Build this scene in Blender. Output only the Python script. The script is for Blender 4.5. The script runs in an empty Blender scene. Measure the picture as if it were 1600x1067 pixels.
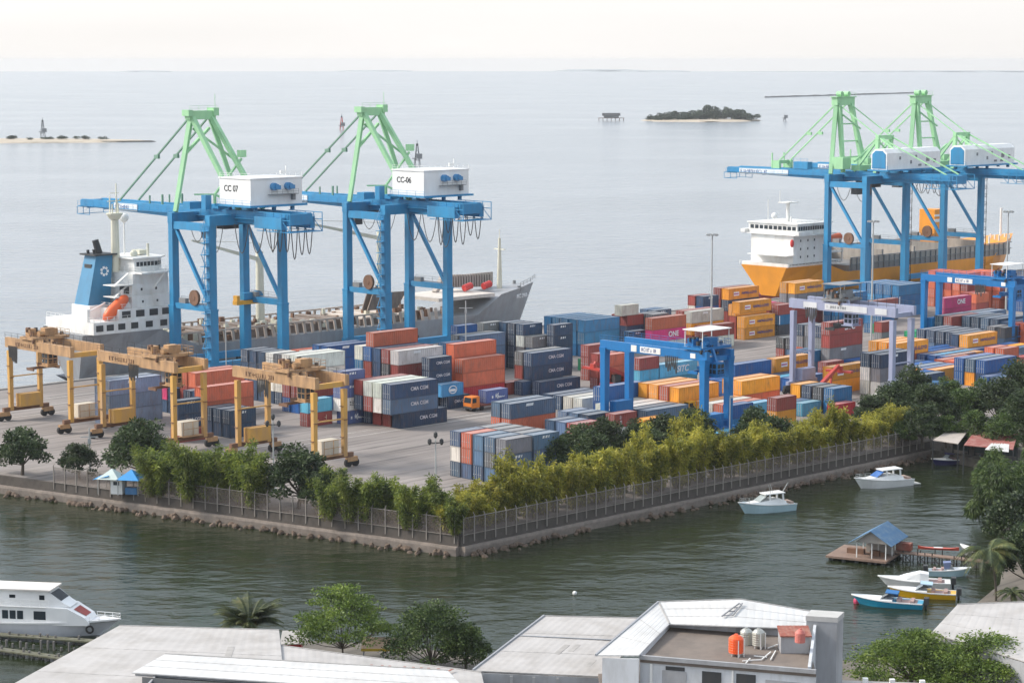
import bpy, math, random
from mathutils import Vector, Matrix
R = math.radians
rnd = random.Random(11)
SC = bpy.context.scene
COL = SC.collection
V = Vector

# ---------------------------------------------------------------- camera model
CAMH = 70.0; FPX = 3500.0; VH = 95.0; TH = R(45.5)
PITCH = math.atan((533.5 - VH) / FPX)
E1 = (math.sin(TH), math.cos(TH)); E2 = (-math.cos(TH), math.sin(TH))   # along the quay / towards the sea
YAW = math.atan2(E1[1], E1[0])
WZ = -2.8                                   # water level (the yard is z = 0)

def at(u, v, z=0.0):
    """point of the plane z seen at photo pixel u, v"""
    x = (u - 800) / FPX; y = (533.5 - v) / FPX
    cp, sp = math.cos(PITCH), math.sin(PITCH)
    d = (x, cp + y * sp, -sp + y * cp)
    k = (z - CAMH) / d[2]
    return V((d[0] * k, d[1] * k, z))

def W(s, t, z=0.0):
    return V((s * E1[0] + t * E2[0], s * E1[1] + t * E2[1], z))

def ST(p):
    return (p[0] * E1[0] + p[1] * E1[1], p[0] * E2[0] + p[1] * E2[1])

# ---------------------------------------------------------------- materials
MATS = {}
def nodes(name):
    m = bpy.data.materials.new(name); m.use_nodes = True
    nt = m.node_tree
    return m, nt, nt.nodes['Principled BSDF']

def paint(name, col, rough=0.5, metal=0.0, dirt=0.35, dcol=None, scale=0.8, stretch=(1, 1, 0.25), bump=0.0, rnd_amt=0.0):
    """painted / weathered surface: base colour broken up by stains that stretch down the surface"""
    if name in MATS: return MATS[name]
    m, nt, b = nodes(name)
    N = nt.nodes; L = nt.links
    tc = N.new('ShaderNodeTexCoord'); mp = N.new('ShaderNodeMapping')
    mp.inputs['Scale'].default_value = stretch
    L.new(tc.outputs['Object'], mp.inputs['Vector'])
    n1 = N.new('ShaderNodeTexNoise'); n1.inputs['Scale'].default_value = scale
    n1.inputs['Detail'].default_value = 6; n1.inputs['Roughness'].default_value = 0.65
    L.new(mp.outputs[0], n1.inputs['Vector'])
    rp = N.new('ShaderNodeValToRGB')
    rp.color_ramp.elements[0].position = 0.42; rp.color_ramp.elements[1].position = 0.72
    L.new(n1.outputs['Fac'], rp.inputs['Fac'])
    mu = N.new('ShaderNodeMath'); mu.operation = 'MULTIPLY'; mu.inputs[1].default_value = dirt
    L.new(rp.outputs[0], mu.inputs[0])
    mx = N.new('ShaderNodeMix'); mx.data_type = 'RGBA'
    mx.inputs[6].default_value = (*col, 1)
    d = dcol or tuple(c * 0.55 + 0.02 for c in col)
    mx.inputs[7].default_value = (*d, 1)
    L.new(mu.outputs[0], mx.inputs[0])
    out = mx.outputs[2]
    n2 = N.new('ShaderNodeTexNoise'); n2.inputs['Scale'].default_value = 0.23
    L.new(tc.outputs['Object'], n2.inputs['Vector'])
    hv = N.new('ShaderNodeHueSaturation')
    mr = N.new('ShaderNodeMapRange'); mr.inputs[3].default_value = 0.82; mr.inputs[4].default_value = 1.16
    L.new(n2.outputs['Fac'], mr.inputs[0])
    if rnd_amt:
        oi = N.new('ShaderNodeObjectInfo'); m2 = N.new('ShaderNodeMapRange')
        m2.inputs[3].default_value = 1 - rnd_amt; m2.inputs[4].default_value = 1 + rnd_amt
        L.new(oi.outputs['Random'], m2.inputs[0])
        mm = N.new('ShaderNodeMath'); mm.operation = 'MULTIPLY'
        L.new(mr.outputs[0], mm.inputs[0]); L.new(m2.outputs[0], mm.inputs[1])
        L.new(mm.outputs[0], hv.inputs['Value'])
    else:
        L.new(mr.outputs[0], hv.inputs['Value'])
    L.new(out, hv.inputs['Color'])
    L.new(hv.outputs[0], b.inputs['Base Color'])
    b.inputs['Roughness'].default_value = rough; b.inputs['Metallic'].default_value = metal
    if bump:
        bp = N.new('ShaderNodeBump'); bp.inputs['Strength'].default_value = bump; bp.inputs['Distance'].default_value = 0.1
        L.new(n1.outputs['Fac'], bp.inputs['Height']); L.new(bp.outputs[0], b.inputs['Normal'])
    MATS[name] = m
    return m

def container_mat(name, dusty_skylit):
    if name in MATS: return MATS[name]
    m, nt, b = nodes(name); N = nt.nodes; L = nt.links
    oi = N.new('ShaderNodeObjectInfo'); tc = N.new('ShaderNodeTexCoord')
    ad = N.new('ShaderNodeVectorMath'); ad.operation = 'ADD'
    L.new(tc.outputs['Object'], ad.inputs[0])
    sc = N.new('ShaderNodeVectorMath'); sc.operation = 'SCALE'; sc.inputs[3].default_value = 1.0
    cx = N.new('ShaderNodeCombineXYZ'); rm = N.new('ShaderNodeMath'); rm.operation = 'MULTIPLY'; rm.inputs[1].default_value = 90
    L.new(oi.outputs['Random'], rm.inputs[0]); L.new(rm.outputs[0], cx.inputs[0]); L.new(rm.outputs[0], cx.inputs[1])
    L.new(cx.outputs[0], ad.inputs[1])
    mp = N.new('ShaderNodeMapping'); mp.inputs['Scale'].default_value = (1, 1, 0.3) if not dusty_skylit else (0.5, 1.5, 1)
    L.new(ad.outputs[0], mp.inputs['Vector'])
    n1 = N.new('ShaderNodeTexNoise'); n1.inputs['Scale'].default_value = 1.1; n1.inputs['Detail'].default_value = 7; n1.inputs['Roughness'].default_value = 0.7
    L.new(mp.outputs[0], n1.inputs['Vector'])
    rp = N.new('ShaderNodeValToRGB'); rp.color_ramp.elements[0].position = 0.5; rp.color_ramp.elements[1].position = 0.75
    L.new(n1.outputs['Fac'], rp.inputs['Fac'])
    mu = N.new('ShaderNodeMath'); mu.operation = 'MULTIPLY'; mu.inputs[1].default_value = 0.55
    L.new(rp.outputs[0], mu.inputs[0])
    n2 = N.new('ShaderNodeTexNoise'); n2.inputs['Scale'].default_value = 0.35; n2.inputs['Detail'].default_value = 3
    L.new(ad.outputs[0], n2.inputs['Vector'])
    mr = N.new('ShaderNodeMapRange'); mr.inputs[3].default_value = 0.7; mr.inputs[4].default_value = 1.3
    L.new(n2.outputs['Fac'], mr.inputs[0])
    hv = N.new('ShaderNodeHueSaturation'); L.new(oi.outputs['Color'], hv.inputs['Color']); L.new(mr.outputs[0], hv.inputs['Value'])
    last = hv.outputs[0]
    if dusty_skylit:                                    # roof colour paled by dust and by sky light painted into it
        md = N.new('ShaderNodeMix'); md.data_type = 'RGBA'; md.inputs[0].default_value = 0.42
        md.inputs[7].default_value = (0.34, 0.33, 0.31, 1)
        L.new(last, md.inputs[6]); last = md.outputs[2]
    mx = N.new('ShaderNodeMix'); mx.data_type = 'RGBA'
    mx.inputs[7].default_value = (0.16, 0.10, 0.07, 1) if not dusty_skylit else (0.25, 0.22, 0.18, 1)
    L.new(last, mx.inputs[6]); L.new(mu.outputs[0], mx.inputs[0])
    L.new(mx.outputs[2], b.inputs['Base Color'])
    b.inputs['Roughness'].default_value = 0.6
    MATS[name] = m
    return m

def leaf_mat(name, cols, rough=0.6, trans=0.0):
    """leaves: each leaf its own tone from the noise at its place in the crown"""
    if name in MATS: return MATS[name]
    m, nt, b = nodes(name); N = nt.nodes; L = nt.links
    tc = N.new('ShaderNodeTexCoord'); oi = N.new('ShaderNodeObjectInfo')
    n1 = N.new('ShaderNodeTexNoise'); n1.inputs['Scale'].default_value = 0.55; n1.inputs['Detail'].default_value = 4
    ad = N.new('ShaderNodeVectorMath'); ad.operation = 'ADD'
    L.new(tc.outputs['Object'], ad.inputs[0]); L.new(oi.outputs['Location'], ad.inputs[1])
    L.new(ad.outputs[0], n1.inputs['Vector'])
    wn = N.new('ShaderNodeTexWhiteNoise'); ge = N.new('ShaderNodeNewGeometry')
    L.new(ge.outputs['Random Per Island'], wn.inputs['Vector'])
    a = N.new('ShaderNodeMath'); a.operation = 'MULTIPLY_ADD'; a.inputs[1].default_value = 0.45; 
    L.new(ge.outputs['Random Per Island'], a.inputs[0])
    a2 = N.new('ShaderNodeMath'); a2.operation = 'MULTIPLY_ADD'; a2.inputs[1].default_value = 1.5; a2.inputs[2].default_value = -0.5
    L.new(n1.outputs['Fac'], a2.inputs[0]); L.new(a2.outputs[0], a.inputs[2])
    rp = N.new('ShaderNodeValToRGB')
    el = rp.color_ramp.elements
    el[0].position = 0.15; el[0].color = (*cols[0], 1); el[1].position = 0.95; el[1].color = (*cols[-1], 1)
    for i, c in enumerate(cols[1:-1]):
        e = el.new(0.15 + 0.8 * (i + 1) / (len(cols) - 1)); e.color = (*c, 1)
    L.new(a.outputs[0], rp.inputs['Fac'])
    hv = N.new('ShaderNodeHueSaturation'); mr = N.new('ShaderNodeMapRange'); mr.inputs[3].default_value = 0.8; mr.inputs[4].default_value = 1.25
    L.new(oi.outputs['Random'], mr.inputs[0]); L.new(mr.outputs[0], hv.inputs['Value']); L.new(rp.outputs[0], hv.inputs['Color'])
    L.new(hv.outputs[0], b.inputs['Base Color']); b.inputs['Roughness'].default_value = rough
    if trans:
        b.inputs['Subsurface Weight'].default_value = 0.0
        tr = N.new('ShaderNodeBsdfTranslucent'); L.new(hv.outputs[0], tr.inputs['Color'])
        ms = N.new('ShaderNodeMixShader'); ms.inputs[0].default_value = trans
        L.new(b.outputs[0], ms.inputs[1]); L.new(tr.outputs[0], ms.inputs[2])
        L.new(ms.outputs[0], N['Material Output'].inputs['Surface'])
    MATS[name] = m
    return m

# ---------------------------------------------------------------- mesh builder
class MB:
    def __init__(s): s.v = []; s.f = []
    def add(s, vs, fs):
        o = len(s.v); s.v += [tuple(p) for p in vs]; s.f += [tuple(i + o for i in f) for f in fs]; return s
    def box(s, c, d, rz=0.0, M=None):
        x, y, z = d[0] / 2, d[1] / 2, d[2] / 2
        vs = [V((sx * x, sy * y, sz * z)) for sz in (-1, 1) for sy in (-1, 1) for sx in (-1, 1)]
        m = M or Matrix.Rotation(rz, 3, 'Z')
        return s.add([m @ p + V(c) for p in vs], [(0, 2, 3, 1), (4, 5, 7, 6), (0, 1, 5, 4), (2, 6, 7, 3), (0, 4, 6, 2), (1, 3, 7, 5)])
    def lohi(s, a, b):
        return s.box([(a[i] + b[i]) / 2 for i in range(3)], [abs(b[i] - a[i]) for i in range(3)])
    def bar(s, p0, p1, w, h=None, w2=None, h2=None, up=(0, 0, 1)):
        h = h or w; w2 = w2 or w; h2 = h2 or h
        p0, p1 = V(p0), V(p1); d = (p1 - p0).normalized(); u = V(up)
        if abs(d.dot(u)) > 0.98: u = V((1, 0, 0))
        x = d.cross(u).normalized(); y = x.cross(d).normalized()
        vs = []
        for p, ww, hh in ((p0, w, h), (p1, w2, h2)):
            vs += [p + x * sx * ww / 2 + y * sy * hh / 2 for sx, sy in ((-1, -1), (1, -1), (1, 1), (-1, 1))]
        return s.add(vs, [(0, 1, 2, 3), (7, 6, 5, 4), (0, 4, 5, 1), (1, 5, 6, 2), (2, 6, 7, 3), (3, 7, 4, 0)])
    def tube(s, p0, p1, r, n=8, r2=None, caps=True):
        r2 = r if r2 is None else r2
        p0, p1 = V(p0), V(p1); d = (p1 - p0).normalized(); u = V((0, 0, 1))
        if abs(d.dot(u)) > 0.98: u = V((1, 0, 0))
        x = d.cross(u).normalized(); y = x.cross(d)
        vs = []
        for p, rr in ((p0, r), (p1, r2)):
            vs += [p + (x * math.cos(2 * math.pi * i / n) + y * math.sin(2 * math.pi * i / n)) * rr for i in range(n)]
        fs = [(i, (i + 1) % n, n + (i + 1) % n, n + i) for i in range(n)]
        if caps: fs += [tuple(range(n - 1, -1, -1)), tuple(range(n, 2 * n))]
        return s.add(vs, fs)
    def path(s, pts, r, n=5):
        for a, b in zip(pts, pts[1:]): s.tube(a, b, r, n)
        return s
    def prism(s, poly, z0, z1):
        n = len(poly)
        vs = [(p[0], p[1], z0) for p in poly] + [(p[0], p[1], z1) for p in poly]
        return s.add(vs, [tuple(range(n - 1, -1, -1)), tuple(range(n, 2 * n))] + [(i, (i + 1) % n, n + (i + 1) % n, n + i) for i in range(n)])
    def slab(s, pts, th):
        """polygon of 3-D corners given a thickness downwards"""
        n = len(pts); vs = [V(p) for p in pts]; vs += [p - V((0, 0, th)) for p in vs[:n]]
        return s.add(vs, [tuple(range(n)), tuple(range(2 * n - 1, n - 1, -1))] + [(i, n + i, n + (i + 1) % n, (i + 1) % n) for i in range(n)])
    def lathe(s, prof, n=12, c=(0, 0, 0)):
        vs = []
        for r, z in prof:
            vs += [(c[0] + r * math.cos(2 * math.pi * i / n), c[1] + r * math.sin(2 * math.pi * i / n), c[2] + z) for i in range(n)]
        fs = []
        for k in range(len(prof) - 1):
            fs += [(k * n + i, k * n + (i + 1) % n, (k + 1) * n + (i + 1) % n, (k + 1) * n + i) for i in range(n)]
        fs += [tuple(range(n - 1, -1, -1)), tuple(range((len(prof) - 1) * n, len(prof) * n))]
        return s.add(vs, fs)
    def loft(s, rings, closed=False, cap=True):
        n = len(rings[0]); vs = [p for r in rings for p in r]; fs = []
        for k in range(len(rings) - 1):
            for i in range(n if closed else n - 1):
                j = (i + 1) % n
                fs.append((k * n + i, k * n + j, (k + 1) * n + j, (k + 1) * n + i))
        if cap: fs += [tuple(range(n - 1, -1, -1)), tuple(range((len(rings) - 1) * n, len(rings) * n))]
        return s.add(vs, fs)
    def ball(s, c, r, n=8, m=5, sc=(1, 1, 1)):
        prof = [(max(0.01, math.sin(math.pi * k / m)) * r, -math.cos(math.pi * k / m) * r) for k in range(m + 1)]
        b = MB(); b.lathe(prof, n)
        return s.add([(c[0] + p[0] * sc[0], c[1] + p[1] * sc[1], c[2] + p[2] * sc[2]) for p in b.v], b.f)
    def mesh(s, name, mat, smooth=False):
        me = bpy.data.meshes.new(name); me.from_pydata(s.v, [], s.f); me.update()
        if mat: me.materials.append(mat)
        if smooth:
            for p in me.polygons: p.use_smooth = True
        return me
    def build(s, name, mat, parent=None, loc=(0, 0, 0), rz=0.0, smooth=False):
        return link(name, s.mesh(name, mat, smooth), parent, loc, rz)

def link(name, data, parent=None, loc=(0, 0, 0), rz=0.0):
    o = bpy.data.objects.new(name, data); COL.objects.link(o)
    o.location = loc; o.rotation_euler = (0, 0, rz)
    if parent: o.parent = parent
    return o

def tag(o, label=None, cat=None, group=None, kind=None):
    if label: o['label'] = label
    if cat: o['category'] = cat
    if group: o['group'] = group
    if kind: o['kind'] = kind
    return o

def thing(name, label, cat, loc=(0, 0, 0), rz=0.0, group=None):
    return tag(link(name, None, None, loc, rz), label, cat, group)

def kids(o): return [c for c in bpy.data.objects if c.parent == o]

KID = {}
def remember(o):
    """index the parts of a finished prototype so that copies can be made"""
    KID[o.name] = [c for c in COL.objects if c.parent == o]
    for c in KID[o.name]: remember(c)

def copy_tree(o, parent=None):
    c = o.copy(); COL.objects.link(c); c.parent = parent
    for ch in KID.get(o.name, ()): copy_tree(ch, c)
    return c

TXT = {}
def text_mesh(word, size, mat, shear=0.0, key=''):
    k = (word, size, mat.name, shear)
    if k in TXT: return TXT[k]
    cu = bpy.data.curves.new('lettering', 'FONT'); cu.body = word; cu.size = size; cu.extrude = 0.015
    cu.align_x = 'CENTER'; cu.align_y = 'CENTER'; cu.shear = shear; cu.offset = 0.02 * size
    o = bpy.data.objects.new('lettering', cu); COL.objects.link(o)
    dg = bpy.context.evaluated_depsgraph_get()
    me = bpy.data.meshes.new_from_object(o.evaluated_get(dg)); me.name = 'lettering'
    bpy.data.objects.remove(o); bpy.data.curves.remove(cu)
    me.materials.clear(); me.materials.append(mat)
    TXT[k] = me
    return me

def lettering(word, size, mat, parent, loc, rot, shear=0.0, name='lettering'):
    o = link(name, text_mesh(word, size, mat, shear), parent, loc); o.rotation_euler = rot
    return o
FACE_NT = (R(90), 0, 0)                      # lettering that reads on a face looking to -y (the landward side)
FACE_NS = (R(90), 0, R(-90))                 # lettering on a face looking to -x (the near end)
# ================================================================ camera, sky, light
cam = bpy.data.cameras.new('camera'); cam.lens = 36 * FPX / 1600; cam.sensor_width = 36
cam.clip_start = 1; cam.clip_end = 60000
co = bpy.data.objects.new('camera', cam); COL.objects.link(co)
co.location = (0, 0, CAMH); co.rotation_euler = (R(90) - PITCH, 0, 0)
SC.camera = co

SUN_EL, SUN_AZ = R(38), R(-82)              # azimuth measured from +Y towards +X: the sun stands to the left
wd = bpy.data.worlds.new("World"); SC.world = wd; wd.use_nodes = True
nt = wd.node_tree; bg = nt.nodes['Background']
sky = nt.nodes.new('ShaderNodeTexSky'); sky.sky_type = 'NISHITA'; sky.sun_disc = False
sky.sun_elevation = SUN_EL; sky.sun_rotation = SUN_AZ
sky.air_density = 1.0; sky.dust_density = 4.0; sky.ozone_density = 1.0
# below the horizon the sky keeps its horizon tone
tcs = nt.nodes.new('ShaderNodeTexCoord'); sxs = nt.nodes.new('ShaderNodeSeparateXYZ'); cxs = nt.nodes.new('ShaderNodeCombineXYZ'); mxs = nt.nodes.new('ShaderNodeMath')
mxs.operation = 'MAXIMUM'; mxs.inputs[1].default_value = 0.012
nt.links.new(tcs.outputs['Generated'], sxs.inputs[0]); nt.links.new(sxs.outputs[2], mxs.inputs[0])
nt.links.new(sxs.outputs[0], cxs.inputs[0]); nt.links.new(sxs.outputs[1], cxs.inputs[1]); nt.links.new(mxs.outputs[0], cxs.inputs[2])
nt.links.new(cxs.outputs[0], sky.inputs['Vector'])
hs = nt.nodes.new('ShaderNodeHueSaturation'); hs.inputs['Saturation'].default_value = 0.55
nt.links.new(sky.outputs[0], hs.inputs['Color'])
# an even veil of high cloud: thin noise bands brighten and dim the sky
tcw = nt.nodes.new('ShaderNodeTexCoord'); mpw = nt.nodes.new('ShaderNodeMapping'); mpw.inputs['Scale'].default_value = (1, 1, 7)
nw = nt.nodes.new('ShaderNodeTexNoise'); nw.inputs['Scale'].default_value = 2.4; nw.inputs['Detail'].default_value = 5
nt.links.new(tcw.outputs['Generated'], mpw.inputs['Vector']); nt.links.new(mpw.outputs[0], nw.inputs['Vector'])
mrw = nt.nodes.new('ShaderNodeMapRange'); mrw.inputs[3].default_value = 0.85; mrw.inputs[4].default_value = 1.15
nt.links.new(nw.outputs['Fac'], mrw.inputs[0])
mxw = nt.nodes.new('ShaderNodeMix'); mxw.data_type = 'RGBA'; mxw.inputs[0].default_value = 0.6
# the veil is creamy white low over the sea and blue-grey higher up
gz_ = nt.nodes.new('ShaderNodeSeparateXYZ'); nt.links.new(tcw.outputs['Generated'], gz_.inputs[0])
gr = nt.nodes.new('ShaderNodeValToRGB'); el = gr.color_ramp.elements
el[0].position = 0.0; el[0].color = (0.87, 0.845, 0.825, 1); el[1].position = 0.5; el[1].color = (0.62, 0.70, 0.80, 1)
e_ = el.new(0.05); e_.color = (0.87, 0.86, 0.85, 1); e_ = el.new(0.16); e_.color = (0.50, 0.59, 0.70, 1)
nt.links.new(gz_.outputs[2], gr.inputs['Fac'])
vs_ = nt.nodes.new('ShaderNodeVectorMath'); vs_.operation = 'SCALE'; vs_.inputs['Scale'].default_value = 8.2
nt.links.new(gr.outputs[0], vs_.inputs[0]); nt.links.new(vs_.outputs[0], mxw.inputs[7])
nt.links.new(hs.outputs[0], mxw.inputs[6])
mul = nt.nodes.new('ShaderNodeVectorMath'); mul.operation = 'SCALE'
nt.links.new(mxw.outputs[2], mul.inputs[0]); nt.links.new(mrw.outputs[0], mul.inputs['Scale'])
nt.links.new(mul.outputs[0], bg.inputs['Color']); bg.inputs['Strength'].default_value = 0.12
sun = bpy.data.lights.new('sun', 'SUN'); sun.energy = 2.1; sun.angle = R(12); sun.color = (1.0, 0.93, 0.83)
so = bpy.data.objects.new('sun', sun); COL.objects.link(so)
sd = V((math.sin(SUN_AZ) * math.cos(SUN_EL), math.cos(SUN_AZ) * math.cos(SUN_EL), math.sin(SUN_EL)))
so.rotation_euler = (-sd).to_track_quat('-Z', 'Y').to_euler()
SC.view_settings.view_transform = 'Standard'; SC.view_settings.look = 'None'
SC.view_settings.exposure = 0.88; SC.view_settings.gamma = 1.0
SC.cycles.use_denoising = True
SC.cycles.max_bounces = 8; SC.cycles.diffuse_bounces = 5; SC.cycles.transmission_bounces = 6; SC.cycles.volume_bounces = 0; SC.cycles.transparent_max_bounces = 12
try: SC.cycles.denoising_input_passes = 'RGB_ALBEDO_NORMAL'
except Exception: pass

# ================================================================ the setting
def water_mat():
    m, nt, b = nodes('water'); N = nt.nodes; L = nt.links
    tc = N.new('ShaderNodeTexCoord')
    mp = N.new('ShaderNodeMapping'); mp.inputs['Rotation'].default_value = (0, 0, R(8)); mp.inputs['Scale'].default_value = (0.62, 1.0, 1)
    L.new(tc.outputs['Object'], mp.inputs['Vector'])
    def noise(sc, det, rough=0.55):
        n = N.new('ShaderNodeTexNoise'); n.inputs['Scale'].default_value = sc; n.inputs['Detail'].default_value = det
        n.inputs['Roughness'].default_value = rough; L.new(mp.outputs[0], n.inputs['Vector']); return n
    a = noise(0.5, 5, 0.62); c = noise(0.10, 3); s = noise(0.006, 4)
    mw = N.new('ShaderNodeMath'); mw.operation = 'MULTIPLY_ADD'; mw.inputs[1].default_value = 2.0
    L.new(c.outputs['Fac'], mw.inputs[0]); L.new(a.outputs['Fac'], mw.inputs[2])
    # wind chop: short steep waves that show as dark and bright flecks out on the strait
    k_ = noise(0.2, 4, 0.6); mk_ = N.new('ShaderNodeMath'); mk_.operation = 'MULTIPLY_ADD'; mk_.inputs[1].default_value = 2.4
    L.new(k_.outputs['Fac'], mk_.inputs[0]); L.new(mw.outputs[0], mk_.inputs[2]); mw = mk_
    bp = N.new('ShaderNodeBump'); bp.inputs['Distance'].default_value = 0.55
    # calm slicks and ruffled patches
    rp = N.new('ShaderNodeMapRange'); rp.inputs[1].default_value = 0.38; rp.inputs[2].default_value = 0.62
    rp.inputs[3].default_value = 0.25; rp.inputs[4].default_value = 0.62
    dt_ = N.new('ShaderNodeVectorMath'); dt_.operation = 'DOT_PRODUCT'; dt_.inputs[1].default_value = (E2[0], E2[1], 0); L.new(tc.outputs['Object'], dt_.inputs[0])
    op_ = N.new('ShaderNodeMapRange'); op_.inputs[1].default_value = 335; op_.inputs[2].default_value = 425; op_.inputs[3].default_value = 0.62; op_.inputs[4].default_value = 1.5
    L.new(dt_.outputs['Value'], op_.inputs[0]); ms_ = N.new('ShaderNodeMath'); ms_.operation = 'MULTIPLY'; L.new(op_.outputs[0], ms_.inputs[1])
    L.new(s.outputs['Fac'], rp.inputs[0]); L.new(rp.outputs[0], ms_.inputs[0]); L.new(ms_.outputs[0], bp.inputs['Strength'])
    L.new(mw.outputs[0], bp.inputs['Height']); L.new(bp.outputs[0], b.inputs['Normal'])
    # the sheltered basin is green with silt, the open strait grey-blue
    sx = N.new('ShaderNodeVectorMath'); sx.operation = 'DOT_PRODUCT'; sx.inputs[1].default_value = (E2[0], E2[1], 0); L.new(tc.outputs['Object'], sx.inputs[0])
    mr = N.new('ShaderNodeMapRange'); mr.inputs[1].default_value = 335; mr.inputs[2].default_value = 425
    L.new(sx.outputs['Value'], mr.inputs[0])
    mx = N.new('ShaderNodeMix'); mx.data_type = 'RGBA'
    mx.inputs[6].default_value = (0.017, 0.024, 0.010, 1); mx.inputs[7].default_value = (0.225, 0.25, 0.272, 1)
    L.new(mr.outputs[0], mx.inputs[0]); L.new(mx.outputs[2], b.inputs['Base Color'])
    sl = N.new('ShaderNodeMapRange'); sl.inputs[1].default_value = 335; sl.inputs[2].default_value = 425; sl.inputs[3].default_value = 0.3; sl.inputs[4].default_value = 0.5
    L.new(sx.outputs['Value'], sl.inputs[0]); L.new(sl.outputs[0], b.inputs['Specular IOR Level'])
    rg_ = N.new('ShaderNodeMapRange'); rg_.inputs[1].default_value = 335; rg_.inputs[2].default_value = 520; rg_.inputs[3].default_value = 0.08; rg_.inputs[4].default_value = 0.15
    L.new(sx.outputs['Value'], rg_.inputs[0]); L.new(rg_.outputs[0], b.inputs['Roughness'])
    b.inputs['IOR'].default_value = 1.333
    return m

def disc(name, z, r, mat, n=96, rings=(0.0, 0.02, 0.06, 0.2, 0.5, 1.0)):
    b = MB(); vs = []; fs = []
    for k, q in enumerate(rings):
        for i in range(n):
            a = 2 * math.pi * i / n; vs.append((q * r * math.cos(a), q * r * math.sin(a), z))
    for k in range(len(rings) - 1):
        for i in range(n):
            j = (i + 1) % n; fs.append((k * n + i, k * n + j, (k + 1) * n + j, (k + 1) * n + i))
    b.add(vs, fs); return b.build(name, mat)

tag(disc('sea', WZ, 15500, water_mat()), 'grey-blue sea turning dark green in the sheltered basin', 'sea', kind='structure')

def ground_mat(name, c1, c2, c3, sc=0.05):
    m, nt, b = nodes(name); N = nt.nodes; L = nt.links
    tc = N.new('ShaderNodeTexCoord')
    mp = N.new('ShaderNodeMapping'); mp.vector_type = 'TEXTURE'; mp.inputs['Rotation'].default_value = (0, 0, YAW); mp.inputs['Scale'].default_value = (3.4, 0.8, 1)
    L.new(tc.outputs['Object'], mp.inputs['Vector'])
    n1 = N.new('ShaderNodeTexNoise'); n1.inputs['Scale'].default_value = sc; n1.inputs['Detail'].default_value = 7; n1.inputs['Roughness'].default_value = 0.65
    n2 = N.new('ShaderNodeTexNoise'); n2.inputs['Scale'].default_value = sc * 7; n2.inputs['Detail'].default_value = 5
    L.new(mp.outputs[0], n1.inputs['Vector']); L.new(mp.outputs[0], n2.inputs['Vector'])
    r1 = N.new('ShaderNodeValToRGB'); r1.color_ramp.elements[0].position = 0.35; r1.color_ramp.elements[1].position = 0.7
    r1.color_ramp.elements[0].color = (*c1, 1); r1.color_ramp.elements[1].color = (*c2, 1)
    L.new(n1.outputs['Fac'], r1.inputs['Fac'])
    r2 = N.new('ShaderNodeValToRGB'); r2.color_ramp.elements[0].position = 0.58; r2.color_ramp.elements[1].position = 0.78
    r2.color_ramp.elements[1].color = (0.6, 0.6, 0.6, 1)
    L.new(n2.outputs['Fac'], r2.inputs['Fac'])
    mx = N.new('ShaderNodeMix'); mx.data_type = 'RGBA'; mx.inputs[7].default_value = (*c3, 1)
    L.new(r1.outputs[0], mx.inputs[6]); L.new(r2.outputs[0], mx.inputs[0])
    # dark tyre tracks run along the lanes
    mt = N.new('ShaderNodeMapping'); mt.vector_type = 'TEXTURE'; mt.inputs['Rotation'].default_value = (0, 0, YAW + 0.03); mt.inputs['Scale'].default_value = (26, 0.9, 1)
    n3 = N.new('ShaderNodeTexNoise'); n3.inputs['Scale'].default_value = 0.8; n3.inputs['Detail'].default_value = 5
    L.new(tc.outputs['Object'], mt.inputs['Vector']); L.new(mt.outputs[0], n3.inputs['Vector'])
    r3 = N.new('ShaderNodeMapRange'); r3.inputs[1].default_value = 0.53; r3.inputs[2].default_value = 0.72; r3.inputs[4].default_value = 0.8
    L.new(n3.outputs['Fac'], r3.inputs[0])
    mk = N.new('ShaderNodeMix'); mk.data_type = 'RGBA'; mk.inputs[7].default_value = (c3[0] * 0.75, c3[1] * 0.75, c3[2] * 0.75, 1)
    L.new(mx.outputs[2], mk.inputs[6]); L.new(r3.outputs[0], mk.inputs[0])
    L.new(mk.outputs[2], b.inputs['Base Color']); b.inputs['Roughness'].default_value = 0.9
    return m

YARD = [(223, 238), (204, 316), (183, 402), (176, 416.5), (1600, 416.5), (1600, 200), (352, 200), (343, 238)]
gy = MB(); gy.prism([W(s, t)[:2] for s, t in YARD][::-1], WZ - 1.5, 0.0)
tag(gy.build('container_yard_ground', ground_mat('yard_paving', (0.175, 0.152, 0.14), (0.30, 0.268, 0.248), (0.08, 0.07, 0.065))),
    'pale worn concrete and asphalt of the container yard', 'yard', kind='structure')
# quay edge beam and painted lines
qb = MB(); qb.lohi((0, 0, 0), (1420, 1.1, 0.25))
tag(qb.build('quay_edge', paint('quay_concrete', (0.30, 0.28, 0.26), 0.9, dirt=0.6), None, W(180, 415.3, 0.004), YAW), 'raised concrete kerb along the quay edge', 'kerb', kind='structure')
ln = MB()
for (s0, s1, t) in ((190, 700, 398.6), (190, 700, 390.5), (250, 330, 319.5 - 2.6), (236, 330, 322.9 - 2.4), (200, 420, 381.5)):
    ln.lohi((s0, t - 0.09, 0.004), (s1, t + 0.09, 0.006))
lm = MB(); lm.v = [tuple(W(p[0], p[1], p[2])) for p in ln.v]; lm.f = ln.f
tag(lm.build('yard_line_marking', paint('line_paint', (0.62, 0.60, 0.55), 0.8, dirt=0.7)), 'worn pale lines painted along the yard lanes', 'line', kind='structure')

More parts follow.
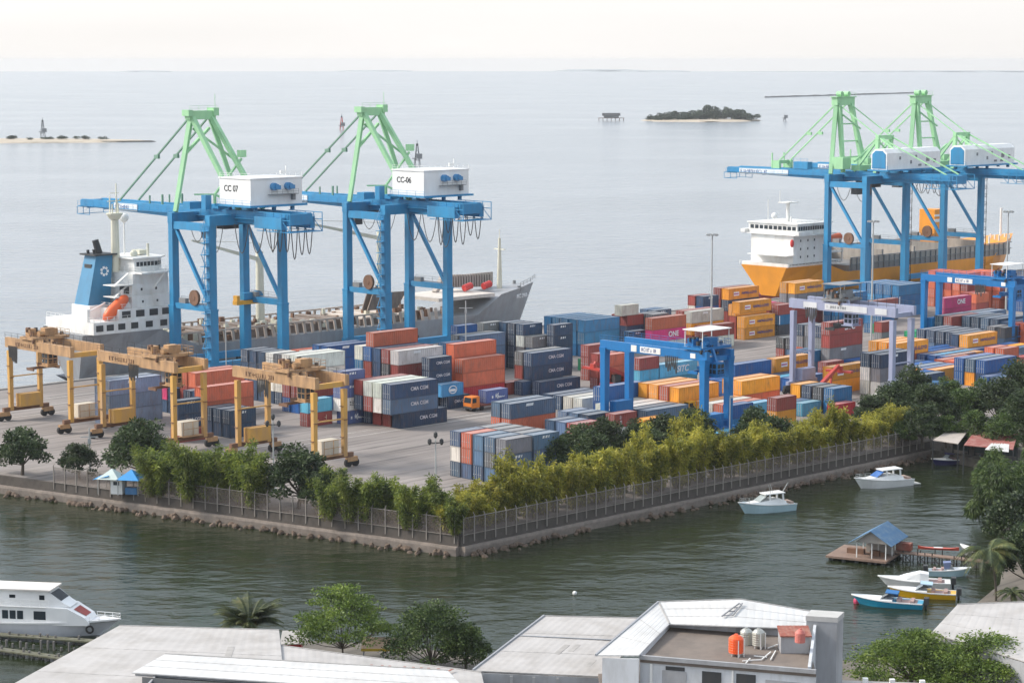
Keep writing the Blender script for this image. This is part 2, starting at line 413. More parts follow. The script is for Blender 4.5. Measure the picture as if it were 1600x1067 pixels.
# land on this side of the basin (under the foreground roofs) and on the right
shore = [(-300, 1200), (-60, 1120), (60, 1092), (150, 1040), (230, 1018), (420, 1018), (470, 1020), (620, 1026), (740, 1045), (1320, 1052), (1430, 1046), (1475, 1000), (1520, 965),
         (1562, 930), (1570, 880), (1566, 800), (1552, 762), (1545, 735)]
lp = [at(u, v, WZ)[:2] for u, v in shore] + [W(341, 236.5)[:2], W(343, 205)[:2], (600, 300), (500, 60), (0, 20), (-200, 100)]
nl = MB(); nl.prism(lp, WZ - 1.5, -1.2)
tag(nl.build('near_shore_ground', ground_mat('shore_earth', (0.10, 0.09, 0.075), (0.22, 0.19, 0.16), (0.06, 0.055, 0.045), 0.15)), 'bare earth and rubble of the near shore', 'ground', kind='structure')

# haze: thin even air round the whole view
hz = MB(); hz.lohi((-17000, -300, WZ - 1.5 - 1.0), (17000, 15700, 78.0))
hm = bpy.data.materials.new('haze_air'); hm.use_nodes = True
hn = hm.node_tree; hn.nodes.remove(hn.nodes['Principled BSDF'])
pv = hn.nodes.new('ShaderNodeVolumePrincipled'); pv.inputs['Density'].default_value = 0.00005
pv.inputs['Color'].default_value = (0.94, 0.97, 1.0, 1); pv.inputs['Anisotropy'].default_value = 0.2
hn.links.new(pv.outputs[0], hn.nodes['Material Output'].inputs['Volume'])
USE_HAZE = True
if USE_HAZE: tag(hz.build('haze', hm), 'thin pale sea haze', 'haze', kind='stuff')
# ================================================================ palette
BLUE = paint('crane_blue', (0.018, 0.235, 0.46), 0.5, dirt=0.6, dcol=(0.05, 0.14, 0.25), scale=0.5)
BLUE2 = paint('yard_crane_blue', (0.006, 0.16, 0.42), 0.4, dirt=0.3, dcol=(0.01, 0.08, 0.22))
GREEN = paint('crane_green', (0.33, 0.60, 0.33), 0.5, dirt=0.4, dcol=(0.2, 0.42, 0.24))
HOUSEW = paint('house_white', (0.80, 0.80, 0.78), 0.5, dirt=0.22, dcol=(0.5, 0.48, 0.45))
WHITE = paint('white_paint', (0.78, 0.78, 0.76), 0.45, dirt=0.25, dcol=(0.5, 0.46, 0.42))
DARK = paint('dark_steel', (0.035, 0.038, 0.042), 0.6, dirt=0.4, dcol=(0.07, 0.06, 0.05))
GREY = paint('grey_steel', (0.22, 0.225, 0.23), 0.55, dirt=0.5)
CABLE = paint('cable_rubber', (0.10, 0.095, 0.09), 0.7)
RUST = paint('rusty_brown', (0.19, 0.10, 0.06), 0.85, dirt=0.6, dcol=(0.08, 0.05, 0.035))
YEL = paint('yard_crane_yellow', (0.60, 0.335, 0.075), 0.65, dirt=0.95, dcol=(0.40, 0.26, 0.15), scale=0.45)
TAN = paint('faded_tan', (0.46, 0.275, 0.135), 0.75, dirt=0.9, dcol=(0.20, 0.12, 0.07))
LAV = paint('lavender_grey', (0.30, 0.33, 0.46), 0.5, dirt=0.4, dcol=(0.2, 0.2, 0.26))
TYRE = paint('tyre_rubber', (0.02, 0.02, 0.021), 0.85)
GLASS = paint('dark_glass', (0.02, 0.03, 0.04), 0.08, dirt=0.0)
INK = paint('black_ink', (0.02, 0.02, 0.025), 0.5, dirt=0.1)
INKBLUE = paint('blue_ink', (0.03, 0.06, 0.25), 0.5, dirt=0.1)
INKW = paint('white_ink', (0.82, 0.82, 0.82), 0.5, dirt=0.15)
ORANGE = paint('boat_orange', (0.75, 0.12, 0.025), 0.45, dirt=0.2)
RED = paint('signal_red', (0.55, 0.035, 0.03), 0.45, dirt=0.3)

def marks(b, p0, ux, uz, n, h, seed, depth=0.03):
    """illegible painted characters: little strokes in a row, standing just proud of a face"""
    r = random.Random(seed); p = V(p0); ux = V(ux); uz = V(uz); w = h * 0.62
    nrm = ux.cross(uz).normalized()
    for i in range(n):
        if r.random() < 0.12: p = p + ux * w; continue
        for st in range(r.choice((2, 3, 3))):
            if r.random() < 0.6:
                c = p + ux * (w * r.choice((0.1, 0.5, 0.8))) + uz * (h * 0.5); a = ux * w * 0.2; c2 = uz * h * 0.98
            else:
                c = p + ux * (w * 0.45) + uz * (h * r.choice((0.08, 0.5, 0.92))); a = ux * w * 0.8; c2 = uz * h * 0.17
            q = [c - a / 2 - c2 / 2, c + a / 2 - c2 / 2, c + a / 2 + c2 / 2, c - a / 2 + c2 / 2]
            b.add(q + [x + nrm * depth for x in q], [(4, 5, 6, 7), (0, 1, 5, 4), (1, 2, 6, 5), (2, 3, 7, 6), (3, 0, 4, 7)])
        p = p + ux * w * 1.25

def railing(b, pts, h=1.1, r=0.05, step=2.5):
    for p0, p1 in zip(pts, pts[1:]):
        p0, p1 = V(p0), V(p1); n = max(1, int((p1 - p0).length / step))
        for i in range(n + 1):
            q = p0.lerp(p1, i / n); b.bar(q, q + V((0, 0, h)), r)
        for k in (0.5, 1.0): b.bar(p0 + V((0, 0, h * k)), p1 + V((0, 0, h * k)), r)

def festoon(b, p0, p1, n, drop, r=0.09):
    p0, p1 = V(p0), V(p1)
    for i in range(n):
        a = p0.lerp(p1, i / n); c = p0.lerp(p1, (i + 0.9) / n); d = drop * (0.75 + 0.5 * rnd.random())
        b.path([a.lerp(c, q / 8) - V((0, 0, d * (1 - (2 * q / 8 - 1) ** 2))) for q in range(9)], r, 4)

# ================================================================ ship-to-shore cranes
def bogies(root, xs, y, mat=DARK):
    for x in xs:
        b = MB()
        b.box((x, y, 1.55), (5.2, 0.9, 0.7)); b.box((x - 1.5, y, 0.95), (2.2, 0.8, 0.6)); b.box((x + 1.5, y, 0.95), (2.2, 0.8, 0.6))
        o = b.build('bogie', mat, root)
        w = MB()
        for dx in (-2.1, -0.9, 0.9, 2.1): w.tube((x + dx, y - 0.3, 0.42), (x + dx, y + 0.3, 0.42), 0.38, 10)
        w.build('wheel', DARK, o)

def sts(label, smid, style, number=None, trolley_y=30, tland=399.5):
    root = thing('ship_to_shore_crane', label, 'gantry crane', W(smid, tland, 0), YAW, 'blue quay cranes with pale green towers')
    A = 10.0; G = 14.0
    bogies(root, (-A, A), 0); bogies(root, (-A, A), G)
    for y in (0, G):
        MB().box((0, y, 2.55), (2 * A + 3, 1.5, 1.5)).build('sill_beam', BLUE, root)
    for x in (-A, A):
        for y in (0, G):
            b = MB(); b.bar((x, y, 3.3), (x, y, 15.0), 2.05, 1.75, up=(0, 1, 0)); b.bar((x, y, 15.0), (x, y, 34.2), 1.75, 1.5, up=(0, 1, 0)); b.box((x, y, 15.0), (2.2, 1.95, 0.35))
            b.build('leg', BLUE, root)
        MB().box((x, G / 2, 15.2), (1.1, G - 1.6, 1.3)).build('tie_beam', BLUE, root)
        MB().bar((x, G - 0.6, 33.2), (x, 0.9, 16.2), 0.75).build('brace', BLUE, root)
        MB().box((x, G / 2, 33.3), (1.3, G - 1.6, 1.7)).build('top_beam', BLUE, root)
    for y in (0, G):
        MB().box((0, y, 34.9), (2 * A + 1.9, 1.7, 2.3)).build('portal_beam', BLUE, root)
    # stair tower up a landside leg
    st = MB(); lx = -A if style == 'A' else A
    z = 4.0; k = 0
    while z < 33:
        sx = lx - 1.6 if style == 'A' else lx + 1.7
        st.box((sx, 0.2, z), (1.5, 1.6, 0.12)); st.bar((sx - 0.5 * (1 if k % 2 else -1), 0.8, z), (sx + 0.5 * (1 if k % 2 else -1), 0.8, z + 2.6), 0.12)
        railing(st, [(sx - 0.7, -0.6, z), (sx + 0.7, -0.6, z), (sx + 0.7, 1.0, z)], 1.0, 0.07, 1.4)
        z += 2.6; k += 1
    st.bar((sx - 0.7, -0.5, 3.5), (sx - 0.7, -0.5, 34), 0.12); st.bar((sx + 0.7, -0.5, 3.5), (sx + 0.7, -0.5, 34), 0.12)
    st.build('stair', BLUE if style == 'A' else DARK, root)
    # cable reel and walkway on the tie beam
    rl = MB(); rl.tube((-A - 0.9, 5.6, 17.4), (-A - 0.3, 5.6, 17.4), 1.75, 18); rl.tube((-A - 1.0, 5.6, 17.4), (-A - 0.2, 5.6, 17.4), 0.5, 10)
    rl.build('cable_reel', RUST, root)
    for x in (-A, A):
        wk = MB()
        wk.box((x + 0.95, G / 2, 15.95), (0.9, G - 1.2, 0.1)); railing(wk, [(x + 1.35, 0.8, 16), (x + 1.35, G - 0.8, 16)], 1.1, 0.06)
        wk.box((x, 10.5, 16.4), (1.0, 2.4, 1.1)); wk.build('walkway', GREY, root)
    # girder and boom
    y0, y1 = (-18.5, 60.5) if style == 'A' else (-25.5, 58.8)
    gz = 35.6
    for x in (-2.9, 2.9):
        b = MB(); b.bar((x, y0, gz), (x, 22, gz), 1.2, 2.7, up=(0, 0, 1)); b.bar((x, 22, gz), (x, y1, gz + 0.35), 1.1, 2.7, 1.0, 1.7)
        b.build('girder', BLUE, root)
    for y in range(int(y0), int(y1), 7): MB().box((0, y + 0.5, gz - 0.6), (4.6, 0.5, 0.8)).build('cross_member', BLUE, root)
    MB().box((0, y1, gz + 0.2), (6.8, 0.8, 1.6)).build('boom_tip', BLUE, root); MB().box((0, y0, gz), (7.0, 0.9, 2.4)).build('girder_end', BLUE, root)
    w = MB()
    for x, sg in ((-4.0, -1), (4.0, 1)):
        w.box((x, (y0 + y1) / 2, gz - 0.3), (0.9, y1 - y0, 0.08)); railing(w, [(x + sg * 0.45, y0, gz - 0.25), (x + sg * 0.45, y1, gz - 0.25)], 1.1, 0.055, 3.2)
    # end platform hanging under the tip
    for zz in (gz - 2.4, gz - 0.6): w.bar((-3.8, y1 - 4, zz), (-3.8, y1 + 1.2, zz), 0.14); w.bar((3.8, y1 - 4, zz), (3.8, y1 + 1.2, zz), 0.14); w.bar((-3.8, y1 + 1.2, zz), (3.8, y1 + 1.2, zz), 0.14)
    for yy in (-4, -1.4, 1.2):
        for x in (-3.8, 3.8): w.bar((x, y1 + yy, gz - 2.4), (x, y1 + yy, gz - 0.6), 0.12)
    # open lattice at the landward end
    for x in (-4.5, 4.5):
        for zz in (gz - 2.6, gz, gz + 1.5): w.bar((x, y0 - 2.5, zz), (x, y0 + 9, zz), 0.16)
        for i in range(4):
            w.bar((x, y0 - 2.5 + i * 2.9, gz - 2.6), (x, y0 - 2.5 + i * 2.9, gz + 1.5), 0.14); w.bar((x, y0 - 2.5 + i * 2.9, gz - 2.6), (x, y0 + 0.4 + i * 2.9, gz), 0.12)
    w.box((0, y0 - 0.9, gz - 2.6), (9.2, 3.4, 0.12))
    w.build('boom_walkway', BLUE, root)
    for x in (-4.0, 4.0):
        if style == 'A':
            w = MB(); w.box((x, y0 + 5, gz - 0.8), (1.4, 9.5, 2.6)); w.build('cable_platform', BLUE, root)
    # trolley with operator's cab
    t = MB(); t.box((0, trolley_y, gz - 1.9), (7.2, 5.5, 0.9)); t.box((0, trolley_y - 1, gz - 2.7), (4, 3, 1.2))
    tr = t.build('trolley', DARK, root)
    c = MB(); c.box((-2.2, trolley_y + 3.2, gz - 4.2), (2.4, 2.6, 2.7)); c.build('cab', paint('cab_dark', (0.06, 0.065, 0.07), 0.4), tr)
    fl = [((4.6, y0 + 1, gz - 1.6), (4.6, -2, gz - 1.6), 6, 6.5, 0.14), ((-4.6, y0 + 1, gz - 1.6), (-4.6, -1, gz - 1.6), 3, 6, 0.12)] if style == 'A' else [((-4.6, 4, gz - 1.6), (-4.6, trolley_y - 4, gz - 1.6), 5, 5, 0.11)]
    for fa in fl + [((-4.6, 2.5, gz - 1.6), (-4.6, 16, gz - 1.6), 2, 6, 0.1)]:
        f = MB(); festoon(f, *fa); f.build('festoon_cable', CABLE, root)
    if number == 'CC 07':
        sp = MB(); sp.box((8.6, 11.2, 14.6), (7.5, 1.6, 0.9)); sp.box((5.4, 11.2, 15.6), (0.8, 1.5, 1.4)); sp.build('spreader', paint('spreader_amber', (0.75, 0.38, 0.04), 0.5), root)
        sp = MB(); sp.box((8.6, 11.2, 16.0), (3.2, 1.6, 1.6)); sp.tube((11.3, 10.6, 15.6), (11.3, 11.6, 15.6), 1.5, 14); sp.build('head_block', BLUE, root)
    # machinery house
    if style == 'A': hx0, hx1, hy0, hy1, hz0, hz1 = -5.0, 9.5, -8.0, 3.2, 38.3, 44.3
    else: hx0, hx1, hy0, hy1, hz0, hz1 = -10.5, 16.5, -7.6, -2.0, 38.2, 44.0
    h = MB()
    if style == 'A':
        h.lohi((hx0, hy0, hz0), (hx1, hy1, hz1 - 0.25)); h.prism([(hx0 - .2, hy0 - .2), (hx1 + .2, hy0 - .2), (hx1 + .2, hy1 + .2), (hx0 - .2, hy1 + .2)], hz1 - 0.25, hz1)
    else:
        ym = (hy0 + hy1) / 2
        prof = [(hy0, hz0), (hy1, hz0), (hy1, hz1 - 1.0), (ym + 1.5, hz1 + .2), (ym - 1.5, hz1 + .2), (hy0, hz1 - 1.0)]
        h.loft([[V((x, y, z)) for y, z in prof] for x in (hx0, hx1)], closed=True)
    ho = h.build('machinery_house', HOUSEW, root)
    d = MB(); d.lohi((hx0 - 0.8, hy0 - 0.9, hz0 - 0.45), (hx1 + 0.8, hy1 + 0.8, hz0 - 0.003)); railing(d, [(hx0 - 0.7, hy0 - 0.8, hz0), (hx0 - 0.7, hy1, hz0)], 1.1, 0.05)
    for x in (hx0 + 2, (hx0 + hx1) / 2, hx1 - 2):
        for y in (hy0 + 1, hy1 - 1): d.bar((x, y, gz + 1.3), (x, y, hz0 - 0.4), 0.7)
    d.build('house_deck', BLUE, root)
    if style == 'A':
        lettering(number, 1.9, INK, ho, (hx0 - 0.03, hy1 - 4.2, 41.8), FACE_NS)
        for i, x in enumerate((1.2, 5.2)):
            fn = MB(); fn.tube((x, hy0 - 0.9, 42.3), (x, hy0, 42.3), 0.85, 14); fn.tube((x + 0.5, hy0 - 1.1, 42.3), (x + 0.5, hy0 - 0.9, 42.3), 0.6, 12); fn.box((x + 1.1, hy0 - 0.5, 42.1), (0.9, 1, 0.9))
            fn.build('ventilator', paint('fan_blue', (0.05, 0.25, 0.50), 0.4), ho)
        bl = MB(); bl.box((3.6, hy0 - 0.8, 40.6), (7.6, 1.4, 0.12)); railing(bl, [(-0.2, hy0 - 1.4, 40.7), (7.4, hy0 - 1.4, 40.7)], 1.0, 0.05, 1.3); bl.box((6.6, hy0 - 0.5, 39.9), (0.7, 0.8, 1.4))
        bl.build('fan_balcony', GREY, ho)
        rf = MB(); railing(rf, [(hx0, hy1, hz1), (hx0, hy0, hz1), (hx1, hy0, hz1)], 1.0, 0.05, 1.8); rf.bar((6.5, hy0 + 2, hz1), (6.5, hy0 + 2, hz1 + 2.4), 0.15); rf.box((5.6, hy0 + 2, hz1 + 1.0), (1.4, 0.3, 0.8))
        rf.build('roof_railing', HOUSEW, ho)
        e = MB(); e.box((hx0 - 2.0, 5.5, gz + 3.0), (1.6, 1.6, 3.2)); e.box((-7.5, 10, gz + 2.2), (3.4, 2.6, 1.6)); e.box((-2.6, 6.5, gz + 1.9), (3, 3, 1.0)); e.build('rope_sheave_box', BLUE, root)
    else:
        ge = MB(); ym = (hy0 + hy1) / 2
        ge.prism([(0, 0)], 0, 0) if False else None
        ge.loft([[V((x, y, z)) for y, z in ((hy0 + .4, hz0 + .3), (hy1 - .4, hz0 + .3), (hy1 - .4, hz1 - 1.3), (ym + 1.2, hz1 - .3), (ym - 1.2, hz1 - .3), (hy0 + .4, hz1 - 1.3))] for x in (hx0 - 0.12, hx0 + 0.01)], closed=True)
        ge.build('gable_end', BLUE, ho)
        wn = MB()
        for (x, z, ww, hh) in ((-4, 41.5, .8, .9), (1.5, 40.2, .8, 1.0), (4, 41.8, .9, .8), (10, 40.8, 1.6, 1.3), (13.5, 40.3, 1.2, 1.2), (6, 39.2, 1.5, .6), (9.4, 39.2, 1.5, .6)): wn.box((x, hy0 - 0.03, z), (ww, 0.1, hh))
        wn.build('window', GREY, ho)
    # A-frame / tower
    ax = 2.7; ay = 16.6; az = 57.2
    tw = []
    if style == 'A':
        for x in (-1, 1):
            b = MB(); b.bar((x * ax, ay, az), (x * 9.3, G, 36.2), 1.05, 1.0, 0.9, 0.85); b.build('tower_leg', GREEN, root)
            b = MB(); b.bar((x * ax, ay - 0.6, az), (x * 3.4 + 3.2, 2.4, 36.6), 1.15, 1.0, 0.95, 0.9); b.build('tower_leg', GREEN, root)
        b = MB(); b.bar((-2.2, ay, az - 2.5), (6, 12, 47.5), 0.5); b.bar((2.4, ay, az - 2.5), (-5.2, 15.3, 49.2), 0.6)
        b.bar((6.2, 9.6, 47.8), (-2, 9, 40), 0.45); b.bar((-2, 9, 40), (-5.5, 12, 40), 0.35); b.bar((-2, 9, 40), (3, 5, 36.8), 0.5); b.bar((-2, 9, 40), (-2, 9, 36.8), 0.5)
        b.box((5.2, 8.2, 49.0), (1.6, 1.4, 1.6)); b.build('tower_brace', GREEN, root)
        b = MB(); b.box((0, ay, az + 0.5), (7.4, 1.9, 2.0)); b.box((-3.6, ay, az + 1.0), (1.2, 2.6, 1.4)); b.box((3.6, ay, az + 1.2), (1.5, 2.6, 1.8)); railing(b, [(-3.8, ay - 1.2, az + 1.5), (3.8, ay - 1.2, az + 1.5)], 1.1, 0.06)
        b.bar((4.2, ay, az + 1.8), (4.2, ay, az + 5.2), 0.09); b.build('tower_head', GREEN, root)
    else:
        for x in (-1, 1):
            b = MB(); b.bar((x * 3.4, ay, az), (x * 9.0, G, 36.2), 1.3, 1.2, 1.1, 1.0); b.build('tower_leg', GREEN, root)
            b = MB(); b.bar((x * 3.0, ay - 0.8, az), (x * 5.0, 12.4, 36.6), 1.3, 1.2, 1.0, 1.0); b.build('tower_leg', GREEN, root)
        b = MB()
        for q in (0.3, 0.55, 0.78):
            z = az + (36.6 - az) * q; y = ay - 0.8 + (12.4 - ay + .8) * q; b.bar((-3.2 - q, y, z), (3.2 + q, y, z), 0.4)
        b.bar((-3.2, ay - 2, 54), (3.6, ay - 4, 49.5), 0.4); b.bar((-4, 9, 40), (4, 9, 44), 0.5); b.box((-6.4, 12, 39.5), (4, 4, 3.5)); b.box((5.8, 12, 39.2), (3, 3.5, 3)); b.box((0, 9, 38), (7, 3, 1.6))
        b.build('tower_brace', GREEN, root)
        b = MB(); b.box((0, ay, az + 0.6), (8.6, 2.2, 2.4)); b.box((0, ay, az + 1.9), (9.6, 2.8, 0.25)); b.tube((-1.7, ay - 0.9, az + 2.8), (-1.7, ay + 0.9, az + 2.8), 0.8, 12); b.tube((1.7, ay - 0.9, az + 2.8), (1.7, ay + 0.9, az + 2.8), 0.8, 12)
        railing(b, [(-4.6, ay - 1.3, az + 2), (4.6, ay - 1.3, az + 2)], 1.1, 0.06); b.build('tower_head', GREEN, root)
        # rear mast over the machinery house and its stays
        b = MB()
        for x in (-1, 1):
            b.bar((x * 3.6, 1.5, 36.8), (x * 3.2, 1.0, 47.5), 1.1, 1.0); b.bar((x * 3.2, 1.0, 47.0), (x * 3.2, 9.5, 37), 0.7); b.bar((x * 3.2, 1, 47.5), (x * 4.6, -6, 44), 0.4)
        b.box((0, 1.0, 47.3), (7.6, 1.2, 1.3)); b.bar((-3.2, 1, 42), (3.2, 1, 46.5), 0.35); b.bar((3.2, 1, 42), (-3.2, 1, 46.5), 0.35); b.build('rear_mast', GREEN, root)
        b = MB()
        for x in (-3.0, 3.0):
            b.bar((x, ay, az), (x, 1.0, 47.6), 0.28); b.bar((x, 1.0, 47.6), (x, y0 + 2, gz + 1.4), 0.34)
        b.build('backstay', GREEN, root)
        b = MB()
        for x in (-2.9, 2.9):
            b.box((x, 39.5, gz + 2.4), (1.0, 2.6, 2.6)); b.bar((x, 41.4, gz + 1), (x, 41.4, gz + 6), 0.35)
        b.box((0, 39.5, gz + 3.2), (6.5, 1.0, 1.0)); b.build('stay_bracket', GREEN, root)
        b = MB(); b.lohi((-3.6, 27, gz + 1.4), (-1.2, 32.5, gz + 3.6)); railing(b, [(-3.6, 27, gz + 3.6), (-3.6, 32.5, gz + 3.6)], 1, 0.06); b.build('rope_sheave_box', BLUE, root)
    sy = 45.5 if style == 'A' else 39.5
    b = MB()
    for x in (-2.8, 2.8):
        b.bar((x * 0.95, ay + 0.5, az), (x, sy, gz + (1.3 if style == 'A' else 3)), 0.36); b.box((x * 0.98, ay + (sy - ay) * 0.46, az + (gz + 1.3 - az) * 0.46), (0.6, 1.6, 0.9))
        if style == 'A': b.bar((x, 33, gz + 1.2), (x, 33, gz + 3.2), 0.3); b.bar((x, 28, gz + 1.2), (x, 28, gz + 3.6), 0.4)
    b.build('forestay', GREEN if style != 'A' else paint('stay_green', (0.15, 0.28, 0.20), 0.5), root)
    # name board along the boom
    L0, L1 = (37.0, 46.5) if style == 'A' else (34.5, 54.0)
    p = MB(); p.lohi((-3.62, L0, gz - 0.75), (-3.52, L1, gz + 0.95)); sg = p.build('name_board', WHITE, root)
    m = MB(); marks(m, (-3.62, L1 - 0.6, gz - 0.35), (0, -1, 0), (0, 0, 1), 8 if style == 'A' else 16, 0.9, 3 if style == 'A' else 4); m.build('lettering', INKBLUE, sg)
    return root

sts('blue quay crane with white machinery house lettered CC 07, leftmost of the quay cranes', 309.2, 'A', 'CC 07', 8)
sts('blue quay crane with white machinery house lettered CC-06, over the grey ship', 360.6, 'A', 'CC-06', 17)
sts('blue quay crane with gabled white machinery house over the orange ship, left of the pair', 549.5, 'B', None, 6)
sts('blue quay crane with gabled white machinery house, right of the pair at the orange ship', 589.5, 'B', None, 20)

# ================================================================ yard cranes
def rtg(label, s, t, span, style, dz=0.0, base=6.7, h=15.4, trol=0.75, group=None):
    root = thing('yard_gantry_crane', label, 'yard crane', W(s, t, 0), YAW, group)
    body, second = {'y': (YEL, TAN), 'b': (BLUE2, BLUE2), 'l': (LAV, LAV)}[style]
    lw = {'y': 0.8, 'b': 1.25, 'l': 1.0}[style]
    for y in (0.0, span):
        for x in (0.0, base):
            b = MB(); b.bar((x, y, 2.0), (x, y, h - 1.6), lw, lw * 0.9, lw * 1.15, lw, up=(0, 1, 0))
            lg = b.build('leg', body, root)
            if style == 'y':
                MB().box((x, y - 0.5, h * 0.55), (0.9, 0.3, 0.1)).build('step', RUST, lg); MB().box((x - 0.5, y, h * 0.35), (0.3, 0.9, 0.1)).build('step', RUST, lg); MB().box((x - 0.5, y, h * 0.7), (0.3, 0.9, 0.1)).build('step', RUST, lg)
        MB().box((base / 2, y, 2.2), (base + 3.6, 0.7, 0.75)).build('sill_beam', RUST if style == 'y' else body, root)
        if style != 'b': MB().box((base / 2, y, 8.6), (base - lw, 0.22, 0.22)).build('tie_bar', body, root)
        MB().box((base / 2, y, h - 0.7), (base, 0.7, 0.9)).build('end_tie', body, root)
        for x in (-1.6, base + 1.6):
            g = MB(); g.box((x, y, 1.35), (2.3, 0.7, 0.8)); bo = g.build('bogie', second if style == 'y' else DARK, root)
            for dx in (-0.8, 0.8):
                w = MB(); w.tube((x + dx, y - 0.28, 0.72), (x + dx, y + 0.28, 0.72), 0.72, 14); w.tube((x + dx, y - 0.32, 0.72), (x + dx, y + 0.32, 0.72), 0.25, 8)
                w.build('wheel', TYRE, bo)
    gd = 1.9 if style != 'b' else 1.7
    for x in (0.0, base):
        b = MB(); b.bar((x, -0.9, h), (x, span + 0.9, h), 0.9, gd)
        if style == 'b':
            for y in (0, span): b.bar((x, y, h - 2.6), (x, y, h - 0.5), 1.25, 1.2, 1.6, 1.6, up=(0, 1, 0))
        gi = b.build('girder', second if style == 'y' else body, root)
        r = MB(); railing(r, [(x - 0.4, -0.9, h + gd / 2), (x - 0.4, span + 0.9, h + gd / 2)], 1.0, 0.05, 2.2); r.build('railing', DARK if style != 'b' else BLUE2, gi)
        if x == 0.0:
            m = MB()
            if style == 'y': marks(m, (-0.47, span - 3, h - 0.45), (0, -1, 0), (0, 0, 1), 14, 0.75, 9); m.build('lettering', RUST, gi)
            elif style == 'b':
                m.lohi((-0.53, span - 8.6, h - 0.6), (-0.46, span - 7.2, h + 0.6)); m.lohi((-0.53, span - 14.6, h - 0.6), (-0.46, span - 9.5, h + 0.55)); pn = m.build('name_board', WHITE, gi)
                m = MB(); marks(m, (-0.53, span - 9.9, h - 0.35), (0, -1, 0), (0, 0, 1), 7, 0.7, 12); m.build('lettering', INKBLUE, pn)
                m = MB(); m.lohi((-0.53, 1.8, h - 0.5), (-0.46, 3.0, h + 0.4)); m.build('number_plate', WHITE, gi)
            else:
                m.lohi((-0.53, span - 6.5, h - 0.65), (-0.46, span - 3.0, h + 0.6)); m.lohi((-0.53, 6.2, h - 0.65), (-0.46, span - 8.6, h + 0.6)); m.lohi((-0.53, 1.2, h - 0.65), (-0.46, 4.2, h + 0.6)); pn = m.build('name_board', paint('board_grey', (0.6, 0.61, 0.63), 0.5), gi)
                m = MB(); marks(m, (-0.53, span - 9.2, h - 0.3), (0, -1, 0), (0, 0, 1), 12, 0.55, 15); m.build('lettering', GREY, pn)
    # trolley: winch frame, machinery, operator's cab, spreader
    ty = span * (1 - trol)
    b = MB(); b.box((base / 2, ty, h + gd / 2 + 0.45), (base + 1.6, 4.6, 0.5))
    for (x, y, z, w_, d_, h_) in ((1.0, 1.2, 1.4, 1.5, 1.4, 1.5), (3.4, -1.0, 1.5, 2.2, 1.6, 1.7), (5.6, 0.8, 1.3, 1.4, 1.8, 1.3), (3.2, 1.4, 1.1, 1.6, 1.0, 1.0)): b.box((x, ty + y, h + gd / 2 + z), (w_, d_, h_))
    b.tube((1.2, ty - 1.2, h + gd / 2 + 1.3), (4.4, ty - 1.2, h + gd / 2 + 1.3), 0.55, 10)
    railing(b, [(-0.8, ty - 2.3, h + gd / 2 + 0.7), (base + 0.8, ty - 2.3, h + gd / 2 + 0.7), (base + 0.8, ty + 2.3, h + gd / 2 + 0.7)], 1.1, 0.06, 1.4)
    tr = b.build('trolley', second if style == 'y' else (GREY if style == 'l' else BLUE2), root)
    d = MB()
    rr = random.Random(5)
    for i in range(28): MB().box((rr.uniform(-0.6, base + .6), ty + rr.uniform(-2.4, 2.4), h + gd / 2 + rr.uniform(-0.6, 2.6)), (rr.uniform(.2, .7), rr.uniform(.2, .7), rr.uniform(.3, .9))).build('machine_box', DARK if style == 'b' else (RUST if i % 3 else DARK), tr)
    if style == 'b' or style == 'l':
        d = MB(); d.lohi((-0.6, ty - 2.6, h + 4.6), (base + 0.6, ty + 2.4, h + 4.75))
        for x in (-0.3, base + 0.3):
            for y in (ty - 2.2, ty + 2.0): d.bar((x, y, h + gd / 2 + 0.5), (x, y, h + 4.6), 0.12)
        d.build('sun_roof', HOUSEW if style == 'b' else GREY, tr)
    cx, cy = base / 2 - 1.2, ty - 3.4
    c = MB(); c.box((cx, cy, h - 2.4), (2.2, 2.2, 2.5)); c.bar((cx, cy, h - 1.2), (cx, cy + 1, h + gd / 2 + 0.4), 0.5)
    cab = c.build('cab', {'y': TAN, 'b': BLUE2, 'l': LAV}[style], tr)
    g = MB()
    for i in (-0.5, 0.5):
        for k in (-0.45, 0.55): g.box((cx + i, cy - 1.12, h - 2.35 + k), (0.75, 0.06, 0.75)); g.box((cx - 1.12, cy + i, h - 2.35 + k), (0.06, 0.75, 0.75))
    g.build('window', GLASS, cab)
    f = MB(); f.box((cx, cy, h - 3.75), (3.0, 3.0, 0.12)); railing(f, [(cx - 1.4, cy - 1.4, h - 3.7), (cx + 1.4, cy - 1.4, h - 3.7)], 0.9, 0.06, 0.7); f.build('cab_platform', second, cab)
    sz = h - 4.6 if style != 'b' else h - 3.2
    sp = MB(); sp.box((base / 2, ty + 0.8, sz), (6.0, 0.5, 0.45)); sp.box((base / 2 - 2.9, ty + 0.8, sz - 0.15), (0.3, 2.3, 0.5)); sp.box((base / 2 + 2.9, ty + 0.8, sz - 0.15), (0.3, 2.3, 0.5)); sp.box((base / 2, ty + 0.8, sz + 0.5), (1.6, 1.6, 0.6))
    for x in (-0.7, 0.7):
        for y in (-0.6, 0.6): sp.bar((base / 2 + x, ty + 0.8 + y, sz + 0.5), (base / 2 + x, ty + 0.8 + y, h + gd / 2 + 0.4), 0.06)
    sp.build('spreader', RUST if style == 'y' else (BLUE2 if style == 'b' else DARK), tr)
    k = MB(); festoon(k, (-0.75, ty + 3.5, h - 0.5), (-0.75, ty + 6.5, h - 0.5), 6, 2.6, 0.12); k.build('festoon_cable', CABLE, root)
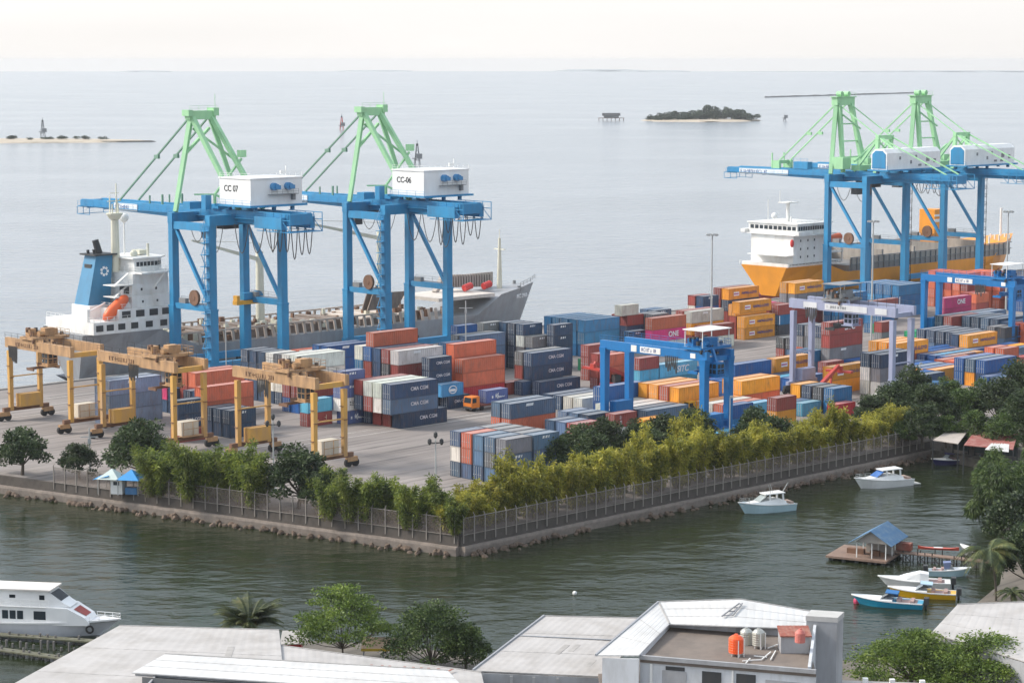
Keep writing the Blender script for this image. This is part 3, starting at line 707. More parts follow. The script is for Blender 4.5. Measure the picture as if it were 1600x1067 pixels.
    # engine room / electrical house low on the sill
    for y, w_, mt in ((span, 4.6, YEL if style == 'y' else body), (0.0, 3.8, paint('cream_box', (0.58, 0.52, 0.42), 0.6, dirt=0.5) if style == 'y' else body)):
        e = MB(); e.lohi((base / 2 - w_ / 2, y - 0.2, 2.7), (base / 2 + w_ / 2, y + 1.9 if y == 0 else y - 1.9, 5.2))
        eb = e.build('engine_house', mt, root)
        fr = MB(); railing(fr, [(base / 2 - w_ / 2 - .2, y - 1.1, 2.7), (base / 2 + w_ / 2 + .2, y - 1.1, 2.7)], 2.6, 0.09, 1.5); fr.box((base / 2, y - 0.6, 2.62), (w_ + .8, 1.4, 0.12)); fr.build('engine_railing', second if style == 'y' else body, eb)
    return root

YG = 'yellow yard cranes by the left shore'
rtg('faded yellow yard crane nearest the sea, leftmost of three', 234.6, 358.0, 21.0, 'y', trol=0.35, group=YG)
rtg('faded yellow yard crane straddling the left rows, middle one of three', 236.0, 327.0, 22.4, 'y', trol=0.72, group=YG)
rtg('faded yellow yard crane nearest the trees, rightmost of three', 241.0, 293.5, 21.2, 'y', trol=0.62, group=YG)
rtg('bright blue yard crane with pale sun roof over its trolley, mid-yard', 310.5, 265.6, 25.0, 'b', base=6.9, h=16.2, trol=0.9)
rtg('lavender grey yard crane straddling amber and red containers', 372.5, 268.5, 25.6, 'l', base=6.3, h=19.2, trol=0.4)
rtg('dark blue yard crane by the magenta containers at the right edge', 471.0, 304.0, 26.0, 'b', base=6.5, h=15.5, trol=0.85)
# ================================================================ ships
def ship_hull(L, B, z_low, deck, bowz, sternz, flare=1.0, n=15, x0=0.0, boot=None, bulb=True):
    """hull surfaces as loops from keel line up; x grows to the bow. returns upper hull mesh builder"""
    rings = []
    for i in range(n + 1):
        q = i / n; x = q * L
        full = 1.0
        if q > 0.78: full = max(0.03, 1 - ((q - 0.78) / 0.22) ** 1.9)
        if q < 0.10: full = 0.80 + 0.20 * (q / 0.10)
        low = full
        if q > 0.70: low = max(0.02, 1 - ((q - 0.70) / 0.27) ** 1.5) if q < 0.97 else 0.02
        if q < 0.14: low = 0.25 + 0.75 * (q / 0.14)
        zt = deck
        if q > 0.80: zt = deck + (bowz - deck) * min(1, (q - 0.80) / 0.06)
        if q < 0.20: zt = deck + (sternz - deck) * (1 if q < 0.17 else (0.20 - q) / 0.03)
        zt += 1.4 * max(0, q - 0.86) / 0.14
        rake = 6.0 * max(0, (q - 0.9) / 0.1)
        xl = x - rake if q > 0.9 else x + (2.5 * (0.1 - q) / 0.1 if q < 0.1 else 0)
        hb = B / 2
        pts = []
        for (fr, wf, xx) in ((0, low, xl), (0.5, (low + full) / 2, (xl + x) / 2), (1, full, x)):
            pts.append((xx, -hb * wf, z_low + (zt - z_low) * fr))
        pts += [(p[0], -p[1], p[2]) for p in pts[::-1]]
        rings.append([V(p) for p in pts])
    b = MB(); b.loft(rings, closed=True); return b, rings

GREYHULL = paint('hull_grey', (0.30, 0.315, 0.335), 0.5, dirt=0.45, dcol=(0.18, 0.13, 0.10), scale=0.3)
ANTI = paint('hull_dark', (0.015, 0.02, 0.04), 0.5)
SUPER = paint('superstructure_white', (0.76, 0.76, 0.74), 0.5, dirt=0.4, dcol=(0.45, 0.38, 0.30), scale=0.4)
CREAM = paint('deck_cream', (0.66, 0.64, 0.52), 0.5, dirt=0.3)
DECKR = paint('deck_redbrown', (0.22, 0.085, 0.065), 0.8, dirt=0.5)
BROWN = paint('hatch_brown', (0.24, 0.185, 0.15), 0.8, dirt=0.8, dcol=(0.10, 0.07, 0.055))
FUNB = paint('funnel_blue', (0.045, 0.21, 0.37), 0.5, dirt=0.35)

def deckhouse(b, x0, x1, w, z0, z1):
    b.lohi((x0, -w / 2, z0), (x1, w / 2, z1))

def cargo_ship():
    root = thing('cargo_ship', 'long grey cargo ship with white stern house and blue funnel behind the left quay cranes', 'ship', W(279, 428.6, 0), YAW)
    L, B = 150, 20.5
    hb, rings = ship_hull(L, B, -1.6, 4.6, 9.0, 9.2)
    hb.build('hull', GREYHULL, root)
    lo, _ = ship_hull(L - 10.5, B - 0.25, WZ - 1.2, -1.55, -1.55, -1.55); lo.build('boot_topping', ANTI, root, (3.2, 0, 0))
    # well deck clutter: hatch coamings, covers and bulwark frames
    for i in range(3):
        x = 34 + i * 24
        b = MB(); b.lohi((x, -7.4, 4.6), (x + 21, 7.4, 6.2))
        h = b.build('hatch', BROWN, root)
        c = MB()
        for k in range(7): c.lohi((x + 0.3 + k * 3, -7.7, 6.2), (x + 2.9 + k * 3, 7.7, 6.6 + 0.3 * (k % 2)))
        c.build('hatch_cover', BROWN if i != 2 else paint('pale_hatch', (0.60, 0.52, 0.45), 0.7, dirt=0.5), h)
    b = MB()
    for i in range(34):
        x = 31 + i * 2.4
        if x > 112: break
        b.bar((x, -10.1, 4.6), (x, -9.5, 7.4), 0.7, 0.35); b.bar((x, 10.1, 4.6), (x, 9.5, 7.2), 0.7, 0.35)
    b.box((58, -9.6, 7.5), (64, 0.5, 0.35)); b.box((66, 9.6, 7.3), (80, 0.5, 0.35))
    b.build('bulwark', paint('bulwark_pale', (0.45, 0.37, 0.31), 0.7, dirt=0.6), root)
    r = random.Random(8)
    for i in range(130):
        x = r.uniform(28, 110); k_ = r.random() < 0.6
        MB().box((x, r.choice((-1, -1, 1)) * r.uniform(1.0, 9.2), r.uniform(5.4, 7.2)), (r.uniform(.4, 1.6), r.uniform(.4, 1), r.uniform(.8, 2.2))).build('deck_fitting' if k_ else 'vent', RUST if k_ else CREAM, root)
    # folded hatch panels standing up fore of the bridge tower and by the foc's'le
    b = MB()
    for k in range(6): b.bar((84 + k * 0.4, -6, 8.2), (86.4 + k * .5, -6, 14.0 - k * 0.5), 0.25, 0.6)
    b.add([(84, -7.5, 8.2), (94, -7.5, 8.2), (97, -7.5, 12.2), (89, -7.5, 12.4), (87, -7.5, 14.5), (84, -7.8, 8.2), (94, -7.8, 8.2), (97, -7.8, 12.2), (89, -7.8, 12.4), (87, -7.8, 14.5)], [(0, 1, 2, 3, 4), (9, 8, 7, 6, 5), (0, 5, 6, 1), (1, 6, 7, 2), (2, 7, 8, 3), (3, 8, 9, 4), (4, 9, 5, 0)])
    b.build('folded_hatch', BROWN, root)
    b = MB()
    for k in range(18): b.box((121 + k * 0.95, 3.5, 12.3 - k * 0.05), (0.55, 1.0, 3.4))
    b.lohi((120.5, 3.6, 10.4), (138.5, 4.2, 13.8 - .2)); b.bar((117.5, 3.8, 9.5), (120.8, 3.8, 14), 1.6, 1.0)
    b.build('breakwater', paint('breakwater_grey', (0.35, 0.31, 0.28), 0.7, dirt=0.6), root)
    b = MB()
    for x in (123, 130): b.tube((x, -1.5, 10.6), (x + 2.6, -1.5, 11.2), 0.9, 10)
    b.build('winch', RED, root)
    b = MB(); b.lohi((108, -8.0, 8.6), (128, 8.0, 9.5)); b.build('foredeck_cover', paint('pale_deck', (0.62, 0.56, 0.50), 0.7, dirt=0.4), root)
    # deck cranes and masts
    for (x, zt, ja) in ((58, 24, (40, 27.5)), (97, 27, (70, 31))):
        b = MB(); b.tube((x, 2, 5), (x, 2, zt), 1.15, 12, 0.9); m = b.build('mast', CREAM, root)
        b = MB(); b.bar((x, 2, zt - 2), (ja[0], 5, ja[1]), 1.0, 1.0, 0.4, 0.4); b.bar((x, 2, zt + 2), (x, 2, zt), 0.4); b.bar((x, 2, zt + 2), (ja[0], 5, ja[1]), 0.12); b.build('jib', CREAM, m)
    b = MB(); b.tube((137.5, 0, 9.5), (137.5, 0, 23.0), 0.75, 10, 0.35); b.box((137.5, 0, 20.0), (0.4, 4, 0.25)); b.bar((137.5, 0, 23), (137.5, 0, 25.4), 0.12); b.build('foremast', CREAM, root)
    b = MB(); b.tube((141, -4, 8.7), (141, -4, 10.2), 0.5, 8); b.tube((145, 2, 9.5), (145, 2, 11), 0.45, 8); railing(b, [(139, -6.4, 10.2), (146, -3.2, 10.8), (150.5, -0.4, 11.3)], 1.1, 0.09, 2); b.build('windlass', GREY, root)
    m = MB(); marks(m, (137.0, -6.9, 7.4), V((1, 0.32, 0)).normalized(), V((0, -0.25, 1)).normalized(), 10, 1.0, 21, 0.25); m.build('lettering', INKW, root)
    # stern house
    b = MB()
    b.lohi((2, -9.6, 9.2), (26, 9.6, 11.9)); b.lohi((9, -9.3, 11.9), (25.5, 9.3, 14.4)); b.lohi((13.5, -8, 14.4), (24.5, 8, 17.0)); b.lohi((14, -7.6, 17.0), (24, 7.6, 19.6)); b.lohi((14.3, -7.4, 19.6), (24, 7.4, 22.0))
    b.lohi((15, -9.9, 22.0), (25.0, 9.9, 22.35))
    hs = b.build('deckhouse', SUPER, root)
    b = MB()
    prof = [(15.6, -6.2), (22, -6.2), (24.2, -4.6), (24.2, 4.6), (22, 6.2), (15.6, 6.2)]
    b.prism(prof, 22.35, 25.2); b.prism([(14.9, -6.8), (22.6, -6.8), (25, -5), (25, 5), (22.6, 6.8), (14.9, 6.8)], 25.2, 25.5); wh = b.build('wheelhouse', SUPER, root)
    b = MB()
    for k in range(6): b.box((16.6 + k * 1.0, -6.22, 24.0), (0.75, 0.12, 0.95))
    for k in range(7): b.box((24.22, -3.9 + k * 1.3, 24.0), (0.12, 1.0, 0.95))
    b.bar((22.3, -6.05, 24), (23.9, -4.9, 24), 0.12, 0.95); b.build('window', GLASS, wh)
    b = MB()
    for (x0, x1, w, z) in ((2.2, 13, 9.5, 11.9), (10, 25, 9.2, 14.4), (13, 24, 7.9, 17), (13, 24, 7.5, 19.6), (15, 25, 9.8, 22.35)):
        railing(b, [(x0, -w, z), (x1, -w, z)], 1.1, 0.07, 1.6); railing(b, [(x0, w, z), (x0, -w, z)], 1.1, 0.07, 1.6)
    for z in (14.4, 17.0, 19.6): b.lohi((9.2, -7.6, z - 0.15), (14.5, -3.0, z + 0.05))
    for z in (12, 14.5, 17.1, 19.7): b.bar((10, -6.6, z), (13.6, -6.6, z + 2.5), 0.7, 0.12)
    railing(b, [(0.5, -8, 9.2), (0.5, 8, 9.2)], 1.1, 0.08, 1.6); b.bar((20, -7.6, 18.6), (21.5, -9.7, 22.0), 0.35); b.build('railing', SUPER, hs)
    b = MB(); r = random.Random(3)
    for z in (18.4, 15.6): 
        for x in (16.5, 20.5): b.box((x, -7.62 - (0.4 if z < 17 else 0), z), (0.45, 0.1, 0.6))
    for x in (11, 14.8, 18.5, 22): b.box((x, -9.32, 13.2), (2.3, 0.1, 1.5))
    for x in (3.6, 6.4, 9.5, 13, 17, 21): b.box((x, -9.62, 10.6), (1.9, 0.1, 1.4))
    b.box((13.45, -4.5, 15.7), (0.2, 3.5, 1.6)); b.box((13.95, -4.5, 18.2), (0.2, 3.5, 1.6)); b.build('opening', DARK, hs)
    b = MB(); b.loft([[V((x + (z - 15) * -0.06, y, z)) for x, y in ((6.4, -1), (12.4, -1), (12.4, 4.5), (6.4, 4.5))] if z < 15 else [V((x + 1.2 * (z > 20), y, z)) for x, y in ((8.0, -0.6), (12.4, -0.6), (12.4, 4.0), (8.0, 4.0))] for z in (11.9, 14.9, 26.0)], closed=True)
    fn = b.build('funnel', FUNB, root)
    b = MB(); b.lohi((8.3, -1.4, 26.0), (14.4, 4.8, 26.35)); b.tube((11.4, 1.5, 26.3), (10.6, 1.8, 29.4), 0.85, 10, 0.75); b.tube((9.6, 0.6, 26.3), (9.4, 0.6, 27.4), 0.4, 8); b.tube((9.2, 2.6, 26.3), (9.1, 2.6, 27.2), 0.35, 8); b.build('funnel_cap', DARK, fn)
    b = MB(); b.box((8.72, 1.8, 22.4), (0.5, 2.8, 3.2)); b.build('louvre', DARK, fn)
    b = MB()
    for k in range(7):
        a = 2 * math.pi * k / 7; b.box((11.2 + 0.85 * math.cos(a), -0.68, 22.4 + 0.85 * math.sin(a)), (0.55, 0.3, 0.55), M=Matrix.Rotation(-a, 3, 'Y'))
    b.build('funnel_emblem', INKW, fn)
    b = MB(); b.tube((14.8, 0, 22), (14.8, 0, 34.0), 1.1, 10, 0.9); b.lathe([(1.1, 34.0), (1.9, 35.2), (1.9, 35.5), (0.8, 35.5)], 12, (14.8, 0, 0))
    for dx, dy, h in ((-.9, .5, 4), (0, -.8, 6.8), (1, .4, 3.2), (.6, -.6, 2.4), (-1, -.6, 2.2)): b.bar((14.8 + dx, dy, 35.4), (14.8 + dx, dy, 35.4 + h), 0.22)
    b.bar((13, 0, 38.2), (16.6, 0, 38.2), 0.2); b.bar((13.6, 0, 40), (16, 0, 40), 0.18); b.build('radar_mast', CREAM, root)
    b = MB(); b.ball((19.4, 3, 36.2 - 2.2), 1.1, 12, 8); b.tube((19.4, 3, 25.4), (19.4, 3, 33), 0.18, 6); b.build('radome', WHITE, root)
    b = MB(); b.ball((18.5, -2, 26.0), 0.9, 10, 6); b.box((21.5, 0, 26.2), (2.2, 3, 1.0)); b.tube((21, -4, 25.5), (21, -4, 28.4), 0.3, 6); b.build('wheelhouse_top', CREAM, root)
    b = MB()
    for (x0, z0, rr) in ((0, 0, 0),): 
        ax, az = V((0.8, 0, 0.6)), V((-0.6, 0, 0.8))
        c0 = V((6.2, -7.4, 12.2)); ringsb = []
        for q, w in ((0, .25), (.12, .75), (.3, 1), (.75, 1), (.92, .8), (1, .4)):
            cc = c0 + ax * q * 8.0; ringsb.append([cc + V((0, math.cos(a), 0)) * 1.35 * w + az * math.sin(a) * 1.35 * w for a in [2 * math.pi * i / 10 for i in range(10)]])
        b.loft(ringsb, closed=True)
    b.build('lifeboat', ORANGE, root, smooth=True)
    b = MB(); b.bar((3.5, -7.4, 8.6), (13, -7.4, 15.6), 0.35, 2.2); b.bar((5, -7.4, 9.2), (5, -7.4, 10.2), 0.3); b.bar((11.5, -7.4, 12), (11.5, -7.4, 14.4), 0.3); b.build('launching_ramp', SUPER, root)
    b = MB(); b.lohi((6, -2.2, 11.9), (13, 5, 14.9)); b.tube((2.4, -7, 9.2), (2.4, -7, 14.8), 0.4, 8); b.bar((2.4, -7, 14.2), (9, -4, 15.6), 0.25); b.tube((11.6, -7, 14.4), (11.6, -7, 18.6), 0.35, 8); b.build('aft_house', SUPER, root)
    b = MB(); b.ball((24.6, -9, 23.2), 0.5); b.build('liferaft', RED, root)
    return root
cargo_ship()

def container_ship():
    root = thing('container_ship', 'container ship with orange stern hull and white bridge behind the right quay cranes', 'ship', W(529.0, 429.5, 0), YAW)
    L, B = 135, 22.0
    OH = paint('hull_orange', (0.80, 0.30, 0.015), 0.45, dirt=0.3, dcol=(0.5, 0.2, 0.03), scale=0.25)
    hb, rings = ship_hull(L, B, -1.0, 5.4, 9.5, 8.2)
    hb.build('hull', OH, root)
    lo, _ = ship_hull(L - 10.5, B - 0.25, WZ - 1.2, -0.96, -0.96, -0.96); lo.build('boot_topping', paint('hull_red', (0.25, 0.03, 0.03), 0.6), root, (3.2, 0, 0))
    b = MB(); b.lohi((0.8, -9.0, 8.2), (27, 9.0, 9.1)); b.lohi((4, -8.2, 9.1), (20.0, 8.2, 17.6)); b.lohi((3.0, -11.2, 17.6), (21.5, 11.2, 17.9)); b.lohi((2.6, -11.3, 17.9), (9.5, -9.6, 18.9)); b.lohi((2.6, 9.6, 17.9), (9.5, 11.3, 18.9))
    hs = b.build('deckhouse', SUPER, root)
    b = MB(); b.lohi((4.2, -9.4, 17.9), (20.6, 9.4, 20.9)); b.lohi((3.8, -9.8, 20.9), (21.2, 9.8, 21.2)); wh = b.build('wheelhouse', SUPER, root)
    b = MB()
    for k in range(13): b.box((5.2 + k * 1.15, -9.43, 19.7), (0.85, 0.12, 1.2))
    for k in range(10): b.box((4.17, -8.2 + k * 1.8, 19.7), (0.12, 1.3, 1.1))
    b.build('window', GLASS, wh)
    b = MB()
    for z in (11, 13.4, 15.9):
        for x in (7.5, 11.0, 14.2): b.box((x, -8.22, z), (0.5, 0.1, 0.7))
    b.lohi((20.3, -6, 9.3), (22, 4, 11.4)); b.lohi((1.5, -9.03, 8.7), (25, -8.9, 9.0)); b.build('opening', DARK, hs)
    b = MB()
    for (x0, x1, z) in ((-0.2, 27, 8.3), (20, 27, 11.8), (20, 26, 14.6)): railing(b, [(x0, -9.6, z), (x1, -9.6, z)], 1.1, 0.08, 1.7)
    b.lohi((20, -9.6, 11.6), (27, 6, 11.8)); b.lohi((20, -9.6, 14.4), (26, 6, 14.6)); b.lohi((-0.5, -9.2, 11.6), (4, 6, 11.8)); railing(b, [(-.4, 9, 8.3), (-.4, -9.4, 8.3)], 1.1, .08, 1.7)
    for x in (21, 26.5): b.bar((x, -9.4, 9), (x, -9.4, 14.4), 0.3)
    b.build('railing', SUPER, hs)
    b = MB(); b.tube((11.5, 0, 21), (11.5, 0, 26.8), 0.55, 8); b.box((11.5, 0, 27.0), (4.6, 4.2, 0.3)); b.bar((9.2, 0, 27), (9.2, -3, 27.4), 0.3); b.tube((8, -4, 21), (8, -4, 23), 0.25, 6); b.bar((10, 2, 27), (10, 2, 30.5), 0.14); b.bar((5.6, 3, 21), (5.6, 3, 28), 0.14)
    railing(b, [(4, -9.6, 21.2), (21, -9.6, 21.2)], 1.0, 0.07, 2); b.build('radar_mast', SUPER, root)
    b = MB(); b.ball((5, 0, 23.2), 1.0, 10, 7); b.build('radome', WHITE, root)
    b = MB(); c0 = V((20.6, -8.2, 15.0)); rg = []
    for q, w in ((0, .3), (.12, .8), (.3, 1), (.75, 1), (.9, .85), (1, .5)):
        cc = c0 + V((q * 6.8, 0, q * 1.2)); rg.append([cc + V((0, math.cos(a) * 1.4 * w, math.sin(a) * 1.5 * w)) for a in [2 * math.pi * i / 10 for i in range(10)]])
    b.loft(rg, closed=True); b.build('lifeboat', ORANGE, root, smooth=True)
    b = MB(); b.ball((2.6, -8.8, 15.4), 0.9, 8, 5, (0.7, 0.7, 1.4)); b.build('liferaft', RED, root)
    b = MB(); b.lohi((22.5, 0.5, 9), (26.5, 5, 20.2)); b.lohi((22.2, 0.2, 15.2), (22.6, 5.2, 20.8)); b.build('funnel', OH, root)
    # cell guides / open hold sides
    b = MB(); c = MB(); d = MB()
    b.lohi((29, -10.4, 5.4), (118, 10.4, 7.2))
    for k in range(32):
        x = 30 + k * 2.8; c.box((x, -10.5, 7.6), (0.3, 0.5, 4.0)); c.box((x, 10.3, 8.0), (0.3, 0.5, 4.6))
    c.box((74, -10.5, 9.5), (89, 0.4, 0.3)); c.box((74, -10.5, 7.4), (89, 0.4, 0.25))
    d.lohi((29.5, 9.6, 7.2), (118, 10.1, 11.4)); d.lohi((29.5, -10.35, 7.2), (118, -10.2, 9.2))
    for x in (46, 63, 80, 97): d.lohi((x, -10.2, 7.2), (x + 0.8, 10.2, 11.2))
    b.build('hatch', paint('hold_grey', (0.26, 0.25, 0.24), 0.7, dirt=0.5), root); c.build('lashing_frame', GREY, root); d.build('hold_side', paint('hold_cream', (0.40, 0.36, 0.32), 0.7, dirt=0.7), root)
    for k in range(8): MB().tube((112 + k * 2, -6 + (k % 3) * 3, 9), (112 + k * 2, -6 + (k % 3) * 3, 11.5), 0.35, 6).build('vent', SUPER, root)
    MB().tube((128, 0, 9), (128, 0, 20), 0.4, 8).build('foremast', SUPER, root)
    p = MB(); p.lohi((84.5, -3.0, 13.5), (90.5, 3.0, 21.5)); p.lohi((85, -2.8, 7), (90, 2.8, 13.5)); fu = p.build('deck_crane_house', OH, root)
    p = MB(); p.lohi((84.4, -3.06, 19.2), (90.6, -3.0, 19.9)); p.lohi((84.4, -3.06, 17.4), (90.6, -3.0, 18.4)); p.build('white_band', INKW, fu)
    return root
container_ship()

# ================================================================ far things
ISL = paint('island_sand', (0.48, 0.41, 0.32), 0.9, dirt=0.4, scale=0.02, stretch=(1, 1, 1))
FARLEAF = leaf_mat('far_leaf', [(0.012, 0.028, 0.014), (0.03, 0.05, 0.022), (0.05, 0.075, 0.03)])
def mound(name, cx, cy, lx, ly, h, mat, label, cat, rz=0.0, seed=1, n=26, kind='structure'):
    r = random.Random(seed); b = MB(); rings = []
    for q, hh in ((1.0, -0.6), (0.9, h * 0.45), (0.6, h * 0.9), (0.15, h)):
        rings.append([V((lx * q * math.cos(2 * math.pi * i / n) * (0.86 + 0.28 * r.random()), ly * q * math.sin(2 * math.pi * i / n) * (0.86 + 0.28 * r.random()), WZ + hh)) for i in range(n)])
    b.loft(rings, closed=True)
    return tag(b.build(name, mat, None, (cx, cy, 0), rz), label, cat, kind=kind)

p = at(1097, 189, WZ)
mound('wooded_islet', p.x, p.y, 72, 60, 2.2, ISL, 'low sandy islet covered with dark trees in the open sea', 'island', seed=4)
def clump(b, c, rx, ry, rz_, n, ls, r, flat=0.6):
    """leaf faces spread through a shell"""
    for i in range(n):
        a = r.uniform(0, 2 * math.pi); zz = r.uniform(-0.6, 1); q = math.sqrt(max(0, 1 - zz * zz)) * r.uniform(0.7, 1.05)
        p = V((c[0] + rx * q * math.cos(a), c[1] + ry * q * math.sin(a), c[2] + rz_ * zz * r.uniform(0.8, 1.05)))
        u = V((r.gauss(0, 1), r.gauss(0, 1), r.gauss(0, flat))).normalized(); w = u.cross(V((r.gauss(0, 1), r.gauss(0, 1), r.gauss(0, 1)))).normalized()
        l = ls * r.uniform(0.7, 1.3)
        b.add([p - u * l - w * l * .1, p - w * l * 0.45, p + u * l, p + w * l * 0.45], [(0, 1, 2, 3)])
r = random.Random(21)
FT = []
for k in range(5):
    b = MB()
    for q in range(9):
        clump(b, (r.gauss(0, 3.2), r.gauss(0, 3.2), 5 + r.uniform(-2, 3.4)), 3.4, 3.4, 2.8, 90, 0.85, r)
    FT.append(b.mesh('crown', FARLEAF))
tb = MB(); tb.tube((0, 0, 0), (0, 0, 5), 0.5, 6, 0.3); FTT = tb.mesh('trunk', RUST)
spots = [(-58, 1.0, 0.75), (-51, 1.15, .9), (-44, 1.0, 1), (-36, 1.2, 1.1), (-27, 1.25, 1.15), (-18, 1.2, 1.2), (-9, 1.25, 1.2), (0, 1.3, 1.25), (9, 1.5, 1.7), (13, 1.2, 1.55), (22, 1.0, 1.3), (29, 1.1, 1.55), (36, 1.3, 1.3), (45, 1.35, 1.25), (54, 1.2, 1.05), (63, 1.2, 0.9), (-63, .7, .55)]
spots += [(x + r.uniform(2, 6), s_ * .9, h_ * .8) for x, s_, h_ in spots[:14]]
for i, (dx, s_, h_) in enumerate(spots):
    o = thing('islet_tree', 'dark round tree in the grove on the sandy islet', 'tree', (p.x + dx, p.y + r.uniform(-22, 8), WZ - 0.6), r.uniform(0, 6), 'trees on the wooded islet')
    o.scale = (s_, s_, h_ * 1.05)
    link('crown', FT[i % 5], o); link('trunk', FTT, o)
# stilt house left of the islet
p = at(955, 189, WZ); b = MB(); c = MB()
b.lohi((-16, -5, 3), (16, 5, 3.5)); 
for x in range(-15, 16, 5):
    for y in (-4, 4): b.bar((x, y, -1), (x, y, 3), 0.4)
hs = thing('stilt_house', 'dark house on stilts in the sea left of the wooded islet', 'house', (p.x, p.y, WZ))
b.build('platform', RUST, hs)
c.lohi((-9, -4, 3.5), (9, 4, 6.2)); c.build('wall', GREY, hs)
c = MB(); c.loft([[V((x, -5.5, 6.0)), V((x, 0, 9.4)), V((x, 5.5, 6.0))] for x in (-11, 11)]); c.build('roof', DARK, hs)
# left spit with its light tower
p = at(60, 222, WZ)
mound('sand_spit', p.x - 60, p.y, 170, 42, 2.6, ISL, 'low sandy spit with scrub at the left edge of the sea', 'spit', seed=9, rz=R(4))
for i in range(11):
    x = p.x + (-50 + i * 10.5) + r.uniform(-5, 5)
    o = thing('spit_bush', 'low dark bush in the row along the sandy spit', 'bush', (x, p.y + r.uniform(-14, 6), WZ + 1.6), r.uniform(0, 6), 'bushes on the sandy spit'); k = r.uniform(0.35, 0.6); o.scale = (k * 1.5, k, k * 0.75)
    link('foliage', FT[i % 5], o)
def beacon(u, v, h, label, red=False):
    p = at(u, v, WZ); o = thing('navigation_beacon', label, 'beacon', p)
    b = MB()
    for a in range(4):
        q = (math.cos(a * math.pi / 2 + .6), math.sin(a * math.pi / 2 + .6))
        b.bar((q[0] * 2.6, q[1] * 2.6, -1), (q[0] * 0.7, q[1] * .7, h), 0.5)
    for z in (3, h * .45, h * .75): 
        k = 2.6 - 1.9 * z / h; b.box((0, 0, z), (2 * k, 2 * k, 0.4))
    b.build('tower', RED if red else GREY, o)
    b = MB(); b.box((0, 0, 4.2), (7, 5, 0.5)); b.box((1.5, 0, 6), (4, 3.6, 3)); b.build('platform', GREY, o)
    b = MB(); b.box((0, 0, h + 0.8), (1.6, 1.6, 1.6)); b.bar((0, 0, h + 1), (0, 0, h + 4), 0.3); b.build('lantern', DARK, o)
beacon(67, 213, 14, 'slim grey light tower standing on the sandy spit')
beacon(534, 203, 13, 'reddish lattice beacon in the open sea left of the second quay crane tower', True)
beacon(652, 257, 13, 'grey lattice beacon just above the CC-06 machinery house')
beacon(1226, 190, 5, 'small dark marker in the sea right of the wooded islet')
# breakwater
a = at(1195, 153, WZ); c = at(1432, 146, WZ); b = MB(); d = (c - a); n = 40; rr = random.Random(2); rg = []
for i in range(n + 1):
    q = a + d * i / n; w_ = 9 + rr.uniform(-1.5, 1.5); h_ = 2.6 + rr.uniform(-.4, .5)
    rg.append([V((q.x, q.y - w_, WZ - 1)), V((q.x, q.y - w_ * .3, WZ + h_)), V((q.x, q.y + w_ * .3, WZ + h_)), V((q.x, q.y + w_, WZ - 1))])
b.loft(rg); tag(b.build('breakwater', paint('breakwater_rock', (0.10, 0.095, 0.09), 0.9)), 'long low rock breakwater across the sea above the right cranes', 'breakwater')
# islands on the horizon
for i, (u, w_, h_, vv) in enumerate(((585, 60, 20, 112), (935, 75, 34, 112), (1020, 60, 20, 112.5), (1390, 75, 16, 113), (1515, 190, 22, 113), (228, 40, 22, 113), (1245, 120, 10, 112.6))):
    q = at(u, vv, WZ); mound('distant_island', q.x, q.y, w_ * 4.2, 120, h_ * .45, paint('hazed_far_land', (0.34, 0.36, 0.37), 0.9), 'faint wooded island on the horizon', 'island', seed=30 + i)  # distance haze is painted into the land's pale grey colour
# floats in the basin
for u, v, lab in ((898, 929, 'small white float on the basin water'),):
    q = at(u, v, WZ); b = MB(); b.ball((0, 0, 0.25), 0.32); tag(b.build('mooring_float', WHITE, None, q), lab, 'float')
# ================================================================ containers
CCOL = {'n': (0.026, 0.058, 0.115), 'b': (0.010, 0.085, 0.27), 's': (0.085, 0.14, 0.225), 'c': (0.10, 0.36, 0.52), 'r': (0.29, 0.055, 0.045),
        'o': (0.56, 0.13, 0.065), 'y': (0.78, 0.32, 0.028), 'w': (0.64, 0.62, 0.56), 'g': (0.17, 0.175, 0.185), 'G': (0.02, 0.30, 0.13),
        'm': (0.58, 0.035, 0.16), 't': (0.018, 0.15, 0.33), 'p': (0.09, 0.13, 0.30), 'R': (0.55, 0.03, 0.04), 'k': (0.05, 0.055, 0.065),
        'B': (0.055, 0.235, 0.43), 'l': (0.19, 0.235, 0.33), 'i': (0.06, 0.26, 0.36)}
CNAME = {'n': 'navy', 'b': 'blue', 's': 'slate blue', 'c': 'light cyan', 'r': 'rust red', 'o': 'orange-red', 'y': 'amber', 'w': 'off-white', 'g': 'grey',
         'G': 'green', 'm': 'magenta', 't': 'teal blue', 'p': 'periwinkle', 'R': 'bright red', 'k': 'charcoal', 'B': 'steel blue', 'l': 'pale slate', 'i': 'pale teal'}
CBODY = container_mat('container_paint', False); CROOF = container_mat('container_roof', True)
ROD = paint('door_rod', (0.45, 0.46, 0.47), 0.5)
CW = 2.44
def corrug(p0, p1, h, z0, nrm, pitch=0.56, amp=0.05):
    """a corrugated steel wall from p0 to p1"""
    p0, p1, nrm = V(p0), V(p1), V(nrm); L = (p1 - p0).length; n = max(2, round(L / pitch)); d = (p1 - p0) / L; pts = []
    for i in range(n):
        for q, o in ((0, 0), (0.28, 0), (0.5, -amp), (0.78, -amp)): pts.append(p0 + d * (L * (i + q) / n) + nrm * o)
    pts.append(p1)
    vs = [p + V((0, 0, z0)) for p in pts] + [p + V((0, 0, z0 + h)) for p in pts]; m = len(pts)
    return vs, [(i, i + 1, m + i + 1, m + i) for i in range(m - 1)]
CM = {}
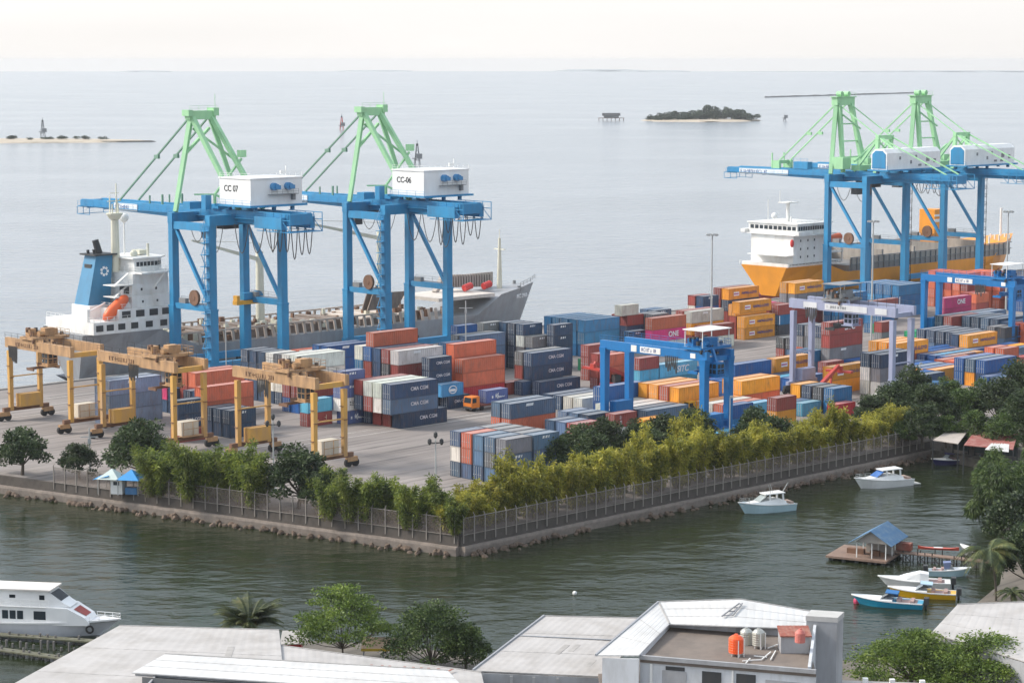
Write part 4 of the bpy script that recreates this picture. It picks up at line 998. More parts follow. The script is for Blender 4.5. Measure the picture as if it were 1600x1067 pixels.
def container_meshes(L):
    if L in CM: return CM[L]
    ln = 12.19 if L == 40 else 6.06; H = 2.9 if L == 40 else 2.59
    b = MB()
    e = 0.03
    for (p0, p1, nr) in (((0.1, e, 0), (ln - 0.1, e, 0), (0, -1, 0)), ((ln - 0.1, CW - e, 0), (0.1, CW - e, 0), (0, 1, 0)), ((e + 0.02, CW - 0.1, 0), (e + 0.02, 0.1, 0), (-1, 0, 0)), ((ln - e, 0.1, 0), (ln - e, CW - 0.1, 0), (1, 0, 0))):
        b.add(*corrug(p0, p1, H - 0.2, 0.12, nr))
    b.lohi((0.06, 0.06, 0.02), (ln - 0.06, CW - 0.06, 0.13))
    body = b.mesh('container_body', CBODY)
    f = MB()
    for x in (0.0, ln - 0.14):
        for y in (0.0, CW - 0.14): f.lohi((x, y, 0), (x + 0.14, y + 0.14, H))
    for y in (0.0, CW - 0.12):
        f.lohi((0.14, y, 0), (ln - 0.14, y + 0.12, 0.14)); f.lohi((0.14, y, H - 0.1), (ln - 0.14, y + 0.12, H))
    for x in (0.0, ln - 0.12):
        f.lohi((x, 0.14, 0), (x + 0.12, CW - 0.14, 0.14)); f.lohi((x, 0.14, H - 0.14), (x + 0.12, CW - 0.14, H))
    frame = f.mesh('container_frame', CBODY)
    r = MB(); n = int(ln / 0.6); vs = []; 
    for i in range(n + 1):
        x = 0.12 + (ln - 0.24) * i / n; z = H - 0.03 - (0.03 if i % 2 else 0); vs += [(x, 0.1, z), (x, CW - 0.1, z)]
    r.add(vs, [(2 * i, 2 * i + 2, 2 * i + 3, 2 * i + 1) for i in range(n)])
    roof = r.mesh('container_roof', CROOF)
    d = MB(); d.lohi((-0.01, 0.16, 0.16), (0.045, CW / 2 - 0.02, H - 0.16)); d.lohi((-0.01, CW / 2 + 0.02, 0.16), (0.045, CW - 0.16, H - 0.16))
    for k in range(3):
        z = 0.16 + (H - 0.32) * k / 3; d.lohi((-0.025, 0.2, z + 0.12), (-0.011, CW - 0.2, z + 0.2))
    door = d.mesh('container_door', CBODY)
    k = MB()
    for y in (0.42, 0.92, CW - 0.92, CW - 0.42): k.lohi((-0.09, y - 0.03, 0.12), (-0.03, y + 0.03, H - 0.12))
    for y in (0.5, 1.0, CW - 0.84, CW - 0.34): k.lohi((-0.08, y - 0.1, 1.05), (-0.04, y + 0.2, 1.12))
    rod = k.mesh('lock_rod', ROD)
    CM[L] = (body, frame, roof, door, rod, ln, H)
    return CM[L]

EXTRA = {}
def extra(kind, L):
    """painted lettering and marks on the long side, cached"""
    k = (kind, L)
    if k in EXTRA: return EXTRA[k]
    ln = 12.19 if L == 40 else 6.06; H = 2.9 if L == 40 else 2.59; y = -0.035; out = []
    T = lambda w, size, mat, x, z, sh=0.0, rot=FACE_NT: out.append(('lettering', text_mesh(w, size, mat, sh), (x, y, z), rot))
    if kind == 'CMA': T('CMA CGM', 0.98 if L == 40 else 0.8, paint('worn_ink', (0.62, 0.58, 0.60), 0.6), ln * 0.60, H * 0.55)
    elif kind == 'SITC': T('SITC', 1.9, INKW, ln * 0.60, H * 0.5, 0.25)
    elif kind == 'ONE': T('ONE', 1.75, INKW, ln * 0.62, H * 0.52)
    elif kind == 'HL':
        q = 1.0 if L == 40 else 0.8; x0 = ln * 0.16
        m = MB(); m.lohi((x0, y, H * 0.5 - q * .5), (x0 + q * 2.1, y + 0.03, H * 0.5 + q * .5)); out.append(('logo', m.mesh('logo', INKW), (0, 0, 0), (0, 0, 0)))
        m = MB(); m.lohi((x0 + q * .05, y - 0.012, H * .5 - q * .16), (x0 + q * 1.9, y - 0.002, H * .5 + q * .16)); out.append(('logo', m.mesh('logo', paint('logo_magenta', (0.42, 0.06, 0.22), 0.5)), (0, 0, 0), (0, 0, 0)))
        T('HAPAG-LLOYD', 0.9 if L == 40 else 0.5, INKBLUE, ln * 0.67, H * 0.5)
    elif kind == 'HP': T('HAPAG-LLOYD', 1.15, INKBLUE, ln * 0.64, H * 0.42)
    elif kind == 'SPIL':
        m = MB(); x0 = ln * 0.40; z0 = H * 0.40          # a flowing script: tall loops, then a low running line
        P = [(0, .5), (.25, .95), (.1, .25), (.5, .75), (.55, .15), (.4, .5), (.9, 1.0), (.75, .05), (1.0, .55), (1.2, .2), (1.35, .5), (1.5, .2), (1.65, .45), (1.85, .22), (2.0, .42), (2.3, .28), (2.9, .4)]
        m.path([V((x0 + p[0] * .92, y - 0.03, z0 + (p[1] - .3) * 1.25)) for p in P], 0.06, 4); m.lohi((ln * .24, y - 0.03, H * .36), (ln * .30, y, H * .56)); out.append(('lettering', m.mesh('lettering', INKW), (0, 0, 0), (0, 0, 0)))
    elif kind == 'GL':
        m = MB(); rg = []
        for i in range(25):
            a = 2 * math.pi * i / 24; rg.append(V((ln * .5 + 1.05 * math.cos(a), y - 0.03, H * .52 + 0.75 * math.sin(a))))
        m.path(rg, 0.1, 5); m.lohi((ln * .5 - .95, y - .03, H * .5 - .3), (ln * .5 + .8, y, H * .5 + .22)); out.append(('logo', m.mesh('logo', INKW), (0, 0, 0), (0, 0, 0)))
    elif kind == 'SQ':
        m = MB(); m.lohi((0.6, y, 0.7), (1.8, y + 0.03, 2.0)); out.append(('logo', m.mesh('logo', INKW), (0, 0, 0), (0, 0, 0)))
    elif kind in 'DXWV':
        m = MB(); z0 = H * 0.72
        mt = INKW
        if kind == 'D':
            x0 = ln * 0.34; sz = 0.42 if L == 20 else 0.5
            for i in range(7):
                if i in (2, 5) and L == 20: continue
                a = x0 + i * sz * 0.55; m.add([(a, y, z0), (a + sz * .42, y, z0), (a + sz * .7, y, z0 + sz), (a + sz * .28, y, z0 + sz), (a, y + .03, z0), (a + sz * .42, y + .03, z0), (a + sz * .7, y + .03, z0 + sz), (a + sz * .28, y + .03, z0 + sz)], [(0, 1, 2, 3), (4, 7, 6, 5), (0, 4, 5, 1), (1, 5, 6, 2), (2, 6, 7, 3), (3, 7, 4, 0)])
        elif kind == 'X': marks(m, (ln * .35, y + .03, H * .4), (1, 0, 0), (0, 0, 1), 5, 0.75, 40); mt = INK
        elif kind == 'W': marks(m, (ln * .36, y + .03, H * .38), (1, 0, 0), (0, 0, 1), 4, 0.95, 44); mt = paint('cream_ink', (0.7, 0.5, 0.35), 0.5)
        elif kind == 'V': marks(m, (ln * .22, y + .03, H * .88), (0, 0, -1), (1, 0, 0), 5, 0.55, 46)
        out.append(('lettering', m.mesh('lettering', mt), (0, 0, 0), (0, 0, 0)))
    elif kind == '|':
        m = MB(); m.lohi((0.16, y, 0.2), (0.52, y + 0.03, H - 0.2)); out.append(('side_stripe', m.mesh('side_stripe', INKW), (0, 0, 0), (0, 0, 0)))
    EXTRA[k] = out
    return out

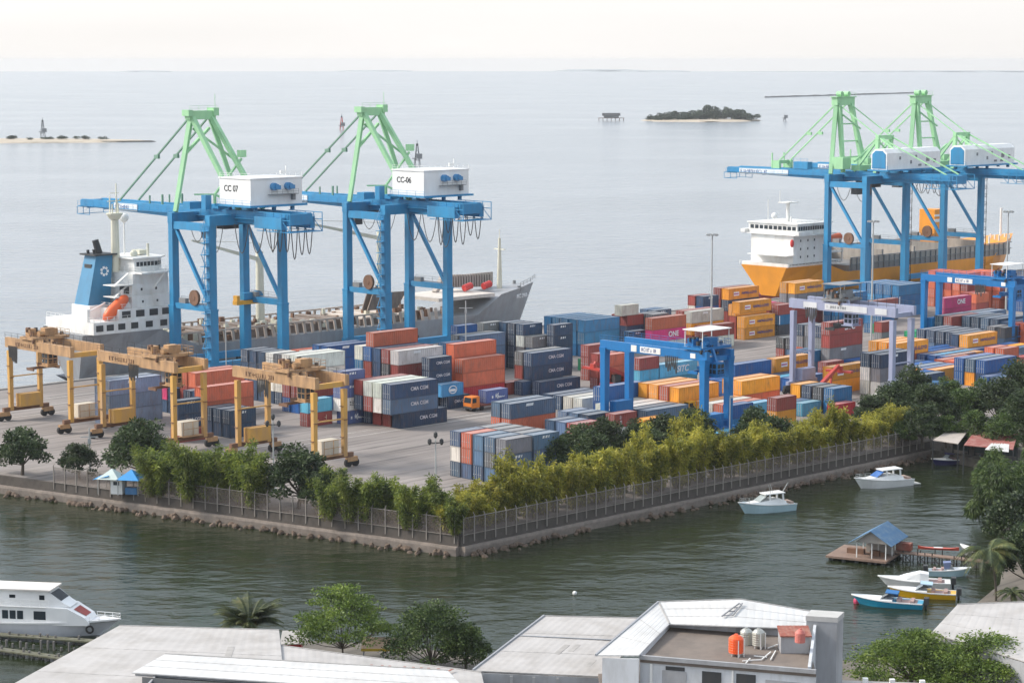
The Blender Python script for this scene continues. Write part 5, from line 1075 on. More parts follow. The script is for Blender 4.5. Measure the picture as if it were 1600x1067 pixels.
CONTAINERS = []
def container(s, k, z, L, code, label, texts=(), group=None, rot=0.0, door=True):
    body, frame, roof, dr, rod, ln, H = container_meshes(L)
    o = link('shipping_container', body, None, W(s, 253.0 + 2.8 * k, z) if k is not None else s, YAW + rot)
    c = CCOL[code]; q = rnd.uniform(0.78, 1.22); col = tuple(min(1, v * q * rnd.uniform(0.95, 1.05)) for v in c) + (1,)
    o.color = col; tag(o, label, 'container', group)
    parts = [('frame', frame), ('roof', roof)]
    if door: parts.append(('door', dr))
    for n_, m_ in parts:
        ch = link(n_, m_, o); ch.color = tuple(v * 0.72 for v in col[:3]) + (1,) if n_ == 'frame' else col
        if n_ == 'door': link('lock_rod', rod, ch).color = col
    for t_ in texts:
        for n_, m_, lc, rt in extra(t_, L):
            e_ = link(n_, m_, o, lc); e_.rotation_euler = rt
    return o
CDATA = [[244.43,38,0,40,"l","A1",""],[244.43,38,1,40,"l","A1",""],[244.43,38,2,40,"l","A1","D"],[244.43,39,0,40,"l","A1",""],[244.43,39,1,40,"l","A1",""],[244.43,39,2,40,"l","A1",""],[242.13,29,0,20,"r","A2",""],[242.13,29,1,20,"n","A2","CMA"],[242.13,29,2,20,"n","A2","D"],[251.94,28,0,20,"n","A3",""],[251.94,28,1,20,"n","A3","D"],[251.94,29,0,20,"n","A3",""],[251.94,29,1,20,"n","A3",""],[251.94,30,0,20,"n","A3",""],[251.94,30,1,20,"n","A3",""],[259.42,35,0,40,"n","A4",""],[259.42,35,1,40,"n","A4","D"],[259.42,36,0,40,"r","A4",""],[259.42,36,1,40,"n","A4",""],[251.86,31,0,40,"n","A4b",""],[251.86,31,1,40,"o","A4b",""],[251.86,31,2,40,"o","A4b",""],[262.7,37,0,40,"r","A5",""],[262.7,37,1,40,"r","A5",""],[262.7,37,2,40,"o","A5",""],[262.7,38,0,40,"r","A5",""],[262.7,38,1,40,"r","A5",""],[262.7,38,2,40,"o","A5",""],[261.8,39,0,20,"n","A5c",""],[261.8,39,1,20,"n","A5c",""],[261.8,40,0,20,"n","A5c",""],[261.8,40,1,20,"m","A5c",""],[284.44,37,0,20,"n","A6",""],[284.44,37,1,20,"w","A6",""],[284.44,37,2,20,"g","A6",""],[284.44,37,3,20,"k","A6",""],[284.44,38,0,20,"n","A6",""],[284.44,38,1,20,"w","A6",""],[284.44,38,2,20,"k","A6",""],[284.44,38,3,20,"w","A6",""],[284.44,39,0,20,"n","A6",""],[284.44,39,1,20,"w","A6",""],[284.44,39,2,20,"n","A6",""],[284.44,39,3,20,"n","A6",""],[284.44,40,0,20,"n","A6",""],[284.44,40,1,20,"n","A6",""],[284.44,40,2,20,"n","A6",""],[284.44,40,3,20,"n","A6",""],[284.44,41,0,20,"n","A6",""],[284.44,41,1,20,"n","A6",""],[284.44,41,2,20,"n","A6",""],[284.44,41,3,20,"n","A6",""],[279.72,33,0,40,"b","A6b",""],[279.72,33,1,40,"r","A6b",""],[279.72,33,2,40,"w","A6b",""],[279.72,33,3,40,"w","A6b",""],[279.72,34,0,40,"b","A6b",""],[279.72,34,1,40,"r","A6b",""],[279.72,34,2,40,"w","A6b",""],[279.72,34,3,40,"w","A6b",""],[308.31,42,0,40,"b","A7",""],[308.31,42,1,40,"b","A7",""],[308.31,42,2,40,"b","A7","D"],[308.31,43,0,40,"n","A7",""],[308.31,43,1,40,"k","A7",""],[308.31,43,2,40,"b","A7",""],[313.67,47,0,40,"w","A8",""],[313.67,47,1,40,"w","A8",""],[313.67,48,0,40,"w","A8",""],[313.67,48,1,40,"o","A8",""],[270.62,28,0,20,"r","LB","W"],[270.62,28,1,20,"c","LB",""],[277.54,27,0,20,"p","SC","SPIL"],[276.67,27,1,20,"w","SC2","X"],[276.67,27,2,20,"p","SC2","D"],[276.67,27,3,20,"p","SC2","D"],[281.9,23,0,40,"n","M1","CMA"],[281.9,24,0,40,"r","M1",""],[281.9,25,0,40,"r","M1",""],[281.9,26,0,40,"n","M1",""],[279.57,23,1,40,"s","M1u","CMA"],[279.57,23,2,40,"n","M1u","CMA"],[279.57,24,1,40,"w","M1u",""],[279.57,24,2,40,"w","M1u",""],[279.57,25,1,40,"r","M1u",""],[279.57,25,2,40,"w","M1u",""],[279.57,26,1,40,"n","M1u",""],[279.57,26,2,40,"r","M1u",""],[298.91,30,0,40,"r","M2",""],[298.91,30,1,40,"k","M2",""],[298.91,30,2,40,"r","M2",""],[298.91,30,3,40,"w","M2","D"],[298.91,31,0,40,"r","M2",""],[298.91,31,1,40,"o","M2",""],[298.91,31,2,40,"k","M2",""],[298.91,31,3,40,"r","M2",""],[298.91,32,0,40,"n","M2",""],[298.91,32,1,40,"n","M2",""],[298.91,32,2,40,"n","M2",""],[298.91,32,3,40,"n","M2",""],[298.91,33,0,40,"t","M2",""],[298.91,33,1,40,"r","M2",""],[298.91,33,2,40,"r","M2",""],[298.91,33,3,40,"b","M2",""],[298.91,34,0,40,"w","M2",""],[298.91,34,1,40,"r","M2",""],[298.91,34,2,40,"t","M2",""],[298.91,34,3,40,"w","M2",""],[299.64,33,4,40,"o","M2r",""],[302.4,28,0,20,"n","M3",""],[302.4,28,1,20,"n","M3",""],[302.4,28,2,20,"n","M3","CMA"],[302.4,28,3,20,"n","M3","CMA"],[304.77,27,0,20,"n","M5","CMA"],[303.03,27,1,20,"B","M5b","GL"],[314.15,29,0,40,"R","M4",""],[314.15,29,1,40,"o","M4",""],[314.15,29,2,40,"o","M4",""],[314.33,30,0,40,"o","M4b",""],[314.33,30,1,40,"o","M4b",""],[314.33,30,2,40,"o","M4b",""],[314.33,30,3,40,"o","M4b",""],[326.62,29,0,20,"r","M4c",""],[331.22,27,0,40,"n","M7","CMA"],[331.54,28,1,40,"n","M7u","CMA"],[331.54,28,2,40,"n","M7u","CMA"],[331.54,29,1,40,"r","M7u",""],[331.54,29,2,40,"g","M7u",""],[328.74,28,0,40,"n","M7v",""],[356.86,38,0,20,"n","P",""],[356.86,38,1,20,"g","P",""],[356.86,38,2,20,"w","P",""],[356.86,38,3,20,"n","P","D"],[356.86,39,0,20,"n","P",""],[356.86,39,1,20,"n","P",""],[356.86,39,2,20,"n","P",""],[356.86,39,3,20,"n","P",""],[356.86,40,0,20,"n","P",""],[356.86,40,1,20,"n","P",""],[356.86,40,2,20,"n","P",""],[356.86,40,3,20,"n","P",""],[357.15,37,0,20,"n","Q",""],[357.15,37,1,20,"n","Q",""],[357.15,37,2,20,"g","Q","D"],[361.13,36,0,20,"n","Rr",""],[361.13,36,1,20,"n","Rr",""],[361.13,36,2,20,"n","Rr","D"],[361.13,36,3,20,"n","Rr","D"],[341.7,39,0,40,"s","Sl",""],[341.7,39,1,40,"s","Sl",""],[341.7,39,2,40,"s","Sl",""],[341.7,40,0,40,"s","Sl",""],[341.7,40,1,40,"s","Sl",""],[341.7,40,2,40,"g","Sl",""],[344.29,41,0,20,"b","Sb",""],[344.29,41,1,20,"b","Sb",""],[344.29,41,2,20,"b","Sb",""],[344.29,41,3,20,"b","Sb",""],[352.4,41,0,20,"s","Sg",""],[352.4,41,1,20,"s","Sg",""],[352.4,41,2,20,"s","Sg",""],[352.4,41,3,20,"g","Sg","D"],[335.33,39,0,20,"t","Sd",""],[335.33,39,1,20,"t","Sd",""],[335.33,39,2,20,"t","Sd",""],[382.93,40,0,40,"t","M9",""],[382.93,40,1,40,"B","M9",""],[382.93,40,2,40,"B","M9",""],[382.93,41,0,40,"t","M9",""],[382.93,41,1,40,"B","M9",""],[382.93,41,2,40,"B","M9",""],[382.93,42,0,40,"t","M9",""],[382.93,42,1,40,"B","M9",""],[382.93,42,2,40,"B","M9",""],[382.93,43,0,40,"t","M9",""],[382.93,43,1,40,"B","M9",""],[382.93,43,2,40,"B","M9",""],[382.93,44,0,40,"t","M9",""],[382.93,44,1,40,"t","M9",""],[382.93,44,2,40,"t","M9",""],[354.87,30,0,20,"r","N1",""],[354.87,30,1,20,"r","N1",""],[354.87,30,2,20,"r","N1",""],[365.63,34,0,20,"G","N2",""],[346.05,25,0,20,"r","N3",""],[346.05,25,1,20,"o","N3",""],[346.05,25,2,20,"o","N3",""],[346.05,26,0,20,"r","N3",""],[346.05,26,1,20,"r","N3",""],[346.05,26,2,20,"r","N3",""],[346.95,22,0,20,"c","N4",""],[346.95,22,1,20,"c","N4",""],[346.95,22,2,20,"r","N4",""],[353.22,22,0,40,"i","SI","SITC"],[353.22,22,1,40,"c","SI","SITC"],[403.91,42,0,20,"n","M10",""],[403.91,42,1,20,"n","M10",""],[403.91,42,2,20,"r","M10",""],[403.91,43,0,20,"r","M10",""],[403.91,43,1,20,"g","M10",""],[403.91,43,2,20,"r","M10",""],[401.99,42,3,20,"w","M10b",""],[410.22,41,0,20,"g","W6g",""],[410.22,41,1,20,"g","W6g",""],[410.22,41,2,20,"g","W6g",""],[410.22,42,0,20,"g","W6g",""],[410.22,42,1,20,"g","W6g",""],[410.22,42,2,20,"g","W6g",""],[417.39,43,0,20,"n","W6b",""],[417.39,43,1,20,"n","W6b",""],[417.39,43,2,20,"s","W6b","D"],[417.39,44,0,20,"n","W6b",""],[417.39,44,1,20,"n","W6b",""],[417.39,44,2,20,"s","W6b",""],[397.72,37,0,40,"w","W6o",""],[397.72,37,1,40,"m","W6o","ONE"],[397.72,37,2,40,"o","W6o",""],[395.7,39,0,20,"n","W6d",""],[395.7,39,1,20,"n","W6d","D"],[415.17,38,0,40,"r","W6w",""],[415.17,38,1,40,"y","W6w",""],[415.17,38,2,40,"w","W6w","D"],[415.17,39,0,40,"r","W6w",""],[415.17,39,1,40,"r","W6w",""],[415.17,39,2,40,"r","W6w",""],[432.52,42,0,20,"n","W6n",""],[432.52,42,1,20,"s","W6n",""],[432.52,42,2,20,"b","W6n",""],[432.52,42,3,20,"n","W6n","D"],[432.52,43,0,20,"r","W6n",""],[432.52,43,1,20,"r","W6n",""],[432.52,43,2,20,"w","W6n",""],[432.52,43,3,20,"r","W6n",""],[412.55,36,0,40,"w","W6r",""],[412.55,36,1,40,"r","W6r",""],[435.48,38,0,40,"y","OP","HL"],[435.48,38,1,40,"y","OP","HL"],[435.39,39,0,40,"r","OB",""],[435.39,39,1,40,"r","OB",""],[435.39,39,2,40,"y","OB","HL"],[420.01,34,3,40,"y","OA","HL"],[442.59,42,0,40,"r","OC",""],[442.59,42,1,40,"r","OC",""],[442.59,42,2,40,"n","OC",""],[442.59,42,3,40,"y","OC","HL"],[442.59,43,0,40,"r","OC",""],[442.59,43,1,40,"r","OC",""],[442.59,43,2,40,"r","OC",""],[442.59,43,3,40,"r","OC",""],[449.14,38,0,20,"k","OD",""],[449.14,38,1,20,"t","OD",""],[449.14,38,2,20,"r","OD",""],[449.14,39,0,20,"k","OD",""],[449.14,39,1,20,"t","OD",""],[449.14,39,2,20,"r","OD",""],[449.14,40,0,20,"k","OD",""],[449.14,40,1,20,"r","OD",""],[449.14,40,2,20,"m","OD",""],[466.35,41,0,40,"r","OE",""],[466.35,41,1,40,"r","OE",""],[466.35,41,2,40,"g","OE",""],[466.35,41,3,40,"y","OE","HL"],[466.35,42,0,40,"r","OE",""],[466.35,42,1,40,"r","OE",""],[466.35,42,2,40,"g","OE",""],[466.35,42,3,40,"y","OE",""],[481.36,40,0,20,"t","OF",""],[481.36,40,1,20,"t","OF",""],[474.61,38,0,40,"t","OG",""],[474.61,38,1,40,"t","OG",""],[474.61,38,2,40,"t","OG",""],[474.61,39,0,40,"t","OG",""],[474.61,39,1,40,"t","OG",""],[474.61,39,2,40,"t","OG",""],[505.02,39,0,40,"t","TB",""],[505.02,39,1,40,"t","TB",""],[505.02,39,2,40,"t","TB",""],[505.02,40,0,40,"t","TB",""],[505.02,40,1,40,"t","TB",""],[505.02,40,2,40,"t","TB",""],[505.02,41,0,40,"t","TB",""],[505.02,41,1,40,"t","TB",""],[505.02,41,2,40,"t","TB",""],[505.02,42,0,40,"t","TB",""],[505.02,42,1,40,"B","TB",""],[505.02,42,2,40,"t","TB",""],[505.02,43,0,40,"t","TB",""],[505.02,43,1,40,"B","TB",""],[505.02,43,2,40,"t","TB",""],[488.76,38,0,40,"k","TR",""],[488.76,38,1,40,"r","TR",""],[455.12,28,0,20,"g","TR2",""],[455.12,28,1,20,"r","TR2",""],[534.02,38,0,20,"o","RD",""],[534.02,38,1,20,"o","RD",""],[534.02,38,2,20,"r","RD",""],[534.02,38,3,20,"o","RD",""],[534.02,39,0,20,"o","RD",""],[534.02,39,1,20,"o","RD",""],[534.02,39,2,20,"o","RD",""],[534.02,39,3,20,"o","RD",""],[534.02,40,0,20,"r","RD",""],[534.02,40,1,20,"o","RD",""],[534.02,40,2,20,"r","RD",""],[534.02,40,3,20,"o","RD",""],[534.02,41,0,20,"o","RD",""],[534.02,41,1,20,"o","RD",""],[534.02,41,2,20,"o","RD",""],[534.02,41,3,20,"o","RD",""],[534.02,42,0,20,"o","RD",""],[534.02,42,1,20,"o","RD",""],[534.02,42,2,20,"o","RD",""],[534.02,42,3,20,"o","RD",""],[541.6,36,0,20,"o","RD2",""],[541.6,36,1,20,"o","RD2",""],[541.6,36,2,20,"o","RD2",""],[541.6,36,3,20,"o","RD2",""],[541.6,37,0,20,"o","RD2",""],[541.6,37,1,20,"o","RD2",""],[541.6,37,2,20,"o","RD2",""],[541.6,37,3,20,"o","RD2",""],[541.6,38,0,20,"r","RD2",""],[541.6,38,1,20,"o","RD2",""],[541.6,38,2,20,"r","RD2",""],[541.6,38,3,20,"o","RD2",""],[541.6,39,0,20,"o","RD2",""],[541.6,39,1,20,"o","RD2",""],[541.6,39,2,20,"o","RD2",""],[541.6,39,3,20,"o","RD2",""],[486.12,29,0,40,"r","RM",""],[486.12,29,1,40,"m","RM",""],[486.12,29,2,40,"m","RM","ONE"],[509.07,31,0,20,"r","RM2",""],[509.07,31,1,20,"r","RM2",""],[509.07,31,2,20,"o","RM2",""],[509.07,32,0,20,"r","RM2",""],[509.07,32,1,20,"r","RM2",""],[509.07,32,2,20,"r","RM2",""],[473.09,25,0,40,"n","RM3",""],[473.09,25,1,40,"r","RM3",""],[473.09,26,0,40,"n","RM3",""],[473.09,26,1,40,"n","RM3",""],[485.45,25,0,40,"n","RM4",""],[485.45,25,1,40,"s","RM4",""],[485.45,26,0,40,"n","RM4",""],[485.45,26,1,40,"n","RM4",""],[401.02,19,0,40,"n","G1",""],[401.02,19,1,40,"g","G1","D"],[401.02,19,2,40,"r","G1",""],[401.02,19,3,40,"r","G1","SITC"],[402.11,20,0,20,"r","G1b",""],[402.11,20,1,20,"c","G1b",""],[402.11,20,2,20,"g","G1b",""],[402.11,20,3,20,"n","G1b",""],[402.11,21,0,20,"o","G1b",""],[402.11,21,1,20,"c","G1b",""],[402.11,21,2,20,"g","G1b",""],[402.11,21,3,20,"g","G1b",""],[402.11,22,0,20,"r","G1b",""],[402.11,22,1,20,"o","G1b",""],[402.11,22,2,20,"g","G1b",""],[402.11,22,3,20,"n","G1b",""],[412.83,26,0,20,"n","G2",""],[412.83,26,1,20,"k","G2",""],[412.83,27,0,20,"r","G2",""],[412.83,27,1,20,"k","G2",""],[376.28,12,0,40,"y","Y1",""],[376.28,12,1,40,"y","Y1","HL"],[385.46,15,0,20,"r","Y1f",""],[385.46,15,1,20,"r","Y1f",""],[354.87,6,0,20,"t","R3",""],[354.87,6,1,20,"t","R3",""],[354.87,7,0,20,"k","R3",""],[354.87,7,1,20,"k","R3",""],[354.87,8,0,20,"n","R3",""],[354.87,8,1,20,"n","R3",""],[354.87,9,0,20,"y","R3",""],[354.87,9,1,20,"y","R3",""],[352.36,5,0,20,"R","RR",""],[348.54,7,0,20,"c","RR2",""],[348.54,8,0,20,"s","RR2",""],[364.75,18,0,40,"b","BL",""],[364.75,18,1,40,"b","BL",""],[378.33,18,0,40,"y","YL",""],[378.33,18,1,40,"y","YL","HL"],[346.73,12,0,40,"o","YL2",""],[346.73,12,1,40,"y","YL2",""],[346.73,13,0,40,"p","YL2",""],[346.73,13,1,40,"y","YL2",""],[347.64,14,0,20,"b","BL2",""],[347.64,14,1,20,"b","BL2",""],[347.64,15,0,20,"s","BL2",""],[347.64,15,1,20,"b","BL2",""],[337.0,6,0,20,"y","BR",""],[337.0,6,1,20,"r","BR",""],[323.75,6,0,20,"t","BT",""],[323.75,6,1,20,"b","BT",""],[334.29,9,0,40,"c","BO",""],[334.29,10,0,40,"o","BO",""],[334.29,11,0,40,"w","BO",""],[334.29,12,0,40,"y","BO",""],[372.74,15,0,40,"b","SN",""],[372.74,16,0,40,"c","SN",""],[372.74,17,0,40,"n","SN",""],[395.72,20,0,20,"s","ST",""],[395.72,20,1,20,"t","ST",""],[395.72,21,0,20,"s","ST",""],[395.72,21,1,20,"s","ST",""],[408.51,20,0,40,"n","SU","D"],[408.51,21,0,40,"n","SU",""],[408.51,22,0,40,"g","SU",""],[381.85,9,0,40,"w","NW",""],[381.85,9,1,40,"g","NW",""],[381.85,9,2,40,"n","NW","D"],[381.85,10,0,40,"w","NW",""],[381.85,10,1,40,"w","NW",""],[381.85,10,2,40,"n","NW",""],[418.88,17,0,40,"o","YY",""],[418.88,17,1,40,"y","YY","HP"],[418.88,18,0,40,"o","YY",""],[418.88,18,1,40,"y","YY",""],[418.88,19,0,40,"o","YY",""],[418.88,19,1,40,"y","YY",""],[445.57,18,0,40,"n","NV",""],[445.57,18,1,40,"n","NV","D"],[445.57,19,0,40,"n","NV",""],[445.57,19,1,40,"n","NV",""],[445.57,20,0,40,"s","NV",""],[445.57,20,1,40,"n","NV",""],[445.57,21,0,40,"s","NV",""],[445.57,21,1,40,"n","NV",""],[443.15,16,0,40,"y","YH",""],[443.15,16,1,40,"y","YH","HL"],[443.15,17,0,40,"y","YH",""],[443.15,17,1,40,"n","YH",""],[432.55,10,0,20,"y","PR",""],[432.55,10,1,20,"o","PR",""],[432.55,11,0,20,"n","PR",""],[432.55,11,1,20,"o","PR",""],[426.05,14,0,40,"b","BLr",""],[426.05,15,0,40,"b","BLr",""],[426.05,16,0,40,"b","BLr",""],[435.76,15,0,40,"b","BLs",""],[435.76,16,0,40,"s","BLs",""],[435.76,17,0,40,"b","BLs",""],[435.76,18,0,40,"b","BLs",""],[429.09,14,0,40,"y","YR",""],[429.09,15,0,40,"c","YR",""],[429.09,16,0,40,"y","YR",""],[429.09,17,0,40,"b","YR",""],[420.92,12,0,40,"o","RP",""],[420.92,13,0,40,"o","RP",""],[426.31,10,0,20,"y","YSq","SQ"],[426.31,11,0,20,"y","YSq",""],[438.96,10,0,20,"r","SR",""],[438.96,11,0,20,"n","SR",""],[438.96,12,0,20,"n","SR",""],[540.71,33,0,40,"b","FB",""],[540.71,33,1,40,"b","FB",""],[540.71,33,2,40,"b","FB",""],[540.71,34,0,40,"b","FB",""],[540.71,34,1,40,"b","FB",""],[540.71,34,2,40,"b","FB",""],[467.06,18,0,20,"n","FC",""],[467.06,18,1,20,"k","FC",""],[467.06,19,0,20,"g","FC",""],[467.06,19,1,20,"g","FC",""],[460.21,25,0,40,"G","GN",""],[460.21,26,0,40,"G","GN",""],[469.88,32,0,20,"G","CR",""],[469.88,32,1,20,"t","CR",""],[469.88,33,0,20,"t","CR",""],[469.88,33,1,20,"t","CR",""],[255.54,3,0,20,"t","S5",""],[255.54,3,1,20,"s","S5","D"],[255.54,3,2,20,"g","S5",""],[255.54,4,0,20,"s","S5",""],[255.54,4,1,20,"g","S5",""],[255.54,4,2,20,"s","S5",""],[255.54,5,0,20,"n","S5",""],[255.54,5,1,20,"s","S5",""],[255.54,5,2,20,"s","S5",""],[255.54,6,0,20,"s","S5",""],[255.54,6,1,20,"o","S5",""],[255.54,6,2,20,"o","S5",""],[255.54,7,0,20,"s","S5",""],[255.54,7,1,20,"w","S5",""],[255.54,7,2,20,"s","S5",""],[261.98,3,0,20,"s","S5r",""],[261.98,3,1,20,"s","S5r",""],[261.98,3,2,20,"s","S5r","D"],[261.98,4,0,20,"s","S5r",""],[261.98,4,1,20,"g","S5r",""],[261.98,4,2,20,"g","S5r",""],[261.98,5,0,20,"g","S5r",""],[261.98,5,1,20,"y","S5r",""],[261.98,5,2,20,"g","S5r",""],[261.98,6,0,20,"s","S5r",""],[261.98,6,1,20,"o","S5r",""],[261.98,6,2,20,"g","S5r",""],[261.98,7,0,20,"g","S5r",""],[261.98,7,1,20,"g","S5r",""],[261.98,7,2,20,"g","S5r",""],[292.22,16,0,40,"o","SL",""],[292.22,16,1,40,"s","SL","D"],[292.22,17,0,40,"o","SL",""],[292.22,17,1,40,"s","SL",""],[286.92,8,0,20,"o","SM",""],[286.92,8,1,20,"r","SM",""],[286.92,9,0,20,"s","SM",""],[286.92,9,1,20,"s","SM",""],[286.92,10,0,20,"n","SM",""],[286.92,10,1,20,"n","SM",""],[295.98,10,0,20,"n","SM2",""],[295.98,10,1,20,"n","SM2",""],[295.98,11,0,20,"n","SM2",""],[295.98,11,1,20,"s","SM2",""],[295.98,12,0,20,"g","SM2",""],[295.98,12,1,20,"s","SM2",""],[300.06,9,0,20,"w","RT",""],[300.06,9,1,20,"r","RT","V"],[311.09,10,0,20,"y","YA","HL"],[318.19,12,0,40,"s","SV",""],[318.19,13,0,40,"n","SV",""],[318.19,14,0,40,"w","SV",""],[320.55,19,0,40,"w","WR","D"],[320.55,20,0,40,"w","WR",""],[320.34,21,0,40,"n","NV2","D"],[320.34,22,0,40,"n","NV2",""],[320.45,17,0,40,"b","BB",""],[320.45,17,1,40,"b","BB",""],[318.16,15,0,40,"w","WW",""],[318.16,16,0,40,"w","WW",""],[330.67,13,0,40,"y","YN",""],[330.67,13,1,40,"y","YN",""],[330.67,14,0,40,"y","YN",""],[330.67,14,1,40,"o","YN",""],[330.67,15,0,40,"w","YN",""],[330.67,15,1,40,"y","YN",""],[330.67,16,0,40,"o","YN",""],[330.67,16,1,40,"y","YN",""],[343.12,16,0,40,"n","NN",""],[343.12,17,0,40,"n","NN",""],[343.6,19,0,40,"b","BU",""],[343.6,20,0,40,"c","BU",""],[343.6,21,0,40,"c","BU",""],[362.44,19,0,40,"r","RU",""],[362.44,20,0,40,"r","RU",""],[388.71,11,0,40,"b","F1",""],[388.71,12,0,40,"s","F1",""],[388.71,13,0,40,"n","F1",""],[405.96,10,0,40,"y","F2",""],[405.96,11,0,40,"b","F2",""],[405.96,12,0,40,"s","F2",""],[405.96,13,0,40,"b","F2",""],[405.96,14,0,40,"n","F2",""],[393.24,9,0,40,"n","F3",""],[393.24,10,0,40,"b","F3",""],[393.24,11,0,40,"y","F3",""],[393.24,12,0,40,"b","F3",""],[365.94,4,0,40,"g","F4",""],[365.94,5,0,40,"w","F4",""],[369.64,2,0,40,"c","F5",""],[369.64,3,0,40,"s","F5",""],[380.87,5,0,40,"b","F6",""],[380.87,6,0,40,"t","F6",""],[380.87,7,0,40,"s","F6",""],[477.01,21,0,40,"r","F7",""],[477.01,21,1,40,"n","F7",""],[477.01,22,0,40,"g","F7",""],[477.01,22,1,40,"s","F7",""],[477.01,23,0,40,"n","F7",""],[477.01,23,1,40,"n","F7",""],[477.01,24,0,40,"s","F7",""],[477.01,24,1,40,"s","F7",""],[448.2,13,0,40,"s","F8",""],[448.2,14,0,40,"y","F8",""],[448.2,15,0,40,"b","F8",""],[473.32,17,0,40,"o","F9",""],[473.32,17,1,40,"o","F9",""],[473.32,18,0,40,"r","F9",""],[473.32,18,1,40,"r","F9",""],[473.32,19,0,40,"g","F9",""],[473.32,19,1,40,"n","F9",""],[405.36,16,0,40,"n","F10",""],[405.36,17,0,40,"s","F10",""],[405.36,18,0,40,"b","F10",""],[297.79,3,0,20,"s","F11",""],[297.79,4,0,20,"w","F11",""],[309.23,3,0,20,"c","F12",""],[309.23,4,0,20,"b","F12",""],[309.23,5,0,20,"n","F12",""],[341.82,15,0,40,"o","F13",""],[341.82,16,0,40,"y","F13",""],[341.82,17,0,40,"o","F13",""],[280.2,8,0,20,"s","F14",""],[280.2,9,0,20,"g","F14",""],[280.2,10,0,20,"b","F14",""],[302.76,12,0,40,"g","F15",""],[302.76,13,0,40,"s","F15",""],[302.76,14,0,40,"w","F15",""],[408.27,6,0,40,"n","F16",""],[408.27,6,1,40,"b","F16",""],[408.27,7,0,40,"y","F16",""],[408.27,7,1,40,"s","F16",""],[408.27,8,0,40,"b","F16",""],[408.27,8,1,40,"b","F16",""],[405.38,3,0,40,"r","F17",""],[405.38,4,0,40,"s","F17",""],[405.38,5,0,40,"b","F17",""]]
SHOWN = """0 1 2 5 7 8 9 10 11 12 13 14 18 20 21 24 27 30 31 32 33 35 39 43 47 51 52 53 54 55 56 57 59 61 62 65 70 71 72 73 74 75 76 77 78 79 80 81 82 83 84 85 86 87 90 91 94 95 98 99 102 103 106 107 108 111 112 113 114 115 116 117 120 121 122 123 124 125 126 127 128 131 132 133 134 135 136 140 143 146 147 149 150 153 157 161 164 165 166 167 170 173 176 179 180 181 182 185 186 187 188 189 191 192 193 194 196 197 201 204 210 215 216 218 220 221 224 228 232 233 234 235 236 238 239 240 243 244 248 249 250 251 258 259 260 261 264 265 268 270 271 275 276 279 282 285 288 290 291 292 295 299 303 309 310 311 313 314 330 331 333 334 339 341 343 345 347 348 349 352 353 357 360 361 363 364 365 366 367 369 371 373 375 377 378 379 382 384 385 386 388 393 394 396 397 398 399 400 401 405 411 412 413 414 415 416 418 420 422 424 426 428 430 432 434 436 438 439 440 441 442 446 448 451 457 463 464 466 470 471 474 475 476 477 478 479 480 481 482 483 484 485 486 487 489 490 493 496 499 502 503 504 505 506 508 510 512 514 516 518 520 522 523 524 525 526 527 528 530 531 532 534 536 538 540 551 552 553 556 568 570 572 574 602 603 604 605 606 609"""
